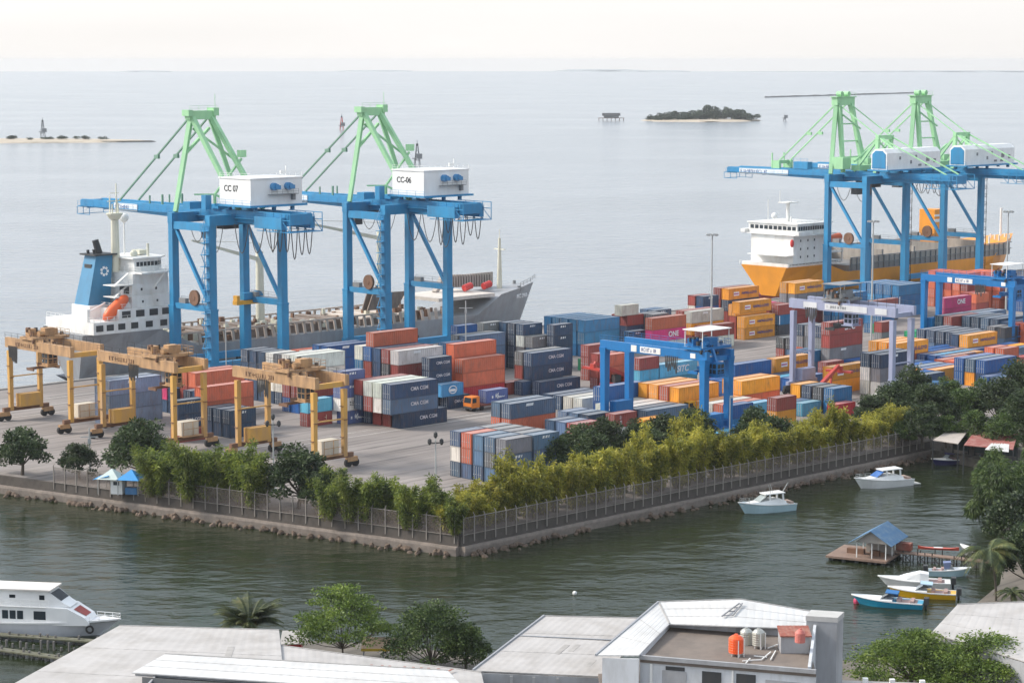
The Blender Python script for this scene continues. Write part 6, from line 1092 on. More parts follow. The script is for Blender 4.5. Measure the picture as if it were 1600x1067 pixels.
PHRASES = """
A1|stack nearest the sea, far left
A2|navy stack under the middle yellow crane
A3|navy block left of the rightmost yellow crane
A4|long row behind the navy block, left yard
A4b|long row just behind the navy block's corner
A5|big orange-red pair under the middle yellow crane
A5c|magenta-topped stack, far left
A6|tall block behind the rightmost yellow crane
A6b|long stacks seen through the rightmost yellow crane
A7|dark blue long row below the first quay crane
LB|short stack inside the rightmost yellow crane's legs
SC|with white script, lowest right of rightmost yellow crane
SC2|short stack above the white-script container
M1|big lettered stack facing the open paving
M1u|big lettered stack left of the truck
M2|tall block behind the big lettered stack
M2r|alone on top of the tall mixed block
M3|short lettered stack left of the orange-red wall
M5|under the blue one with round white emblem
M5b|with round white emblem, left of the orange truck
M4|orange-red wall of long boxes behind the truck
M4b|rear of the orange-red wall behind the truck
M4c|low at the right foot of orange-red wall
M7|lowest of the navy lettered stack, mid-yard
M7u|navy lettered stack, mid-yard
M7v|left foot of the navy lettered stack, mid-yard
P|tall navy block behind the navy lettered stack
Q|with white mark, right of tall navy block
Rr|slim navy stack left of steel blue block
Sl|long slate row behind the orange-red wall
Sb|short stack in front of the grey ship bow
Sg|short stack right of the slim mast, grey bow
Sd|low behind the orange-red wall, below slim mast
M9|block right of the grey ship bow
N1|red stack left of bright blue crane's first leg
N3|red group seen through the bright blue crane
N4|short stack just right of bright blue crane's leg
SI|lettered pair seen through the bright blue crane
M10|red-topped short stack right of steel blue block
M10b|perched above the red-topped short stack by the sea
W6g|short stack at the sea side, mid-yard
W6b|with white mark, on sea side left of mast
W6o|long pair with magenta, above bright blue crane
W6d|short navy behind the bright blue crane's beam
W6w|long stack left of the tall mid-yard mast
W6n|short stacks beside the amber staircase of boxes
W6r|long pair just right of the sun roof
OP|front amber pair of the amber staircase
OB|second step of the amber staircase
OA|on the third step of the amber staircase
OC|top step of the amber staircase by orange hull
OD|short stack left of the lavender crane's trolley
OE|amber-topped stack under the orange ship's hull
OG|long teal pair behind the lavender crane's trolley
TB|big teal block below the right quay cranes
TR|long box before the big teal block
TR2|short pair seen through the lavender crane's right legs
RD|red wall left part, below last quay crane
RD2|red pair at right behind dark blue crane
RM|magenta pair behind the dark blue crane's legs
RM2|red pair right of the magenta pair
RM3|long row in front of the magenta pair
RM4|long row right of the one before magenta
G1|red-topped stack inside the lavender crane
G1b|short stacks left of the red lettered stack
G2|short group at lavender crane's left legs
Y1|amber pair below the red lettered stack
Y1f|short red box above the lower amber pair
R3|short row before the amber pair, near trees
RR|smallest red box against the bamboo hedge
RR2|light box left of the red one, hedge
BL|long blue box right of bright blue crane
YL|lettered, right of the long blue box
YL2|amber group at right of bright blue crane
BR|rust-red-and-amber pair against the hedge
BT|short blue box at bright blue crane's right foot
BO|low long row behind the short blue box
SN|long blue box left of the amber pair
ST|short box at lavender crane's left foot, rear
NW|stack at lavender crane's right front leg
YY|amber long trio right of lavender crane's beam
NV|navy long rows left of dark blue crane
YH|lettered pair at dark blue crane's front foot
PR|orange-red short pair near the right edge
BLr|low long blue rows beyond the grove
BLs|low blue long box beneath the lettered amber
YR|low amber rows beyond the grove
RP|low long orange-red box beyond the grove
FB|long blue box cut by the right edge
FC|short stack under the dark blue crane's end
CR|teal pair between lavender and dark blue cranes
S5|nearest mixed block behind the bamboo corner
S5r|rear half of the nearest mixed block
SL|slate-over-orange long stack behind nearest block
SM|short trio against the trees right of nearest block
SM2|second short trio behind the one by trees
RT|with white upright lettering, behind the dark trees
SV|low long row behind the dark trees
WR|white long pair left of bright blue crane
NV2|low navy long pair left of white pair
BB|long blue box between bright blue crane's left legs
WW|low white long pair under bright blue crane
YN|amber group under the bright blue crane
F2|low long row right of lavender crane's foot
F3|low long navy box at the grove's edge
F7|long rows under the dark blue crane
F16|blue and amber long stack above the grove
F17|low blue long box above the grove
"""
PHR = dict(l.split('|') for l in PHRASES.strip().split('\n'))
SHOW = [int(x) for x in SHOWN.split()]; SHOWSET = set(SHOW)
multi = {}
for i in SHOW: multi.setdefault(CDATA[i][5], []).append(i)
TIER = ('on the ground', 'second tier', 'third tier', 'fourth tier', 'fifth tier'); ROW = ('front row', 'second row', 'third row', 'fourth row', 'fifth row')
CONT = []; rest = MB(); restcol = []
for i, (s_, k_, tier, L_, code, nm, txt) in enumerate(CDATA):
    H_ = 2.905 if L_ == 40 else 2.595; z_ = tier * H_ + 0.01
    if i not in SHOWSET:
        body, frame, roof, dr, rod, ln, HH = container_meshes(L_); q = rnd.uniform(0.86, 1.16); col = tuple(min(1, v * q) for v in CCOL[code]) + (1,)
        for m_ in (body, frame, roof):
            n0 = len(rest.v); rest.add([W(s_ + v.co.x, 253.0 + 2.8 * k_ + v.co.y, z_ + v.co.z) for v in m_.vertices], [tuple(p.vertices) for p in m_.polygons]); restcol += [col] * (len(rest.v) - n0)
        continue
    tx = [txt] if txt else []
    if code in 'tB' and rnd.random() < 0.6 and txt == '': tx.append('|')
    ks = sorted({CDATA[j][1] for j in multi[nm]}); ts = {CDATA[j][2] for j in multi[nm]}
    lab = CNAME[code] + ' container'
    if len(multi[nm]) > 1:
        if len(ts) > 1 or len(ks) == 1: lab += ', ' + TIER[tier]
        if len(ks) > 1: lab += ', ' + ROW[ks.index(k_)]
        lab += ', ' + PHR[nm]
    else: lab += ' ' + PHR[nm] if PHR[nm].startswith(('with', 'under', 'alone', 'low', 'perched', 'on ', 'in ', 'left', 'right')) else ', ' + PHR[nm]
    CONT.append(container(s_, k_, z_, L_, code, lab, tx, 'containers stacked in the yard', door=rnd.random() < 0.65))
if rest.v:
    rm_ = container_mat('container_paint_far', False); oi_ = [n for n in rm_.node_tree.nodes if n.type == 'OBJECT_INFO'][0]
    at_ = rm_.node_tree.nodes.new('ShaderNodeAttribute'); at_.attribute_name = 'paint'
    for l_ in list(rm_.node_tree.links):
        if l_.from_node == oi_ and l_.from_socket.name == 'Color': rm_.node_tree.links.new(at_.outputs['Color'], l_.to_socket)
    me_ = rest.mesh('container_stacks', rm_); ca_ = me_.color_attributes.new('paint', 'FLOAT_COLOR', 'POINT')
    ca_.data.foreach_set('color', [c for col in restcol for c in col])
    tag(link('container_stacks', me_), 'further stacked containers showing only slivers between the nearer ones', 'containers', kind='stuff')
# ================================================================ sea walls, fences
STONE = paint('wall_stone', (0.085, 0.072, 0.062), 0.9, dirt=0.8, dcol=(0.05, 0.042, 0.036), scale=0.9, stretch=(1, 1, 0.6), bump=0.6)
LEDGE = paint('wall_ledge', (0.24, 0.20, 0.17), 0.9, dirt=0.7, dcol=(0.12, 0.10, 0.085), scale=1.2, stretch=(1, 1, 1))
POST = paint('fence_post', (0.30, 0.27, 0.24), 0.8, dirt=0.6, dcol=(0.16, 0.125, 0.10))
def wire_mat():
    m, nt, b = nodes('fence_mesh'); N = nt.nodes; L = nt.links
    tr = N.new('ShaderNodeBsdfTransparent'); ms = N.new('ShaderNodeMixShader')
    tc = N.new('ShaderNodeTexCoord'); n = N.new('ShaderNodeTexNoise'); n.inputs['Scale'].default_value = 0.6; n.inputs['Detail'].default_value = 4
    L.new(tc.outputs['Object'], n.inputs['Vector']); mr = N.new('ShaderNodeMapRange'); mr.inputs[3].default_value = 0.2; mr.inputs[4].default_value = 0.75
    L.new(n.outputs['Fac'], mr.inputs[0]); L.new(mr.outputs[0], ms.inputs[0])
    L.new(tr.outputs[0], ms.inputs[1]); L.new(b.outputs[0], ms.inputs[2]); L.new(ms.outputs[0], N['Material Output'].inputs['Surface'])
    b.inputs['Base Color'].default_value = (0.17, 0.135, 0.115, 1); b.inputs['Roughness'].default_value = 0.8
    return m
WIRE = wire_mat()

def sea_wall(a, c, label, fence_label, f0, f1, step, group=None):
    """a..c: ends of the wall line in world xy; the water is on the right hand side going a->c"""
    a, c = V((*a, 0)), V((*c, 0)); d = (c - a).normalized(); n = V((d.y, -d.x, 0)); L = (c - a).length
    rz = math.atan2(d.y, d.x); root = thing('sea_wall', label, 'wall', a, rz)
    b = MB(); N = int(L / 1.5); r = random.Random(int(L)); rg = []
    for i in range(N + 1):
        x = L * i / N; j = r.uniform(-0.06, 0.06)
        rg.append([V((x, 0.3, 0.12)), V((x, -0.30 + j, 0.12)), V((x, -0.42 + j, -1.45)), V((x, -0.45, -1.46)), V((x, 0.3, -1.46))])
    b.loft(rg, closed=True); b.build('wall_face', STONE, root)
    b = MB(); rg = []
    for i in range(N + 1):
        x = L * i / N; j = r.uniform(-0.12, 0.12); k = r.uniform(-0.05, 0.05)
        rg.append([V((x, 0.2, -1.45 + 0.004)), V((x, -1.05 + j, -1.42 + k)), V((x, -1.15 + j, -1.75 + k)), V((x, -1.0, WZ - 0.8)), V((x, 0.2, WZ - 0.8))])
    b.loft(rg, closed=True); b.build('ledge', LEDGE, root)
    fr = thing('perimeter_fence', fence_label, 'fence', a, rz, None)
    n_ = int((f1 - f0) / step)
    for i in range(n_ + 1):
        x = f0 + i * step; h = 2.95 + r.uniform(-0.15, 0.2)
        p = MB(); p.lohi((x - 0.07, -0.42 - 0.07, -1.0), (x + 0.07, -0.42 + 0.07, h)); p.bar((x, -0.42, h), (x, -0.15, h + 0.35), 0.09)
        p.build('post', POST, fr)
    b = MB()
    for z in (0.22, 2.75): b.bar((f0, -0.42, z), (f1, -0.42, z), 0.08)
    b.build('rail', POST, fr)
    b = MB(); b.add([(f0, -0.40, 0.2), (f1, -0.40, 0.2), (f1, -0.40, 2.75), (f0, -0.40, 2.75)], [(0, 1, 2, 3)]); b.build('wire_panel', WIRE, fr)
    # rubble at the foot
    b = MB(); 
    for i in range(int(L * 1.5)):
        x = r.uniform(0, L); q = r.uniform(0.3, 0.75); y = -1.1 - abs(r.gauss(0, 0.8))
        m = Matrix.Rotation(r.uniform(0, 3), 3, V((r.random(), r.random(), r.random())).normalized())
        bb = MB(); bb.lathe([(0.35 * q, -0.5 * q), (0.9 * q, -0.2 * q), (0.75 * q, 0.35 * q), (0.25 * q, 0.5 * q)], 6)
        b.add([m @ V(p) + V((x, y, WZ - 0.05 + max(0, 0.35 + 0.25 * (y + 1.2)))) for p in bb.v], bb.f)
    tag(b.build('rubble', paint('rubble_brown', (0.15, 0.105, 0.075), 0.9, dirt=0.7, dcol=(0.06, 0.05, 0.04), scale=1.5, stretch=(1, 1, 1)), None, a, rz), 'brown rubble along the foot of the ' + ('left' if f0 > 10 else 'right') + ' sea wall', 'rubble', kind='stuff')

cor = W(223, 238)[:2]
sea_wall(W(176, 431)[:2], cor, 'stained brown sea wall on the left side of the yard corner', 'pale post and wire fence along the left sea wall', 118, 198.0, 2.5)
sea_wall(cor, W(343.5, 238)[:2], 'stained brown sea wall on the right side of the yard corner', 'pale post and wire fence along the right sea wall', 0.4, 119.5, 2.2)
r = random.Random(77)
for i in range(26):
    q = W(200 - i * 0.95 + r.uniform(-.3, .3), 332 + i * 3.0, 0); tag(MB().prism([(-1.3, -.3), (1.3, -.3), (1.3, .3), (-1.3, .3)], 0.004, 0.85).build('barrier_block', LEDGE, None, q, R(-58) + r.uniform(-.1, .1)), 'low concrete barrier block in the line along the left shore', 'barrier', 'barrier blocks along the left shore')

# ================================================================ vegetation
BAMB = leaf_mat('bamboo_leaf', [(0.09, 0.11, 0.018), (0.25, 0.25, 0.03), (0.42, 0.38, 0.05), (0.55, 0.47, 0.08)], trans=0.42)
BAMG = leaf_mat('bamboo_leaf_green', [(0.045, 0.075, 0.016), (0.13, 0.175, 0.03), (0.23, 0.27, 0.045), (0.32, 0.34, 0.065)], trans=0.42)
LEAFD = leaf_mat('dark_leaf', [(0.014, 0.028, 0.012), (0.035, 0.06, 0.02), (0.07, 0.105, 0.034), (0.11, 0.15, 0.05)], trans=0.25)
LEAFM = leaf_mat('mid_leaf', [(0.02, 0.04, 0.012), (0.055, 0.095, 0.022), (0.10, 0.155, 0.034), (0.17, 0.215, 0.05)], trans=0.3)
LEAFL = leaf_mat('light_leaf', [(0.035, 0.065, 0.014), (0.10, 0.16, 0.026), (0.19, 0.265, 0.044), (0.28, 0.34, 0.07)], trans=0.35)
PALML = leaf_mat('palm_leaf', [(0.02, 0.035, 0.012), (0.05, 0.07, 0.02), (0.10, 0.115, 0.03), (0.16, 0.14, 0.05)], trans=0.2)
BARK = paint('bark', (0.10, 0.08, 0.06), 0.9, dirt=0.6, scale=2)
CULM = paint('culm', (0.16, 0.14, 0.06), 0.7, dirt=0.5, scale=2)

def leaf(b, p, d, l, w, r):
    d = d.normalized(); s = d.cross(V((r.gauss(0, 1), r.gauss(0, 1), r.gauss(0, 1)))).normalized()
    b.add([p, p + d * l * 0.45 + s * w * .5, p + d * l, p + d * l * 0.45 - s * w * .5], [(0, 1, 2, 3)])

def bamboo_mesh(seed, mat):
    r = random.Random(seed); f = MB(); c = MB(); nplume = r.randint(3, 5)
    for j in range(nplume):
        pa = 6.28 * j / nplume + r.uniform(-.5, .5); pl = V((math.cos(pa), math.sin(pa), 0)); reach = r.uniform(0.5, 1.5); ph = r.uniform(5.2, 8.0)
        for i in range(5):
            a = r.uniform(0, 6.28); q0 = r.uniform(0, 0.5); base = pl * 0.45 + V((q0 * math.cos(a), q0 * math.sin(a), 0)); h = ph * r.uniform(0.86, 1.08); ln = reach * r.uniform(.7, 1.3)
            dr = (pl + V((r.gauss(0, .25), r.gauss(0, .25), 0))).normalized(); P = lambda q: base + dr * ln * q ** 2.2 + V((0, 0, h * (q - 0.12 * q ** 4)))
            pts = [P(k / 5) for k in range(6)]
            for k in range(5): c.tube(pts[k], pts[k + 1], 0.05 - 0.008 * k, 4, 0.042 - 0.008 * k, caps=False)
            for k in range(165):
                q = 0.10 + 0.92 * r.random() ** 0.8; p = P(q); w = 0.22 + 0.78 * math.sin(math.pi * min(1, q * 0.85))
                off = V((r.gauss(0, 1), r.gauss(0, 1), r.gauss(0, .5))); off *= 0.30 * w
                leaf(f, p + off, off + V((0, 0, -0.2)) + dr * .15 + V((r.gauss(0, .2), r.gauss(0, .2), r.gauss(0, .35))), r.uniform(0.35, 0.7), r.uniform(0.12, 0.2), r)
    return f.mesh('foliage', mat), c.mesh('culms', CULM)

def tree_mesh(seed, mat, R_=3.2, H_=7.5, crown=0.62, n=26, leaves=120, ls=0.28, trunk=0.28, flat=1.0, droop=0.0):
    """trunk that forks into limbs; leaf clumps round the limb ends with gaps between"""
    r = random.Random(seed); t = MB(); f = MB()
    zc = H_ * (1 - crown); fork = V((r.uniform(-.3, .3), r.uniform(-.3, .3), zc))
    t.tube((0, 0, -0.3), fork, trunk, 7, trunk * 0.7, caps=False)
    ends = []
    for i in range(n):
        a = i * 2.399 + r.uniform(-.4, .4); q = math.sqrt((i + 0.6) / n) * r.uniform(0.75, 1.1); z = zc + (H_ - zc) * (0.10 + 0.84 * (1 - q * q) * r.uniform(0.55, 1.05) + 0.12 * r.random())
        ends.append(V((R_ * q * math.cos(a), R_ * q * math.sin(a), z)))
    for e in ends[::2]:
        m = fork.lerp(e, 0.5) + V((0, 0, -0.2)); t.tube(fork, m, trunk * 0.38, 5, trunk * 0.25, caps=False); t.tube(m, e, trunk * 0.25, 4, 0.03, caps=False)
    for e in ends:
        rc = R_ * r.uniform(0.24, 0.40)
        for k in range(leaves):
            g = V((r.gauss(0, 1), r.gauss(0, 1), r.gauss(0, 1))).normalized() * rc * (r.random() ** 0.45); g.z *= 0.62 * flat
            d = g + V((r.gauss(0, .6), r.gauss(0, .6), r.gauss(0, .5) - droop)); l = ls * r.uniform(0.8, 1.6)
            leaf(f, e + g - V((0, 0, droop * 0.3 * r.random())), d, l, l * (r.uniform(0.45, 0.7) if droop == 0 else 0.16), r)
    return f.mesh('crown', mat), t.mesh('trunk', BARK)

BM = [bamboo_mesh(100 + i, BAMB) for i in range(6)]; BG = [bamboo_mesh(200 + i, BAMG) for i in range(4)]
TD = [tree_mesh(300 + i, LEAFD, 3.5, 7.0, 0.78, 34, 190, 0.34) for i in range(4)]
TBIG = [tree_mesh(320 + i, LEAFD, 4.6, 10.5, 0.8, 46, 210, 0.38, 0.34) for i in range(3)]
TM = [tree_mesh(340 + i, LEAFM, 3.6, 8.0, 0.8, 36, 190, 0.33) for i in range(3)]
def plant(kind, ms, p, label, cat, sc=1.0, scz=None, group=None, parts=('crown', 'trunk')):
    o = thing(kind, label, cat, p, rnd.uniform(0, 6.28), group); o.scale = (sc, sc, scz or sc)
    link(parts[0], ms[0], o); link(parts[1], ms[1], o)
    return o
TFE = [tree_mesh(360 + i, LEAFM, 3.6, 9.0, 0.86, 46, 330, 0.62, 0.24, 1.5, 1.3) for i in range(2)]
r = random.Random(55)
# bamboo hedge along the right wall: two staggered rows
s = 224.0; i = 0
while s < 342:
    for t0, ok in ((240.8, 1), (244.0, r.random() < 0.6)):
        if not ok: continue
        k = r.uniform(1.0, 1.3) * (1.0 if s < 325 else 0.85); sz = k * r.uniform(0.72, 1.3) * (0.8 if s < 234 else 0.98)
        plant('bamboo', BM[r.randrange(6)], W(s + r.uniform(-.7, .7), t0 + r.uniform(-.5, .5)), 'yellow-green bamboo clump in the hedge behind the right sea wall', 'bamboo', k, sz, 'bamboo hedge along the right sea wall', ('foliage', 'culms'))
    s += r.uniform(2.7, 3.5); i += 1
# greener bamboo along the left wall
for u in list(range(230, 415, 9)) + list(range(496, 708, 10)):
    vv = 783 + (u - 230) * 0.127 - r.uniform(5, 20)
    k = r.uniform(1.0, 1.35) * (1.05 if u < 420 else 0.85)
    plant('bamboo', BG[r.randrange(4)], at(u + r.uniform(-5, 5), vv), 'green bamboo clump in the hedge behind the left sea wall', 'bamboo', k, k * r.uniform(0.75, 1.1) * (1.0 if u < 420 else 0.95), 'bamboo hedge along the left sea wall', ('foliage', 'culms'))
# single dark trees
for (u, v, ms, k, lab) in ((35, 742, TD[0], 1.0, 'dark spreading tree by the low barrier at the far left shore'), (124, 748, TD[1], 0.75, 'small dark tree behind the white lamp pole on the left shore'), (222, 754, TD[2], 1.3, 'dark tree behind the blue canopy hut'),
                           (466, 794, TD[3], 1.22, 'dark tree between the two green bamboo hedges'), (505, 803, TD[1], 0.8, 'small dark tree right of the dark tree between the bamboo hedges')):
    plant('broadleaf_tree', ms, at(u, v), lab, 'tree', k * 1.2, k * 1.12)
for i, (u, v) in enumerate(((862, 742), (905, 728), (950, 722), (996, 716), (1042, 712), (1085, 706), (930, 740), (1015, 730), (1180, 700), (1215, 712))):
    plant('broadleaf_tree', TD[i % 4], at(u, v + 2), 'dark tree in the row between the bamboo hedge and the containers', 'tree', r.uniform(1.0, 1.25), r.uniform(.95, 1.1), 'dark trees behind the bamboo hedge')
for i, (u, v, k) in enumerate(((1395, 665, .9), (1425, 650, .95), (1455, 672, .95), (1480, 645, 1.0), (1505, 665, 1.0), (1535, 648, 1.0), (1560, 668, 1.0), (1590, 650, 1.05), (1440, 690, .75), (1478, 690, .72), (1520, 692, .85), (1565, 700, .9), (1600, 690, 1.0), (1625, 660, 1.0), (1362, 668, .7), (1410, 690, .6))):
    plant('broadleaf_tree', (TBIG + TM)[i % 6], at(u, v + 8), 'dense green tree in the grove at the right end of the yard', 'tree', k * 1.05, k * 0.98, 'grove at the right end of the yard')
# right shore: trees standing over the water's edge
for (u, v, ms, k, lab) in ((1560, 830, TFE[0], 1.15, 'tall feathery drooping tree on the right shore below the red-roofed boat shed'), (1610, 820, TFE[1], 1.2, 'tall feathery tree at the right edge of the picture above the palm'), (1585, 870, TD[0], 1.25, 'dark tree crowding the right shore behind the palm'),
                           (1552, 780, TFE[1], .85, 'smaller feathery tree by the white skiff under the red roof'), (1605, 930, TBIG[2], .9, 'dark tree at the right edge just above the pale roof'), (1640, 900, TBIG[0], 1.0, 'dark tree half cut off at the right edge')):
    plant('broadleaf_tree', ms, at(u, v, -1.2), lab, 'tree', k, k * 1.05)

def palm(p, h, label, seed, fr=22, fl=3.0, lean=(0.6, 0.2), upr=0.0):
    r = random.Random(seed); o = thing('palm_tree', label, 'palm', p); t = MB(); pts = [V((lean[0] * (q / 6) ** 2 * 2, lean[1] * (q / 6) ** 2 * 2, h * q / 6)) for q in range(7)]
    for a, c in zip(pts, pts[1:]): t.tube(a, c, 0.17, 7, 0.16, caps=False)
    t.build('trunk', BARK, o); top = pts[-1]; f = MB()
    for i in range(fr):
        a = i * 2.399; up = r.uniform(0.1, 1.25) + upr; d = V((math.cos(a), math.sin(a), 0)); prev = top; L = fl * r.uniform(0.85, 1.15); q = 0
        for k in range(1, 13):
            q = k / 12; p_ = top + d * L * q * (1 - 0.1 * q) + V((0, 0, up * L * q * 0.75 - 0.75 * L * q * q)); seg = (p_ - prev); side = seg.cross(V((0, 0, 1))).normalized()
            f.bar(prev, p_, 0.05)
            for sg in (-1, 1):
                for m in (0.2, 0.7):
                    b0 = prev.lerp(p_, m); ll = 0.85 * math.sin(math.pi * (0.12 + 0.85 * q)) * fl / 3
                    e = b0 + side * sg * ll * 0.75 + seg.normalized() * ll * 0.5 + V((0, 0, -0.35 * ll)); wv = seg.normalized() * 0.11
                    f.add([b0 - wv, b0 + wv, e], [(0, 1, 2)])
            prev = p_
    f.build('fronds', PALML, o)
    return o

# ================================================================ lamps, poles, vehicles
STEEL = paint('galvanised', (0.42, 0.43, 0.42), 0.5, dirt=0.3)
def high_mast(u, vb, vt, label, head='ring', r0=0.28):
    p = at(u, vb); y = (533.5 - vt) / FPX; cp, sp = math.cos(PITCH), math.sin(PITCH); h = CAMH + p.y / (cp + y * sp) * (-sp + y * cp)
    o = thing('light_mast', label, 'lamp post', p); b = MB(); b.tube((0, 0, 0), (0, 0, h), r0, 8, r0 * 0.55); b.box((0, 0, 0.3), (0.9, 0.9, 0.6)); b.build('mast', STEEL, o)
    b = MB()
    if head == 'ring':
        b.box((0, 0, h), (2.6, 0.3, 0.2)); b.box((0, 0, h), (0.3, 2.6, 0.2))
        for a in range(8): b.box((1.2 * math.cos(a * .785), 1.2 * math.sin(a * .785), h - 0.2), (0.55, 0.55, 0.4))
    elif head == 'triple':
        b.box((0, 0, h - 1.2), (1.9, 0.16, 0.16))
        for dx, dz in ((-0.95, -1.0), (0.95, -1.0), (0, 0.1)): b.lathe([(0.12, dz - .55), (0.34, dz - .2), (0.3, dz + .3), (0.08, dz + .5)], 8, (dx, 0, h))
    elif head == 'cross': b.box((0, 0, h - 1.6), (3.0, 0.15, 0.15)); b.box((0, 0, h - 2.3), (0.5, 0.5, 0.9))
    else: b.box((0.2, 0, h), (0.5, 0.3, 0.4))
    b.build('lamp_head', DARK if head == 'triple' else STEEL, o)
high_mast(1111, 545, 366, 'tall pale light mast rising from the middle of the yard, highest at mid-picture')
high_mast(1361, 538, 345, 'tall light mast between the orange ship and the grey yard crane')
high_mast(1571, 505, 330, 'tall light mast at the right edge before the last quay crane')
high_mast(728, 592, 470, 'slim light mast in front of the grey ship bow', 'cross', 0.2)
high_mast(354, 605, 505, 'thin pole rising behind the rightmost yellow yard crane', 'cam', 0.14)
high_mast(428, 768, 652, 'street lamp with three dark heads left of the dark tree between hedges', 'triple', 0.17)
high_mast(681, 785, 680, 'street lamp with three dark heads near the slate container block', 'triple', 0.17)
high_mast(141, 742, 668, 'white pole with cross arm on the left shore', 'cross', 0.16)
high_mast(1140, 700, 620, 'thin grey pole standing by the right leg of the bright blue yard crane', 'cam', 0.13)
high_mast(1436, 640, 568, 'thin pale pole in the right grove', 'cam', 0.13)

def truck(p, rz, label, cabc, box=None, n20=True):
    o = thing('container_truck', label, 'truck', p, rz); b = MB()
    b.lohi((-8.0, -1.2, 0.95), (0.2, 1.2, 1.25)); b.lohi((-8.0, -0.5, 0.7), (2.6, 0.5, 0.95)); b.build('trailer', paint('trailer_red', (0.22, 0.06, 0.04), 0.7, dirt=0.5), o)
    c = MB(); c.loft([[V((x, y, z)) for (x, z) in ((0.5, 0.75), (2.75, 0.75), (2.8, 1.7), (2.55, 2.95), (0.5, 3.0))] for y in (-1.2, 1.2)], closed=True)
    cab = c.build('cab', cabc, o)
    g = MB(); g.add([(2.82, -1.0, 1.75), (2.82, 1.0, 1.75), (2.6, 1.0, 2.8), (2.6, -1.0, 2.8)], [(0, 1, 2, 3)]); g.lohi((1.4, -1.215, 1.75), (2.5, -1.205, 2.7)); g.lohi((1.4, 1.205, 1.75), (2.5, 1.215, 2.7)); g.build('window', GLASS, cab)
    g = MB(); g.lohi((2.76, -1.15, 0.55), (2.95, 1.15, 1.0)); g.build('bumper', DARK, cab)
    for x in (-7.2, -6.0, -0.2, 1.8):
        for y in (-1.02, 1.02):
            w = MB(); w.tube((x, y - 0.16, 0.5), (x, y + 0.16, 0.5), 0.5, 14); w.tube((x, y - 0.18, 0.5), (x, y + 0.18, 0.5), 0.22, 8); w.build('wheel', TYRE, o)
    return o
CABO = paint('cab_orange', (0.72, 0.20, 0.02), 0.4, dirt=0.2)
q = W(307.5, 322.8); truck(W(308.6, 324.0), YAW + math.pi, 'orange truck carrying a periwinkle container beside the big red stack', CABO)
o_ = container(W(310.0, 322.78, 1.27), None, None, 20, 'p', 'periwinkle container with white script riding on the orange truck', ['SPIL'])
truck(at(1083, 648), YAW + math.pi, 'truck with amber cab under the bright blue yard crane', paint('cab_amber', (0.7, 0.36, 0.03), 0.4, dirt=0.2))

def reach_stacker(p, rz, label):
    o = thing('reach_stacker', label, 'container handler', p, rz); RD = paint('stacker_red', (0.45, 0.05, 0.035), 0.5, dirt=0.4)
    b = MB(); b.lohi((-3.8, -1.5, 0.8), (2.6, 1.5, 1.9)); b.lohi((-4.2, -1.6, 1.0), (-2.4, 1.6, 2.6)); b.build('chassis', RD, o)
    b = MB(); b.bar((-3.4, 0, 3.2), (5.0, 0, 6.6), 0.8, 0.9, 0.6, 0.7); b.bar((-2.8, 0, 2.2), (-3.4, 0, 3.4), 1.2, 1.0); b.bar((1.2, 0, 1.8), (2.0, 0, 5.2), 0.35); bo = b.build('boom', RD, o)
    b = MB(); b.box((5.4, 0, 5.4), (1.0, 6.0, 0.45)); b.box((5.4, 0, 6.0), (0.6, 1.4, 0.9)); b.build('spreader', RD, bo)
    b = MB(); b.lohi((-1.6, -0.7, 1.9), (0.0, 0.7, 3.6)); c = b.build('cab', DARK, o)
    for x, rr in ((2.0, 0.85), (-3.0, 0.75)):
        for y in (-1.5, 1.5):
            w = MB(); w.tube((x, y - 0.35, rr), (x, y + 0.35, rr), rr, 14); w.build('wheel', TYRE, o)
reach_stacker(at(958, 612), YAW + R(170), 'red reach stacker parked behind the left legs of the bright blue yard crane')
reach_stacker(W(370, 283), YAW + R(10), 'red reach stacker with raised boom behind the amber container by the grey yard crane')

# blue canopy hut on the left shore
q = at(190, 770); o = thing('guard_hut', 'small white hut under two bright blue pyramid canopies on the left shore', 'hut', q, R(-12))
CANB = paint('canopy_blue', (0.03, 0.27, 0.62), 0.5, dirt=0.2); CANW = paint('canopy_pale', (0.50, 0.58, 0.55), 0.6, dirt=0.2)
for x, mt in ((-1.6, CANW), (1.8, CANB)):
    b = MB(); z = 2.5; w_ = 1.95
    b.add([(x - w_, -2, z), (x + w_, -2, z), (x + w_, 2, z), (x - w_, 2, z), (x, 0, z + 1.5)], [(0, 1, 4), (1, 2, 4), (2, 3, 4), (3, 0, 4), (3, 2, 1, 0)])
    cn = b.build('canopy', mt, o)
    b = MB()
    for sx in (-1, 1):
        for sy in (-1, 1): b.bar((x + sx * 1.75, sy * 1.8, 0), (x + sx * 1.75, sy * 1.8, z), 0.08)
    b.build('pole', STEEL, cn)
b = MB(); b.add([(-4.3, -1.8, 2.35), (-1.6, -1.8, 3.0), (-1.6, 1.6, 3.6), (-4.3, 1.2, 2.4)], [(0, 1, 2, 3)]); b.add([(-4.3, -1.8, 2.32), (-1.6, -1.8, 2.97), (-1.6, 1.6, 3.57), (-4.3, 1.2, 2.37)], [(3, 2, 1, 0)]); b.build('awning', CANB, o)
b = MB(); b.lohi((-1.4, -1.2, 0), (0.6, 0.8, 2.4)); h = b.build('cabin', WHITE, o); b = MB(); b.lohi((-0.9, -1.23, 1.5), (0.1, -1.19, 2.1)); b.build('window', GLASS, h)
b = MB(); b.lohi((1.0, -1.0, 0), (3.0, 0.2, 1.1)); b.build('counter', paint('counter_blue', (0.05, 0.17, 0.35), 0.5), o)
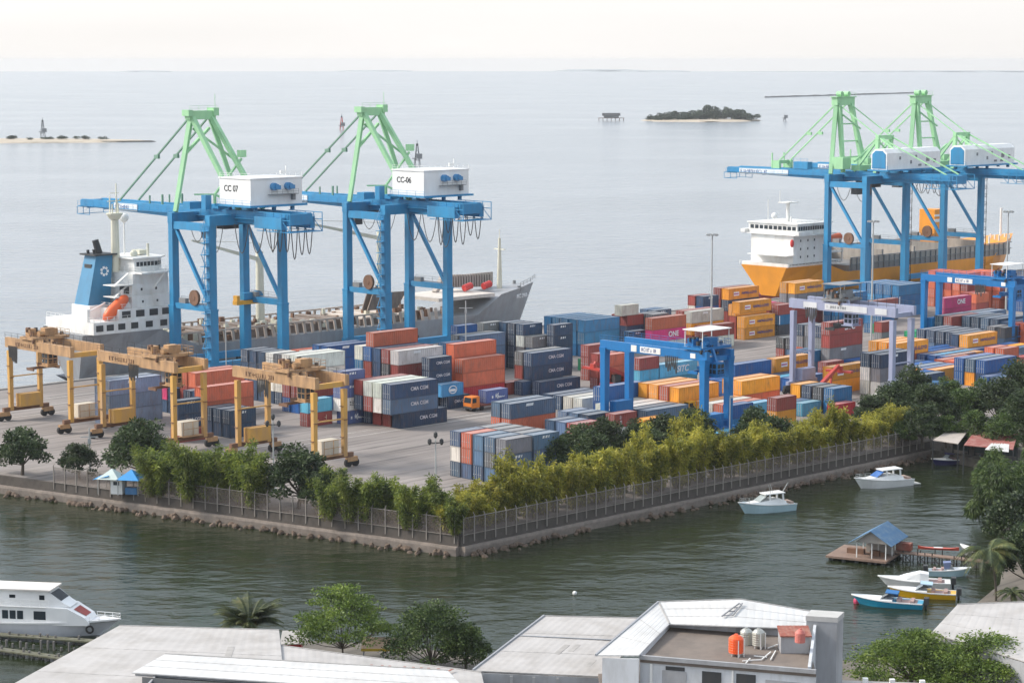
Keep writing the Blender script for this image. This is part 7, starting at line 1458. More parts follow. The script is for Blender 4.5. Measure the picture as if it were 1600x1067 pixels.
# ================================================================ foreground roofs and buildings
ROOFG = paint('roof_grey', (0.44, 0.42, 0.405), 0.75, dirt=0.7, dcol=(0.30, 0.275, 0.25), scale=0.3, stretch=(1, 1, 1))
ROOFW = paint('roof_white', (0.58, 0.575, 0.565), 0.6, dirt=0.55, dcol=(0.44, 0.42, 0.39), scale=0.35, stretch=(1, 1, 1))
WALLW = paint('wall_whitewash', (0.58, 0.60, 0.63), 0.85, dirt=0.55, dcol=(0.34, 0.33, 0.31), scale=0.8)
WALLG = paint('wall_cement', (0.36, 0.365, 0.38), 0.9, dirt=0.6, dcol=(0.22, 0.21, 0.20), scale=0.7)
TERR = paint('terrace_cement', (0.19, 0.155, 0.13), 0.9, dirt=0.7, dcol=(0.10, 0.085, 0.075), scale=0.35, stretch=(1, 1, 1))
RUSTR = paint('rust_roof', (0.26, 0.075, 0.05), 0.8, dirt=0.6, dcol=(0.40, 0.26, 0.20), scale=1.2, stretch=(1, 1, 1))
FASC = paint('fascia_grey', (0.30, 0.31, 0.33), 0.7, dirt=0.4)

def corrugated_roof(parent, corners, mat, name='roof', step=0.45, th=0.12, along=0, amp=0.016):
    """four corners (a,b,c,d): ribs run from side ab to side dc, a sheet with real ribs"""
    a, b_, c, d = [V(p) for p in corners]; n = max(4, int((b_ - a).length / step)); m = MB(); rg0 = []; rg1 = []
    for i in range(2 * n + 1):
        q = i / (2 * n); o = V((0, 0, amp if i % 2 else 0)); rg0.append(a.lerp(b_, q) + o); rg1.append(d.lerp(c, q) + o)
    k = len(rg0); vs = rg0 + rg1 + [p - V((0, 0, th)) for p in rg0] + [p - V((0, 0, th)) for p in rg1]
    fs = [(i, i + 1, k + i + 1, k + i) for i in range(k - 1)] + [(2 * k + i, 3 * k + i, 3 * k + i + 1, 2 * k + i + 1) for i in range(k - 1)]
    fs += [(i, 2 * k + i, 2 * k + i + 1, i + 1) for i in range(k - 1)] + [(k + i, k + i + 1, 3 * k + i + 1, 3 * k + i) for i in range(k - 1)]
    fs += [(0, k, 3 * k, 2 * k), (k - 1, 3 * k - 1, 4 * k - 1, 2 * k - 1)]
    m.add(vs, fs); ro = m.build(name, mat, parent)
    if (b_ - a).length > 6 and mat in (ROOFG, ROOFW):                       # sheet laps, screw lines and a rolled edge
        s_ = MB(); rr = random.Random(int(abs(a.x * 7 + a.y)))
        for q in (0.33, 0.66): s_.bar(a.lerp(d, q) + V((0, 0, .02)), b_.lerp(c, q) + V((0, 0, .02)), 0.07, 0.02)
        s_.bar(a + V((0, 0, .04)), b_ + V((0, 0, .04)), 0.18, 0.08); s_.build('lap_seam', paint('seam_grey', (0.37, 0.355, 0.34), 0.8, dirt=0.5), ro)
        for i in range(3 if mat is ROOFG else 0):
            q, w_ = rr.uniform(.1, .9), rr.uniform(.1, .8); p0 = a.lerp(b_, q).lerp(d.lerp(c, q), w_); p1 = a.lerp(b_, q).lerp(d.lerp(c, q), min(1, w_ + rr.uniform(.1, .2)))
            MB().bar(p0 + V((0, 0, .012)), p1 + V((0, 0, .012)), rr.uniform(.5, .9), 0.03).build('patch_sheet', paint('patch_grey', (0.38, 0.36, 0.34), 0.85, dirt=0.7), ro)
    return ro
def wall_under(parent, pts, z0, mat, inset=0.0, name='wall', th=0.2):
    """walls standing under a chain of roof-edge points"""
    m = MB()
    for p, q in zip(pts, pts[1:]):
        p, q = V(p), V(q); d = (q - p); n = V((d.y, -d.x, 0)).normalized() * th
        m.add([(p.x, p.y, z0), (q.x, q.y, z0), (q.x, q.y, q.z), (p.x, p.y, p.z), (p.x - n.x, p.y - n.y, z0), (q.x - n.x, q.y - n.y, z0), (q.x - n.x, q.y - n.y, q.z), (p.x - n.x, p.y - n.y, p.z)],
              [(0, 1, 2, 3), (7, 6, 5, 4), (0, 4, 5, 1), (1, 5, 6, 2), (2, 6, 7, 3), (3, 7, 4, 0)])
    return m.build(name, mat, parent)
GZ = -1.2
# --- left hall: wide grey roof and a raised white roof behind its near edge
o = thing('boat_hall', 'wide low hall with big pale grey roof at the bottom left', 'building')
A, B_, C_, D_ = at(186, 977, 5.4), at(436, 984, 5.6), at(450, 1120, 6.4), at(-20, 1090, 6.3)
corrugated_roof(o, (A, B_, C_, D_), ROOFG, 'roof', 0.9)
E_, F_, G_ = at(430, 1008, 5.3), at(752, 1050, 5.2), at(770, 1130, 6.2)
corrugated_roof(o, (at(437, 1008, 5.45), F_, G_, at(440, 1130, 6.3)), ROOFG, 'roof', 0.9)
wall_under(o, [D_ - V((0, 0, .15)), A - V((0, 0, .15)), B_ - V((0, 0, .15)), at(440, 1012, 5.2), F_ - V((0, 0, .15)), G_ - V((0, 0, .15))], GZ, WALLG, th=-0.2)
rw = corrugated_roof(o, (at(258, 1021, 7.6), at(700, 1047, 7.4), at(735, 1085, 7.5), at(206, 1050, 7.4)), ROOFW, 'upper_roof', 0.9)
m = MB(); p0, p1 = at(212, 1052, 7.15), at(735, 1087, 7.2); m.bar(p0, p1, 0.3, 0.35); m.build('fascia', FASC, rw)
wall_under(o, [at(226, 1072, 7.0), at(262, 1032, 7.3), at(700, 1056, 7.1)], 5.6, WALLG, th=-0.2, name='upper_wall')
m = MB(); q = at(232, 1060, 6.3); m.add([at(222, 1057, 7.2), at(560, 1080, 7.2), at(560, 1110, 5.8), at(222, 1090, 5.8)], [(0, 1, 2, 3)]); m.build('opening', DARK, o)
m = MB(); r = random.Random(4)
for i in range(9):
    u = 548 + i * 15 + r.uniform(-5, 5); p0 = at(u + 36, 1040 + (u - 548) * 0.055 - 2, 5.52 + 0.1); p1 = at(u - 2 - r.uniform(0, 10), 1058 + (u - 548) * .055, 5.75 + 0.1); m.bar(p0, p1, 0.28, 0.03, 0.12, 0.03)
m.build('rust_streak', RUSTR, o)
# --- grey shed roof right of the trees
o = thing('grey_shed', 'long shed with plain grey metal roof left of the white building', 'building')
A, B_, C_, D_ = at(850, 962, 6.6), at(1030, 966, 6.6), at(940, 1056, 5.2), at(739, 1047, 5.2)
corrugated_roof(o, (A, B_, C_, D_), ROOFG, 'roof', 0.8)
m = MB(); m.bar(A + V((0, 0, .06)), D_ + V((0, 0, .06)), 0.22, 0.2); m.bar(at(804, 992, 6.12), at(1000, 1001, 6.12), 0.25, 0.06); m.build('flashing', FASC, o)
wall_under(o, [A - V((0, 0, .2)), D_ + V((1.0, .5, -.2))], GZ, WALLG, th=-0.2)
fw = wall_under(o, [at(753, 1051, 5.0), at(938, 1059, 5.0)], GZ, WALLG, th=0.2)
m = MB(); a_, b2 = at(753, 1051, 5.0), at(938, 1059, 5.0); dd = (b2 - a_)
for q in (0.0, 0.25, 0.44, 0.64, 1.0): p = a_ + dd * q; m.lohi((p.x - .16, p.y - .35, GZ), (p.x + .16, p.y - .21, 4.9))
m.build('pilaster', paint('pilaster', (0.45, 0.44, 0.43), 0.8, dirt=0.4), fw)
# --- white building with the flat terrace
o = thing('white_building', 'white house with wrapped white roof and bare cement terrace carrying water tanks', 'building')
zt = 8.6
T = [at(1046, 979, zt), at(1262, 996, zt), at(1275, 1052, zt), at(1000, 1029, zt)]
m = MB(); m.slab([T[3], T[2], T[1], T[0]], 0.35); m.build('terrace', TERR, o)
def parapet(p, q, h, w_, nm, mat, z0=zt):
    m = MB(); p, q = V(p), V(q); p.z = q.z = z0 + h / 2 + 0.003; m.bar(p, q, w_, h); return m.build(nm, mat, o)
parapet(T[3], T[2], 0.42, 0.35, 'parapet', WALLG); parapet(T[0], T[3], 0.5, 0.25, 'parapet', WALLW); parapet(T[0], at(1150, 987, zt), 0.75, 0.25, 'parapet', WALLW); parapet(at(1150, 987, zt), T[1], 0.9, 0.2, 'parapet', WALLG)
front = wall_under(o, [T[3] - V((0, -.15, .36)), T[2] - V((0, -.15, .36))], GZ, WALLW, th=0.25)
m = MB(); a_, b2 = T[3] - V((0, -.15, .36)), T[2] - V((0, -.15, .36)); d = (b2 - a_); n = V((d.y, -d.x, 0)).normalized()
def win(q0, q1, z0, z1, mat, nm, dep=0.04):
    m = MB(); p, q = a_ + d * q0 + n * 0.02, a_ + d * q1 + n * 0.02; m.add([(p.x, p.y, z0), (q.x, q.y, z0), (q.x, q.y, z1), (p.x, p.y, z1)] + [(p.x + n.x * dep, p.y + n.y * dep, z0), (q.x + n.x * dep, q.y + n.y * dep, z0), (q.x + n.x * dep, q.y + n.y * dep, z1), (p.x + n.x * dep, p.y + n.y * dep, z1)], [(4, 5, 6, 7), (0, 4, 7, 3), (1, 2, 6, 5), (3, 7, 6, 2), (0, 1, 5, 4)]); return m.build(nm, mat, front)
win(0.36, 0.47, zt - 2.3, zt - 0.75, DARK, 'window'); win(0.555, 0.665, zt - 3.3, zt - 0.7, DARK, 'window'); win(0.15, 0.26, zt - 0.95, zt - 0.55, DARK, 'window'); win(0.13, 0.27, zt - 2.4, zt - 1.0, WALLG, 'board'); win(0.72, 0.92, zt - 3, zt - 1.1, WALLG, 'board'); win(0.06, 0.075, zt - 6, zt - .4, WHITE, 'pipe', .12); win(0.53, 0.54, zt - 6, zt - .4, WHITE, 'pipe', .12)
# wrapped white roof: a back slope, the left wing and a hip to the right
zr = 10.4; ze = 9.5
R1, R2, R3_ = at(1029, 940, zr), at(1158, 936, zr + .2), at(1268, 955, ze)
corrugated_roof(o, (R1, R2, at(1152, 978, zr - .6), at(1046, 974, ze)), ROOFW, 'roof', 0.8)
corrugated_roof(o, (R2 + V((0, 0, .006)), R3_, at(1268, 982, ze - .2), at(1152, 978, zr - .594)), ROOFW, 'roof', 0.8)
corrugated_roof(o, (R1 + V((0, 0, .004)), at(1046, 974, ze + .004), at(998, 1023, ze - .3), at(931, 1023, ze - .6)), ROOFW, 'roof', 0.8)
m = MB(); m.bar(R1, at(931, 1023, ze - .6), 0.2, 0.25); m.build('flashing', FASC, o)
m = MB()
for uu in ((1124, 961), (1136, 961)): pass
la, lb = at(1128, 962, zr - .15), at(1155, 942, zr + .25); lc, ld = at(1145, 961, zr - .15), at(1160, 942, zr + .25)
m.bar(la, lb, 0.12); m.bar(lc, ld, 0.12)
for q in (0.05, 0.35, 0.65, 0.95): m.bar(la.lerp(lb, q), lc.lerp(ld, q), 0.1)
lad = m.build('roof_ladder', paint('ladder_grey', (0.25, 0.25, 0.26), 0.6), o)
lw = wall_under(o, [at(941, 1028, ze - .9), at(998, 1029, ze - .6)], GZ, WALLW, th=0.2)
m = MB(); p, q = at(966, 1034, ze - 1.5), at(998, 1034, ze - 1.3); m.add([(p.x, p.y - .05, ze - 3.0), (q.x, q.y - .05, ze - 3.0), (q.x, q.y - .05, ze - 1.2), (p.x, p.y - .05, ze - 1.4)], [(0, 1, 2, 3)]); m.build('window', DARK, lw)
m = MB(); p, q = at(936, 1064, 5.6), at(1022, 1060, 5.6); m.box((p + q) / 2, (q.x - p.x, 4, 0.3)); m.lohi((p.x, p.y - 3, GZ), (q.x, p.y - 2.6, 5.5)); m.build('lean_to', TERR, o)
# stair tower of cement
tw = thing('cement_stair_tower', 'tall plain cement stair tower at the right side of the white house', 'tower')
P0, P1, P2, P3 = at(1260, 962, 11.6), at(1308, 965, 11.6), at(1318, 956, 11.6), at(1268, 953, 11.6)
m = MB(); m.prism([(p.x, p.y) for p in (P0, P1, P2, P3)], GZ, 11.6); m.build('wall', WALLG, tw)
m = MB(); cx = sum((p.x for p in (P0, P1, P2, P3))) / 4; cy = sum((p.y for p in (P0, P1, P2, P3))) / 4
m.prism([(cx + (p.x - cx) * 1.04, cy + (p.y - cy) * 1.04) for p in (P0, P1, P2, P3)], 11.6 - 0.5, 11.64); m.build('cap', paint('cap_pale', (0.5, 0.49, 0.47), 0.8, dirt=0.4), tw)
side = thing('white_gable_wall', 'thin white upright wall on the right edge of the terrace', 'wall')
m = MB(); p, q = at(1262, 1050, zt), at(1271, 1004, zt); m.add([(p.x, p.y, GZ), (q.x, q.y, GZ), (q.x, q.y, zt + 2.2), (p.x, p.y, zt + .6), (p.x + .3, p.y, GZ), (q.x + .3, q.y, GZ), (q.x + .3, q.y, zt + 2.2), (p.x + .3, p.y, zt + .6)], [(0, 3, 2, 1), (4, 5, 6, 7), (0, 4, 7, 3), (3, 7, 6, 2), (1, 2, 6, 5), (0, 1, 5, 4)]); m.build('wall_face', WALLW, side)
sh = thing('rusty_roof_box', 'small cement box with rusty red sheet roof on the terrace', 'shed')
p = at(1240, 1016, zt); m = MB(); m.box((p.x, p.y, zt + 0.95), (3.0, 2.4, 1.85)); m.build('wall', WALLG, sh)
corrugated_roof(sh, (V((p.x - 1.6, p.y + 1.6, zt + 2.3)), V((p.x + 1.7, p.y + 1.6, zt + 2.3)), V((p.x + 1.7, p.y - 1.5, zt + 1.95)), V((p.x - 1.6, p.y - 1.5, zt + 1.95))), RUSTR, 'roof', 0.4)
def tank(u, v, z, r_, h_, mat, label, bands=True, legs=True):
    p = at(u, v, z); t = thing('water_tank', label, 'water tank', p); m = MB(); z0 = 0.35 if legs else 0.01
    prof = [(r_ * .96, z0)]
    for k in range(6):
        q = z0 + (h_ - .35) * (k + .5) / 6; prof += [(r_, q - .05), (r_ * (0.965 if bands else 1), q), (r_, q + .05)]
    prof += [(r_ * .97, z0 + h_ - .35), (r_ * .6, z0 + h_ - .1), (r_ * .25, z0 + h_), (r_ * .24, z0 + h_ + .08)]
    m.lathe(prof, 18); m.build('drum', mat, t, smooth=False)
    if legs:
        m = MB()
        for a in range(4): m.lohi((r_ * .75 * math.cos(a * 1.57 + .6) - .05, r_ * .75 * math.sin(a * 1.57 + .6) - .05, 0.006), (r_ * .75 * math.cos(a * 1.57 + .6) + .05, r_ * .75 * math.sin(a * 1.57 + .6) + .05, .36))
        m.bar((r_ * .2, -r_ - .08, 0.01), (r_ * .2, -r_ - .08, h_ * .95), 0.09); m.bar((r_ * 1.0, -r_ * .6, 0.01), (r_ * 1.0, -r_ * .6, h_), .08); m.build('stand', WHITE, t)
OT = paint('tank_orange', (0.85, 0.10, 0.015), 0.35, dirt=0.1); ST_ = paint('tank_steel', (0.50, 0.49, 0.44), 0.3, metal=0.7, dirt=0.4)
tank(1150, 1024, zt, 0.78, 1.9, OT, 'bright orange plastic water tank at the front of the terrace')
tank(1185, 1012, zt, 0.68, 1.75, ST_, 'stainless steel water tank behind the orange tank, right of the pair')
tank(1166, 1006, zt, 0.68, 1.75, ST_, 'stainless steel water tank peeking out behind the orange tank', True, False)
tank(1250, 1003, zt + 2.0, 0.55, 1.35, paint('tank_pink', (0.55, 0.16, 0.13), 0.6, dirt=0.4), 'faded pink water tank standing against the cement stair tower', True, False)
m = MB(); r = random.Random(14)
for (u0, v0, u1, v1) in ((1160, 1032, 1190, 1030), (1190, 1030, 1204, 1018), (1165, 1036, 1172, 1028), (1204, 1030, 1212, 1016), (1178, 1024, 1198, 1026), (1200, 1012, 1230, 1001)): m.bar(at(u0, v0, zt + .15), at(u1, v1, zt + .15), 0.1)
tag(m.build('water_pipe', WHITE), 'loose white water pipes lying round the tanks on the terrace', 'pipe')
# --- pale roof on the right and low wall at the bottom edge
o = thing('pale_roof_hall', 'hall with plain pale roof at the right edge below the palm', 'building')
A, B_, C_, D_ = at(1496, 944, 5.5), at(1680, 937, 5.5), at(1690, 1060, 5.0), at(1455, 988, 4.8)
corrugated_roof(o, (A, B_, C_, D_), ROOFG, 'roof', 0.9)
wall_under(o, [C_ - V((0, 0, .2)), D_ - V((-.4, 0, .2)), A - V((-.4, .4, .2))], GZ, WALLG, th=0.2)
o = thing('boundary_wall', 'pale cement wall top with square posts along the bottom right edge', 'wall')
m = MB(); p, q = at(1272, 1068, 3.4), at(1700, 1082, 3.2); m.bar(p, q, 2.6, 0.3); m.build('coping', paint('coping_pale', (0.46, 0.43, 0.40), 0.85, dirt=0.5), o)
for u in (1308, 1352, 1394, 1441): 
    c = at(u, 1064 + (u - 1308) * .04, 3.5); m = MB(); m.box((c.x, c.y, 3.75), (0.55, 0.55, 0.5)); m.build('post', WHITE, o)
m = MB(); m.lohi((at(1272, 1068, 3.4).x, p.y - 1.2, GZ), (at(1700, 1070, 3.4).x, p.y - 0.9, 3.2)); m.build('wall_face', WALLG, o)
# --- small red stall and yellow-edged shelter behind the left hall
o = thing('red_stall', 'small red stall with grey sheet roof behind the left hall', 'stall'); p = at(455, 1030, GZ)
m = MB(); m.box((p.x, p.y, GZ + 1.1), (2.6, 2, 2.2)); m.build('wall', RED, o)
m = MB(); m.slab([V((p.x - 1.2, p.y - 1.6, GZ + 2.3)), V((p.x + 2.2, p.y - 1.6, GZ + 2.4)), V((p.x + 2.2, p.y + 1.8, GZ + 3.2)), V((p.x - 1.2, p.y + 1.8, GZ + 3.1))], 0.08); m.build('roof', ROOFG, o)
o = thing('yellow_edged_shelter', 'tan shelter with yellow edge between the two green trees', 'shelter'); p = at(600, 1040, GZ)
corrugated_roof(o, (V((p.x - 2.6, p.y + 1.6, GZ + 3.1)), V((p.x + 2.6, p.y + 1.6, GZ + 3.1)), V((p.x + 2.6, p.y - 1.6, GZ + 2.5)), V((p.x - 2.6, p.y - 1.6, GZ + 2.5))), paint('tan_roof', (0.42, 0.30, 0.22), 0.8, dirt=0.4), 'roof', .4)
m = MB(); m.lohi((p.x - 2.6, p.y - 1.72, GZ + 2.25), (p.x + 2.6, p.y - 1.62, GZ + 2.55)); m.build('edge_board', paint('edge_yellow', (0.65, 0.42, 0.03), 0.5), o)
m = MB()
for sx in (-2.3, 0, 2.3): m.lohi((p.x + sx - .08, p.y - 1.4, GZ), (p.x + sx + .08, p.y - 1.24, GZ + 2.4))
m.build('pole', WALLG, o)
# --- foreground trees
palm(at(388, 1052, GZ), 5.6, 'small coconut palm standing by the edge of the grey hall roof', 3, 60, 4.4, (0.1, 0), 0.75)
TL = tree_mesh(401, LEAFL, 5.6, 9.2, 0.78, 52, 210, 0.26, 0.16, 0.34); TN = tree_mesh(402, LEAFM, 5.0, 8.2, 0.88, 50, 240, 0.27, 0.2)
o = plant('broadleaf_tree', TL, at(536, 1040, GZ), 'light green tree with flat layered branches behind the left hall', 'tree', 1.0, 1.05)
plant('broadleaf_tree', TN, at(676, 1048, GZ), 'dense mid-green tree right of the light layered tree', 'tree', 1.0, 1.0)
plant('broadleaf_tree', TM[1], at(728, 1052, GZ), 'small green tree by the corner of the grey shed', 'tree', 0.75, 0.72)
TF = tree_mesh(403, LEAFL, 6.4, 8.4, 0.75, 80, 240, 0.28, 0.3, 0.7)
plant('broadleaf_tree', TF, at(1425, 1082, GZ), 'broad spreading green tree filling the bottom right corner, left half', 'tree', 0.98, 0.78)
plant('broadleaf_tree', TF, at(1540, 1092, GZ), 'broad spreading green tree filling the bottom right corner, right half', 'tree', 1.06, 0.80)
palm(at(1556, 938, GZ), 6.8, 'coconut palm leaning over the water beside the moored speedboats', 8, 28, 4.7, (-0.5, 0))
palm(at(1580, 955, GZ), 2.6, 'young bright green palm by the pale roof', 9, 14, 2.4, (0, 0))

# ================================================================ boats
FIB = paint('gelcoat_white', (0.80, 0.80, 0.79), 0.25, dirt=0.12, dcol=(0.6, 0.58, 0.54)); CYAN = paint('hull_cyan', (0.02, 0.30, 0.48), 0.3, dirt=0.1); YELH = paint('hull_yellow', (0.80, 0.45, 0.01), 0.3, dirt=0.1)
PALEB = paint('hull_pale_blue', (0.45, 0.62, 0.68), 0.3, dirt=0.1); NAVYH = paint('hull_navy', (0.03, 0.03, 0.12), 0.3); WOOD = paint('deck_wood', (0.24, 0.16, 0.12), 0.85, dirt=0.7, dcol=(0.12, 0.085, 0.07), scale=1.5)
def small_hull(L, B, fb, bow=0.5, n=16):
    rings = []
    for i in range(n + 1):
        q = i / n; w_ = B / 2 * (min(1, 0.86 + q * 0.4) if q < 0.45 else max(0.015, (1 - ((q - 0.45) / 0.55) ** 2.2))); wl = w_ * (0.82 if q < 0.6 else max(0.05, 0.82 * (1 - ((q - 0.6) / 0.4) ** 1.4))); z = fb + bow * q * q; x = L * (q - 0.5); xl = x - (0.12 * L * ((q - .7) / .3) ** 1.5 if q > 0.7 else 0)
        pts = [(xl, -wl * 0.25, -0.45), (xl, -wl, 0.0), ((x + xl) / 2, -(wl * .4 + w_ * .6), z * 0.55), (x, -w_, z)]; pts += [(a, -b, c) for a, b, c in pts[::-1]]
        rings.append([V(p) for p in pts])
    return rings
def hull_parts(root, L, B, fb, bow, hullm, topm, deck=True, low=None):
    rg = small_hull(L, B, fb, bow); b = MB(); b.loft(rg, closed=True); b.build('hull', hullm, root)
    g = MB()
    for sg in (3, 4):
        for a, c in zip(rg, rg[1:]): g.bar(a[sg] + V((0, 0, 0.03)), c[sg] + V((0, 0, 0.03)), 0.16, 0.14)
    g.build('gunwale', topm, root); return rg
def cruiser(p, rz, label, L, hullm, style):
    o = thing('motor_cruiser', label, 'boat', p, rz); B = L * 0.33
    rg = hull_parts(o, L, B, 1.15, 0.75, hullm, FIB)
    c = MB(); sec = []
    for q, w_, z in ((0.18, 0.62, 1.75), (0.3, 0.72, 2.1), (0.42, 0.72, 2.05), (0.62, 0.62, 1.9), (0.8, 0.42, 1.75), (0.95, 0.1, 1.62)):
        x = L * (q - .5); y = B / 2 * w_; sec.append([V((x, -y * 1.12, 1.05 + .3 * q)), V((x, -y, z)), V((x, y, z)), V((x, y * 1.12, 1.05 + .3 * q))])
    c.loft(sec, closed=True); cb = c.build('cabin', FIB, o, smooth=False)
    w = MB(); x0 = L * (0.66 - .5); x1 = L * (0.5 - .5); y = B * .30
    w.loft([[V((x0, -y, 1.93)), V((x0, y, 1.93))], [V((x1, -y * .92, 2.95)), V((x1, y * .92, 2.95))]], cap=False); w.add([(x0, -y, 1.93), (x1, -y * .92, 2.95), (x1 - 1.0, -y, 2.9), (x1 - .9, -y, 2.0)], [(0, 1, 2, 3)]); w.build('windscreen', paint('screen_' + style, (0.05, 0.15, 0.42) if style == 'big' else (0.32, 0.36, 0.36), 0.15), cb)
    t = MB(); t.slab([V((x1 + .6, -B * .30, 3.05)), V((x1 + .6, B * .30, 3.05)), V((-L * .30, B * .33, 3.15)), V((-L * .30, -B * .33, 3.15))], 0.14)
    for sx, sy in ((-L * .27, -1), (-L * .27, 1), (x1 - .3, -1), (x1 - .3, 1)): t.bar((sx, sy * B * .30, 1.9), (sx + .1, sy * B * .28, 3.02), 0.12, 0.3)
    t.build('hardtop', FIB, o)
    if style == 'big':
        k = MB(); 
        for x_ in (-.28, -.12, .06): k.lohi((L * x_, -B * .5 - .02, .62), (L * x_ + L * .13, -B * .5 + .05, 1.02))
        k.lohi((L * .2, -B * .44, .8), (L * .36, -B * .36, 1.1)); k.build('hull_window', GLASS, o); d = MB(); d.lohi((-L * .5 - 1.6, -1.2, .05), (-L * .5 + .1, 1.2, .25)); d.build('swim_platform', paint('platform_grey', (0.4, 0.4, 0.38), 0.7), o)
    else:
        k = MB()
        for x_ in (-.42, -.24, -.08): k.tube((L * x_, -B * .5 - .14, .15), (L * x_, -B * .5 - .14, .95), 0.14, 8)
        k.build('fender', DARK, o); k = MB()
        for x_, d_ in ((-.1, .5), (-.05, .7), (-.28, .4), (-.3, .3)): k.bar((L * x_, d_, 3.1), (L * x_ - .9 * (1 if x_ < -.2 else -.7), d_ * 1.5, 4.6), 0.06)
        k.build('rod', STEEL, o)
    r_ = MB(); railing(r_, [(L * .12, -B * .40, 1.55), (L * .35, -B * .27, 1.75), (L * .48, 0, 1.95), (L * .35, B * .27, 1.75)], 0.6, 0.04, 1.0); r_.build('railing', STEEL, o)
    c = MB(); c.lohi((-L * .48, -B * .36, 1.0), (-L * .24, B * .36, 1.16)); c.lohi((-L * .46, -B * .3, 1.16), (-L * .40, B * .3, 1.5)); c.build('cockpit_seat', paint('seat_beige', (0.45, 0.32, 0.26), 0.8), o)
    return o
cruiser(at(1196, 799, WZ), R(180 + 24), 'white motor cruiser with pale blue hull moored along the right sea wall', 10.2, PALEB, 'small')
cruiser(at(1378, 760, WZ), R(180 + 24), 'larger white motor cruiser with blue windscreen and dark hull windows', 11.2, FIB, 'big')
def speedboat(p, rz, label, L, hullm, cover, style=''):
    o = thing('speedboat', label, 'boat', p, rz); B = L * 0.3; hull_parts(o, L, B, 0.75, 0.5, hullm, FIB)
    d = MB(); sec = []
    for q, w_, z in ((0.42, .8, 1.02), (0.6, .7, 1.18), (.8, .45, 1.2), (.96, .06, 1.22)):
        x = L * (q - .5); sec.append([V((x, -B / 2 * w_ * 1.08, .85 + .2 * q)), V((x, -B / 2 * w_ * .7, z)), V((x, B / 2 * w_ * .7, z)), V((x, B / 2 * w_ * 1.08, .85 + .2 * q))])
    d.loft(sec, closed=True); d.build('foredeck', FIB, o)
    w = MB(); w.add([(L * .10, -B * .34, 1.05), (L * .10, B * .34, 1.05), (-L * .02, B * .3, 1.75), (-L * .02, -B * .3, 1.75), (-L * .12, -B * .38, 1.0)], [(0, 1, 2, 3), (0, 3, 4)]); w.build('windscreen', paint('screen_grey', (0.25, 0.28, 0.30), .15), o)
    if cover: c = MB(); c.slab([V((L * .02, -B * .36, 2.05)), V((L * .02, B * .36, 2.05)), V((-L * .16, B * .36, 1.95)), V((-L * .16, -B * .36, 1.95))], 0.1); c.add([(L * .02, -B * .36, 2.0), (-L * .16, -B * .36, 1.9), (-L * .14, -B * .38, 1.1), (-L * .02, -B * .38, 1.1)], [(0, 1, 2, 3)]); c.build('canopy', cover, o)
    s_ = MB(); s_.lohi((-L * .42, -B * .36, .72), (-L * .08, B * .36, .8)); s_.lohi((-L * .2, -B * .32, .8), (-L * .14, B * .32, 1.15)); s_.lohi((-L * .38, -B * .36, .8), (-L * .33, B * .36, 1.1)); s_.build('seat', paint('seat_pink', (0.40, 0.27, 0.25), 0.8), o)
    m = MB(); m.lohi((-L * .5 - .75, -.55, .55), (-L * .5 - .1, .55, 1.45)); m.lohi((-L * .5 - .5, -.18, -.4), (-L * .5 - .2, .18, .6)); m.build('outboard_motor', DARK, o)
    if style == 'cabin':
        c = MB(); sec = []
        for q, w_, z in ((.30, .62, 1.9), (.42, .7, 2.05), (.62, .6, 1.55), (.74, .4, 1.15)): x = L * (q - .5); sec.append([V((x, -B / 2 * w_ * 1.1, .9)), V((x, -B / 2 * w_ * .85, z)), V((x, B / 2 * w_ * .85, z)), V((x, B / 2 * w_ * 1.1, .9))])
        c.loft(sec, closed=True); cb = c.build('cabin', FIB, o); g = MB(); g.add([(-L * .14, -B * .385, 1.15), (L * .16, -B * .36, 1.1), (L * .08, -B * .33, 1.5), (-L * .1, -B * .36, 1.65)], [(0, 1, 2, 3)]); g.build('window', GLASS, cb)
    return o
A_ = R(180) - R(12)
speedboat(at(1386, 946, WZ), A_ - R(4), 'blue speedboat with blue canopy, nearest of the moored boats', 9.6, CYAN, paint('canopy_cloth', (0.02, 0.14, 0.36), 0.7))
speedboat(at(1440, 932, WZ), A_, 'yellow-hulled speedboat between the blue one and the white one', 9.2, YELH, paint('canopy_pale_blue', (0.4, 0.55, 0.66), 0.7))
speedboat(at(1428, 915, WZ), A_ + R(2), 'white cabin speedboat with dark side windows, behind the yellow one', 10.0, FIB, None, 'cabin')
speedboat(at(1484, 899, WZ), A_ + R(185), 'open grey speedboat with blue tarpaulin moored by the jetty', 6.0, PALEB, paint('tarpaulin', (0.16, 0.2, 0.34), 0.8))
speedboat(at(1520, 868, WZ + .0), R(120), 'grey inflatable-looking boat behind the palm', 5.5, GREY, None)
q = at(1466, 871, WZ); o = thing('canoe', 'slim red canoe lying on the jetty end', 'canoe', V((q.x, q.y, WZ + 1.15)), A_); b = MB(); rg = []
for i in range(13):
    t_ = i / 12; w_ = 0.42 * math.sin(math.pi * (0.03 + .94 * t_)); rg.append([V((6 * (t_ - .5), -w_, .35 + .25 * (2 * t_ - 1) ** 4)), V((6 * (t_ - .5), -w_ * .6, .06)), V((6 * (t_ - .5), w_ * .6, .06)), V((6 * (t_ - .5), w_, .35 + .25 * (2 * t_ - 1) ** 4))])
b.loft(rg, closed=True); b.build('hull', paint('canoe_red', (0.62, 0.10, 0.06), 0.4, dirt=0.2), o); b = MB(); b.lohi((-.6, -.25, .3), (.7, .25, .42)); b.build('thwart', FIB, o)
q = at(1338, 942, WZ); b = MB(); b.ball((0, 0, .3), .42, 10, 6, (1, 1, 1.3)); tag(b.build('mooring_buoy', paint('buoy_pink', (0.62, 0.06, 0.14), .5), None, q), 'pink mooring buoy at the bow of the blue speedboat', 'buoy')
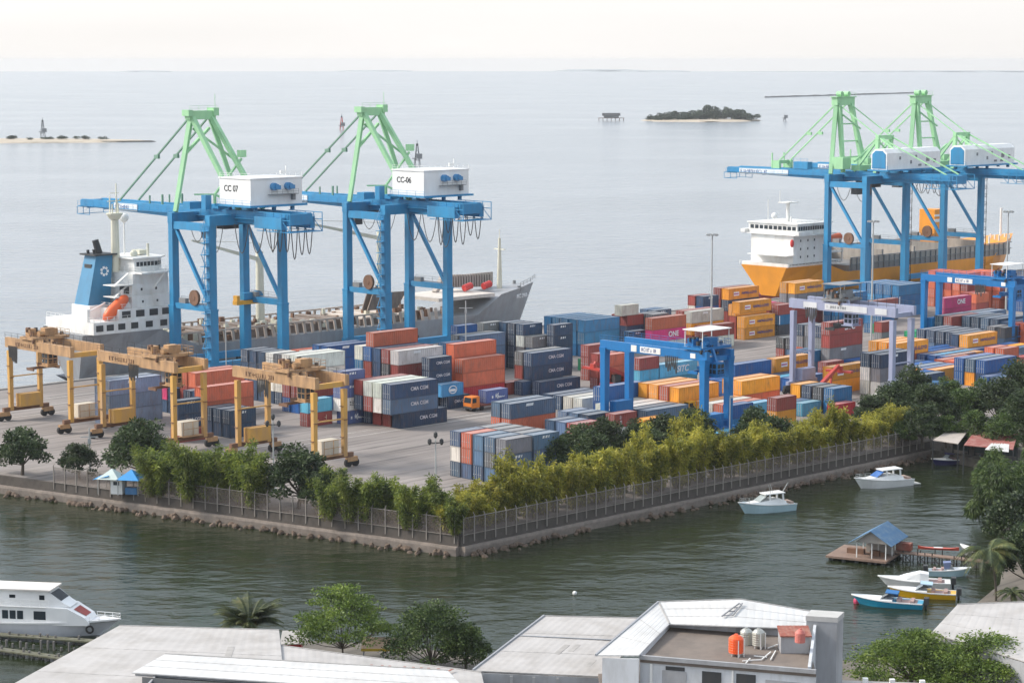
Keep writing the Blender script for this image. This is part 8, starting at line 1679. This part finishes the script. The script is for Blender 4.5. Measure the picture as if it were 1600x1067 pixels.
# --- hut on the pontoon and its jetty
o = thing('pontoon_hut', 'open hut with worn blue roof on a wooden pontoon by the jetty', 'hut', at(1350, 872, WZ), R(-27)); ROOFB = paint('hut_blue', (0.05, 0.145, 0.28), 0.7, dirt=0.8, dcol=(0.20, 0.27, 0.32), scale=1.5)
b = MB(); b.lohi((-4.6, -3.9, .45), (4.6, 4.6, .75)); b.build('deck', WOOD, o)
b = MB()
for x in range(-4, 5, 2):
    for y in (-3.4, 0.8, 4.1): b.tube((x, y, -.5), (x, y, .45), 0.3, 8)
b.build('float', DARK, o)
b = MB()
for x in (-.2, 2.1, 4.2):
    for y in (-2.9, 0.2, 3.4): b.lohi((x - .07, y - .07, .75), (x + .07, y + .07, 3.2))
b.build('post', WHITE, o)
b = MB(); b.add([(-.3, -3.15, 3.1), (4.5, -3.15, 3.1), (2.1, -3.15, 4.9)], [(0, 1, 2)]); b.add([(-.3, -3.05, 3.1), (4.5, -3.05, 3.1), (2.1, -3.05, 4.9)], [(2, 1, 0)]); b.lohi((.3, 1.2, .75), (4.2, 1.35, 3.1)); b.lohi((-0.1, 1.2, .75), (0.3, 2.6, 2.0)); b.build('wall', paint('hut_wall', (0.36, 0.33, 0.30), .85, dirt=.5), o)
corrugated_roof(o, (V((2.1, -3.8, 5.0)), V((2.1, 4.5, 5.0)), V((-1.2, 4.5, 3.0)), V((-1.2, -3.8, 3.0))), ROOFB, 'roof', .4, .08)
corrugated_roof(o, (V((2.1, 4.5, 5.004)), V((2.1, -3.8, 5.004)), V((5.3, -3.8, 3.0)), V((5.3, 4.5, 3.0))), ROOFB, 'roof', .4, .08)
b = MB(); b.lohi((-2.4, -0.8, .75), (.2, .0, 1.5)); b.lohi((1.2, -1.0, .75), (2.6, -.3, 1.5)); b.box((3.2, -1.2, 1.1), (.5, .5, .7)); b.build('bench', RUST, o)
b = MB(); b.lohi((4.2, 2.0, 1.3), (6.4, 3.2, 2.4)); b.build('side_screen', RUSTR, o)
jt = thing('wooden_jetty', 'rickety wooden jetty between the blue-roofed hut and the right shore', 'jetty'); a_ = at(1398, 872, WZ); c_ = at(1560, 890, WZ); d_ = (c_ - a_).normalized(); n_ = V((-d_.y, d_.x, 0)); L_ = (c_ - a_).length
b = MB(); b.bar(a_ + V((0, 0, 1.05)), c_ + V((0, 0, 1.05)), 1.5, 0.16); b.build('deck', WOOD, jt); b = MB(); r = random.Random(6); PD = paint('pile_dark', (0.05, 0.042, 0.036), .9)
for i in range(int(L_ / 1.1)):
    p = a_ + d_ * (i * 1.1 + .4)
    for sg in (-.65, .65): MB().bar(p + n_ * sg + V((0, 0, -1)), p + n_ * sg + V((0, 0, r.choice((1.0, 1.0, 1.5, 1.9)))), .14).build('pile', PD, jt)
    if i % 2: b.bar(p - n_ * .65 + V((0, 0, .0)), p + d_ * 1.1 - n_ * .65 + V((0, 0, .95)), .09); b.bar(p - n_ * .65 + V((0, 0, .95)), p + d_ * 1.1 - n_ * .65 + V((0, 0, .0)), .09)
b.build('bracing', PD, jt)
# --- boat sheds where the wall ends
for (cs, mt, lab, extra_w) in ((((1490, 667), (1514, 671), (1497, 693), (1458, 687)), paint('shed_roof_beige', (0.42, 0.37, 0.33), .8, dirt=.4), 'open boat shed with flat beige roof at the end of the right sea wall', None),
                      (((1524, 672), (1590, 678), (1583, 702), (1506, 695)), paint('shed_roof_red', (0.27, 0.075, 0.06), .8, dirt=.6, dcol=(0.40, 0.30, 0.26), scale=.9, stretch=(1, 1, 1)), 'open boat shed with rusty red roof at the right edge', 1)):
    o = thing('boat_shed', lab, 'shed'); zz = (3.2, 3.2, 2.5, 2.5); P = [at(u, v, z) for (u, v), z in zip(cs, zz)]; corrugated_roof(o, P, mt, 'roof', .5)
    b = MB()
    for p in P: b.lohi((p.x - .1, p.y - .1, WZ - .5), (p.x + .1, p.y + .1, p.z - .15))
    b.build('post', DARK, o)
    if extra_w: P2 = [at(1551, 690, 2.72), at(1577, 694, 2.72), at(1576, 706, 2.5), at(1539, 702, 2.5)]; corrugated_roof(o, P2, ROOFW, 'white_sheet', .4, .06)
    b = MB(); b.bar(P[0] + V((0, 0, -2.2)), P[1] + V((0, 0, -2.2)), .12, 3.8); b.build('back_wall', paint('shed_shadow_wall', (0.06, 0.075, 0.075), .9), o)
speedboat(at(1480, 725, WZ), R(205), 'navy speedboat under the beige boat shed', 7.0, NAVYH, paint('cover_violet', (0.05, 0.045, 0.16), .6))
speedboat(at(1530, 724, WZ), R(165), 'cream skiff under the red-roofed boat shed', 4.6, FIB, None)
# --- white ferry at the left edge with its pier
o = thing('passenger_ferry', 'white passenger boat with row of dark windows at the lower left edge', 'boat', at(66, 988, WZ), R(-9)); L = 23.0; B = 5.2
rg = small_hull(L, B, 1.7, 0.5, 18); rg = [[V((p.x - 1.0, p.y, p.z)) for p in q] for q in rg]; b = MB(); b.loft(rg, closed=True); b.build('hull', paint('ferry_hull', (0.62, 0.63, 0.66), .35, dirt=.25), o)
g = MB()
for sg in (3, 4):
    for a, c in zip(rg, rg[1:]): g.bar(a[sg] + V((0, 0, .03)), c[sg] + V((0, 0, .03)), .22, .2)
g.build('gunwale', FIB, o)
b = MB(); y = 2.3; b.loft([[V((x, s_ * y * k, z)) for s_, z in ((-1, 1.6), (-1, zt_), (1, zt_), (1, 1.6))] for x, zt_, k in ((-12, 3.9, 1), (2.0, 3.9, 1), (4.2, 3.8, .93), (6.4, 2.6, .8), (6.9, 1.9, .75))], closed=True); cb = b.build('cabin', FIB, o)
b = MB(); b.loft([[V((x, s_ * yy, z)) for s_, z in ((-1, 3.85), (-1, zt_), (1, zt_), (1, 3.85))] for x, zt_, yy in ((-6.6, 5.9, 1.75), (1.4, 5.9, 1.75), (3.6, 4.3, 1.5), (4.4, 3.9, 1.4))], closed=True); up = b.build('wheelhouse', FIB, o)
b = MB(); b.slab([V((-7.6, -2.1, 6.12)), V((2.0, -2.1, 6.12)), V((2.0, 2.1, 6.12)), V((-7.6, 2.1, 6.12))], .18); b.build('wheelhouse_roof', paint('roof_cream', (0.72, 0.67, 0.62), .6, dirt=.3), up)
b = MB()
for x in (-11.4, -10, -8.1, -7.1, -6.1, -4.0, -3.0, -2.0, .2, 1.0): MB().lohi((x - .4, -y - .03, 2.3), (x + .4, -y + .02, 3.4)).build('window', GLASS, cb); b = MB(); b.lohi((-3.6, -1.79, 4.9), (-2.8, -1.74, 5.3)); b.lohi((.4, -1.79, 4.75), (1.1, -1.74, 5.35)); b.add([(1.85, -1.55, 5.6), (3.2, -1.4, 4.65), (3.2, 1.4, 4.65), (1.85, 1.55, 5.6)], [(0, 1, 2, 3)]); b.build('window', GLASS, up)
b = MB(); b.add([(4.75, -1.2, 3.56), (6.3, -1.0, 2.72), (6.3, 1.0, 2.72), (4.75, 1.2, 3.56)], [(0, 1, 2, 3)]); b.build('front_hatch', paint('hatch_red', (0.28, .04, .03), .6, dirt=.3), cb)
b = MB(); b.add([(6.9, -1.5, 1.82), (10.2, -.3, 2.05), (10.2, .3, 2.05), (6.9, 1.5, 1.82)], [(0, 1, 2, 3)]); b.build('foredeck', paint('deck_grey', (0.38, .38, .35), .8, dirt=.4), o)
b = MB(); r = random.Random(31)
for i in range(12): b.box((r.uniform(-12, -7), r.uniform(-1.8, 1.8), 4.15), (r.uniform(.4, 1.3), r.uniform(.4, 1.0), r.uniform(.3, .8)))
b.build('deck_cargo', paint('cargo_pink', (.55, .36, .30), .8, dirt=.4), o); b = MB(); railing(b, [(-12, -2.2, 3.9), (1.8, -2.2, 3.9)], .9, .05, 1.2); railing(b, [(6.9, -1.5, 1.9), (10.4, -.3, 2.1), (10.4, .3, 2.1), (6.9, 1.5, 1.9)], .8, .05, 1.0); b.lohi((-11, -2.45, 3.86), (1.5, -2.3, 3.95)); b.build('railing', FIB, o)
b = MB(); rgt = [V((7.0 + .45 * math.cos(a * .524), -1.78 + .02, 1.15 + .45 * math.sin(a * .524))) for a in range(13)]; b.path(rgt, .13, 6); b.build('tyre_fender', TYRE, o)
PGREY = paint('pile_grey', (.16, .15, .14), .9, dirt=.6); pr_ = thing('pile_pier', 'dark broken pier of piles and planks below the white passenger boat', 'pier'); b = MB(); c = MB(); r = random.Random(12)
for k, (u0, v0, u1, v1) in enumerate(((-20, 996, 175, 1010), (-20, 1018, 110, 1036), (-20, 1008, 150, 1020))):
    p0, p1 = at(u0, v0, WZ), at(u1, v1, WZ); n = 16
    for i in range(n):
        p = p0.lerp(p1, (i + r.uniform(-.2, .2)) / n); MB().tube(p + V((0, 0, -1)), p + V((0, 0, r.uniform(.3, 1.2))), .16, 6).build('pile', PGREY, pr_)
    if k < 2: b.bar(p0 + V((0, 0, .55)), p1 + V((0, 0, .55)), 1.3, .18)
b.build('planks', paint('plank_mossy', (0.10, .10, .06), .9, dirt=.7, dcol=(.2, .19, .16), scale=1.4), pr_)
m = MB(); p = at(2, 918, WZ); m.tube((0, 0, 1), (0, 0, 5.2), .2, 8); m.ball((0, 0, 5.4), .7, 8, 5, (1, 1, .5));
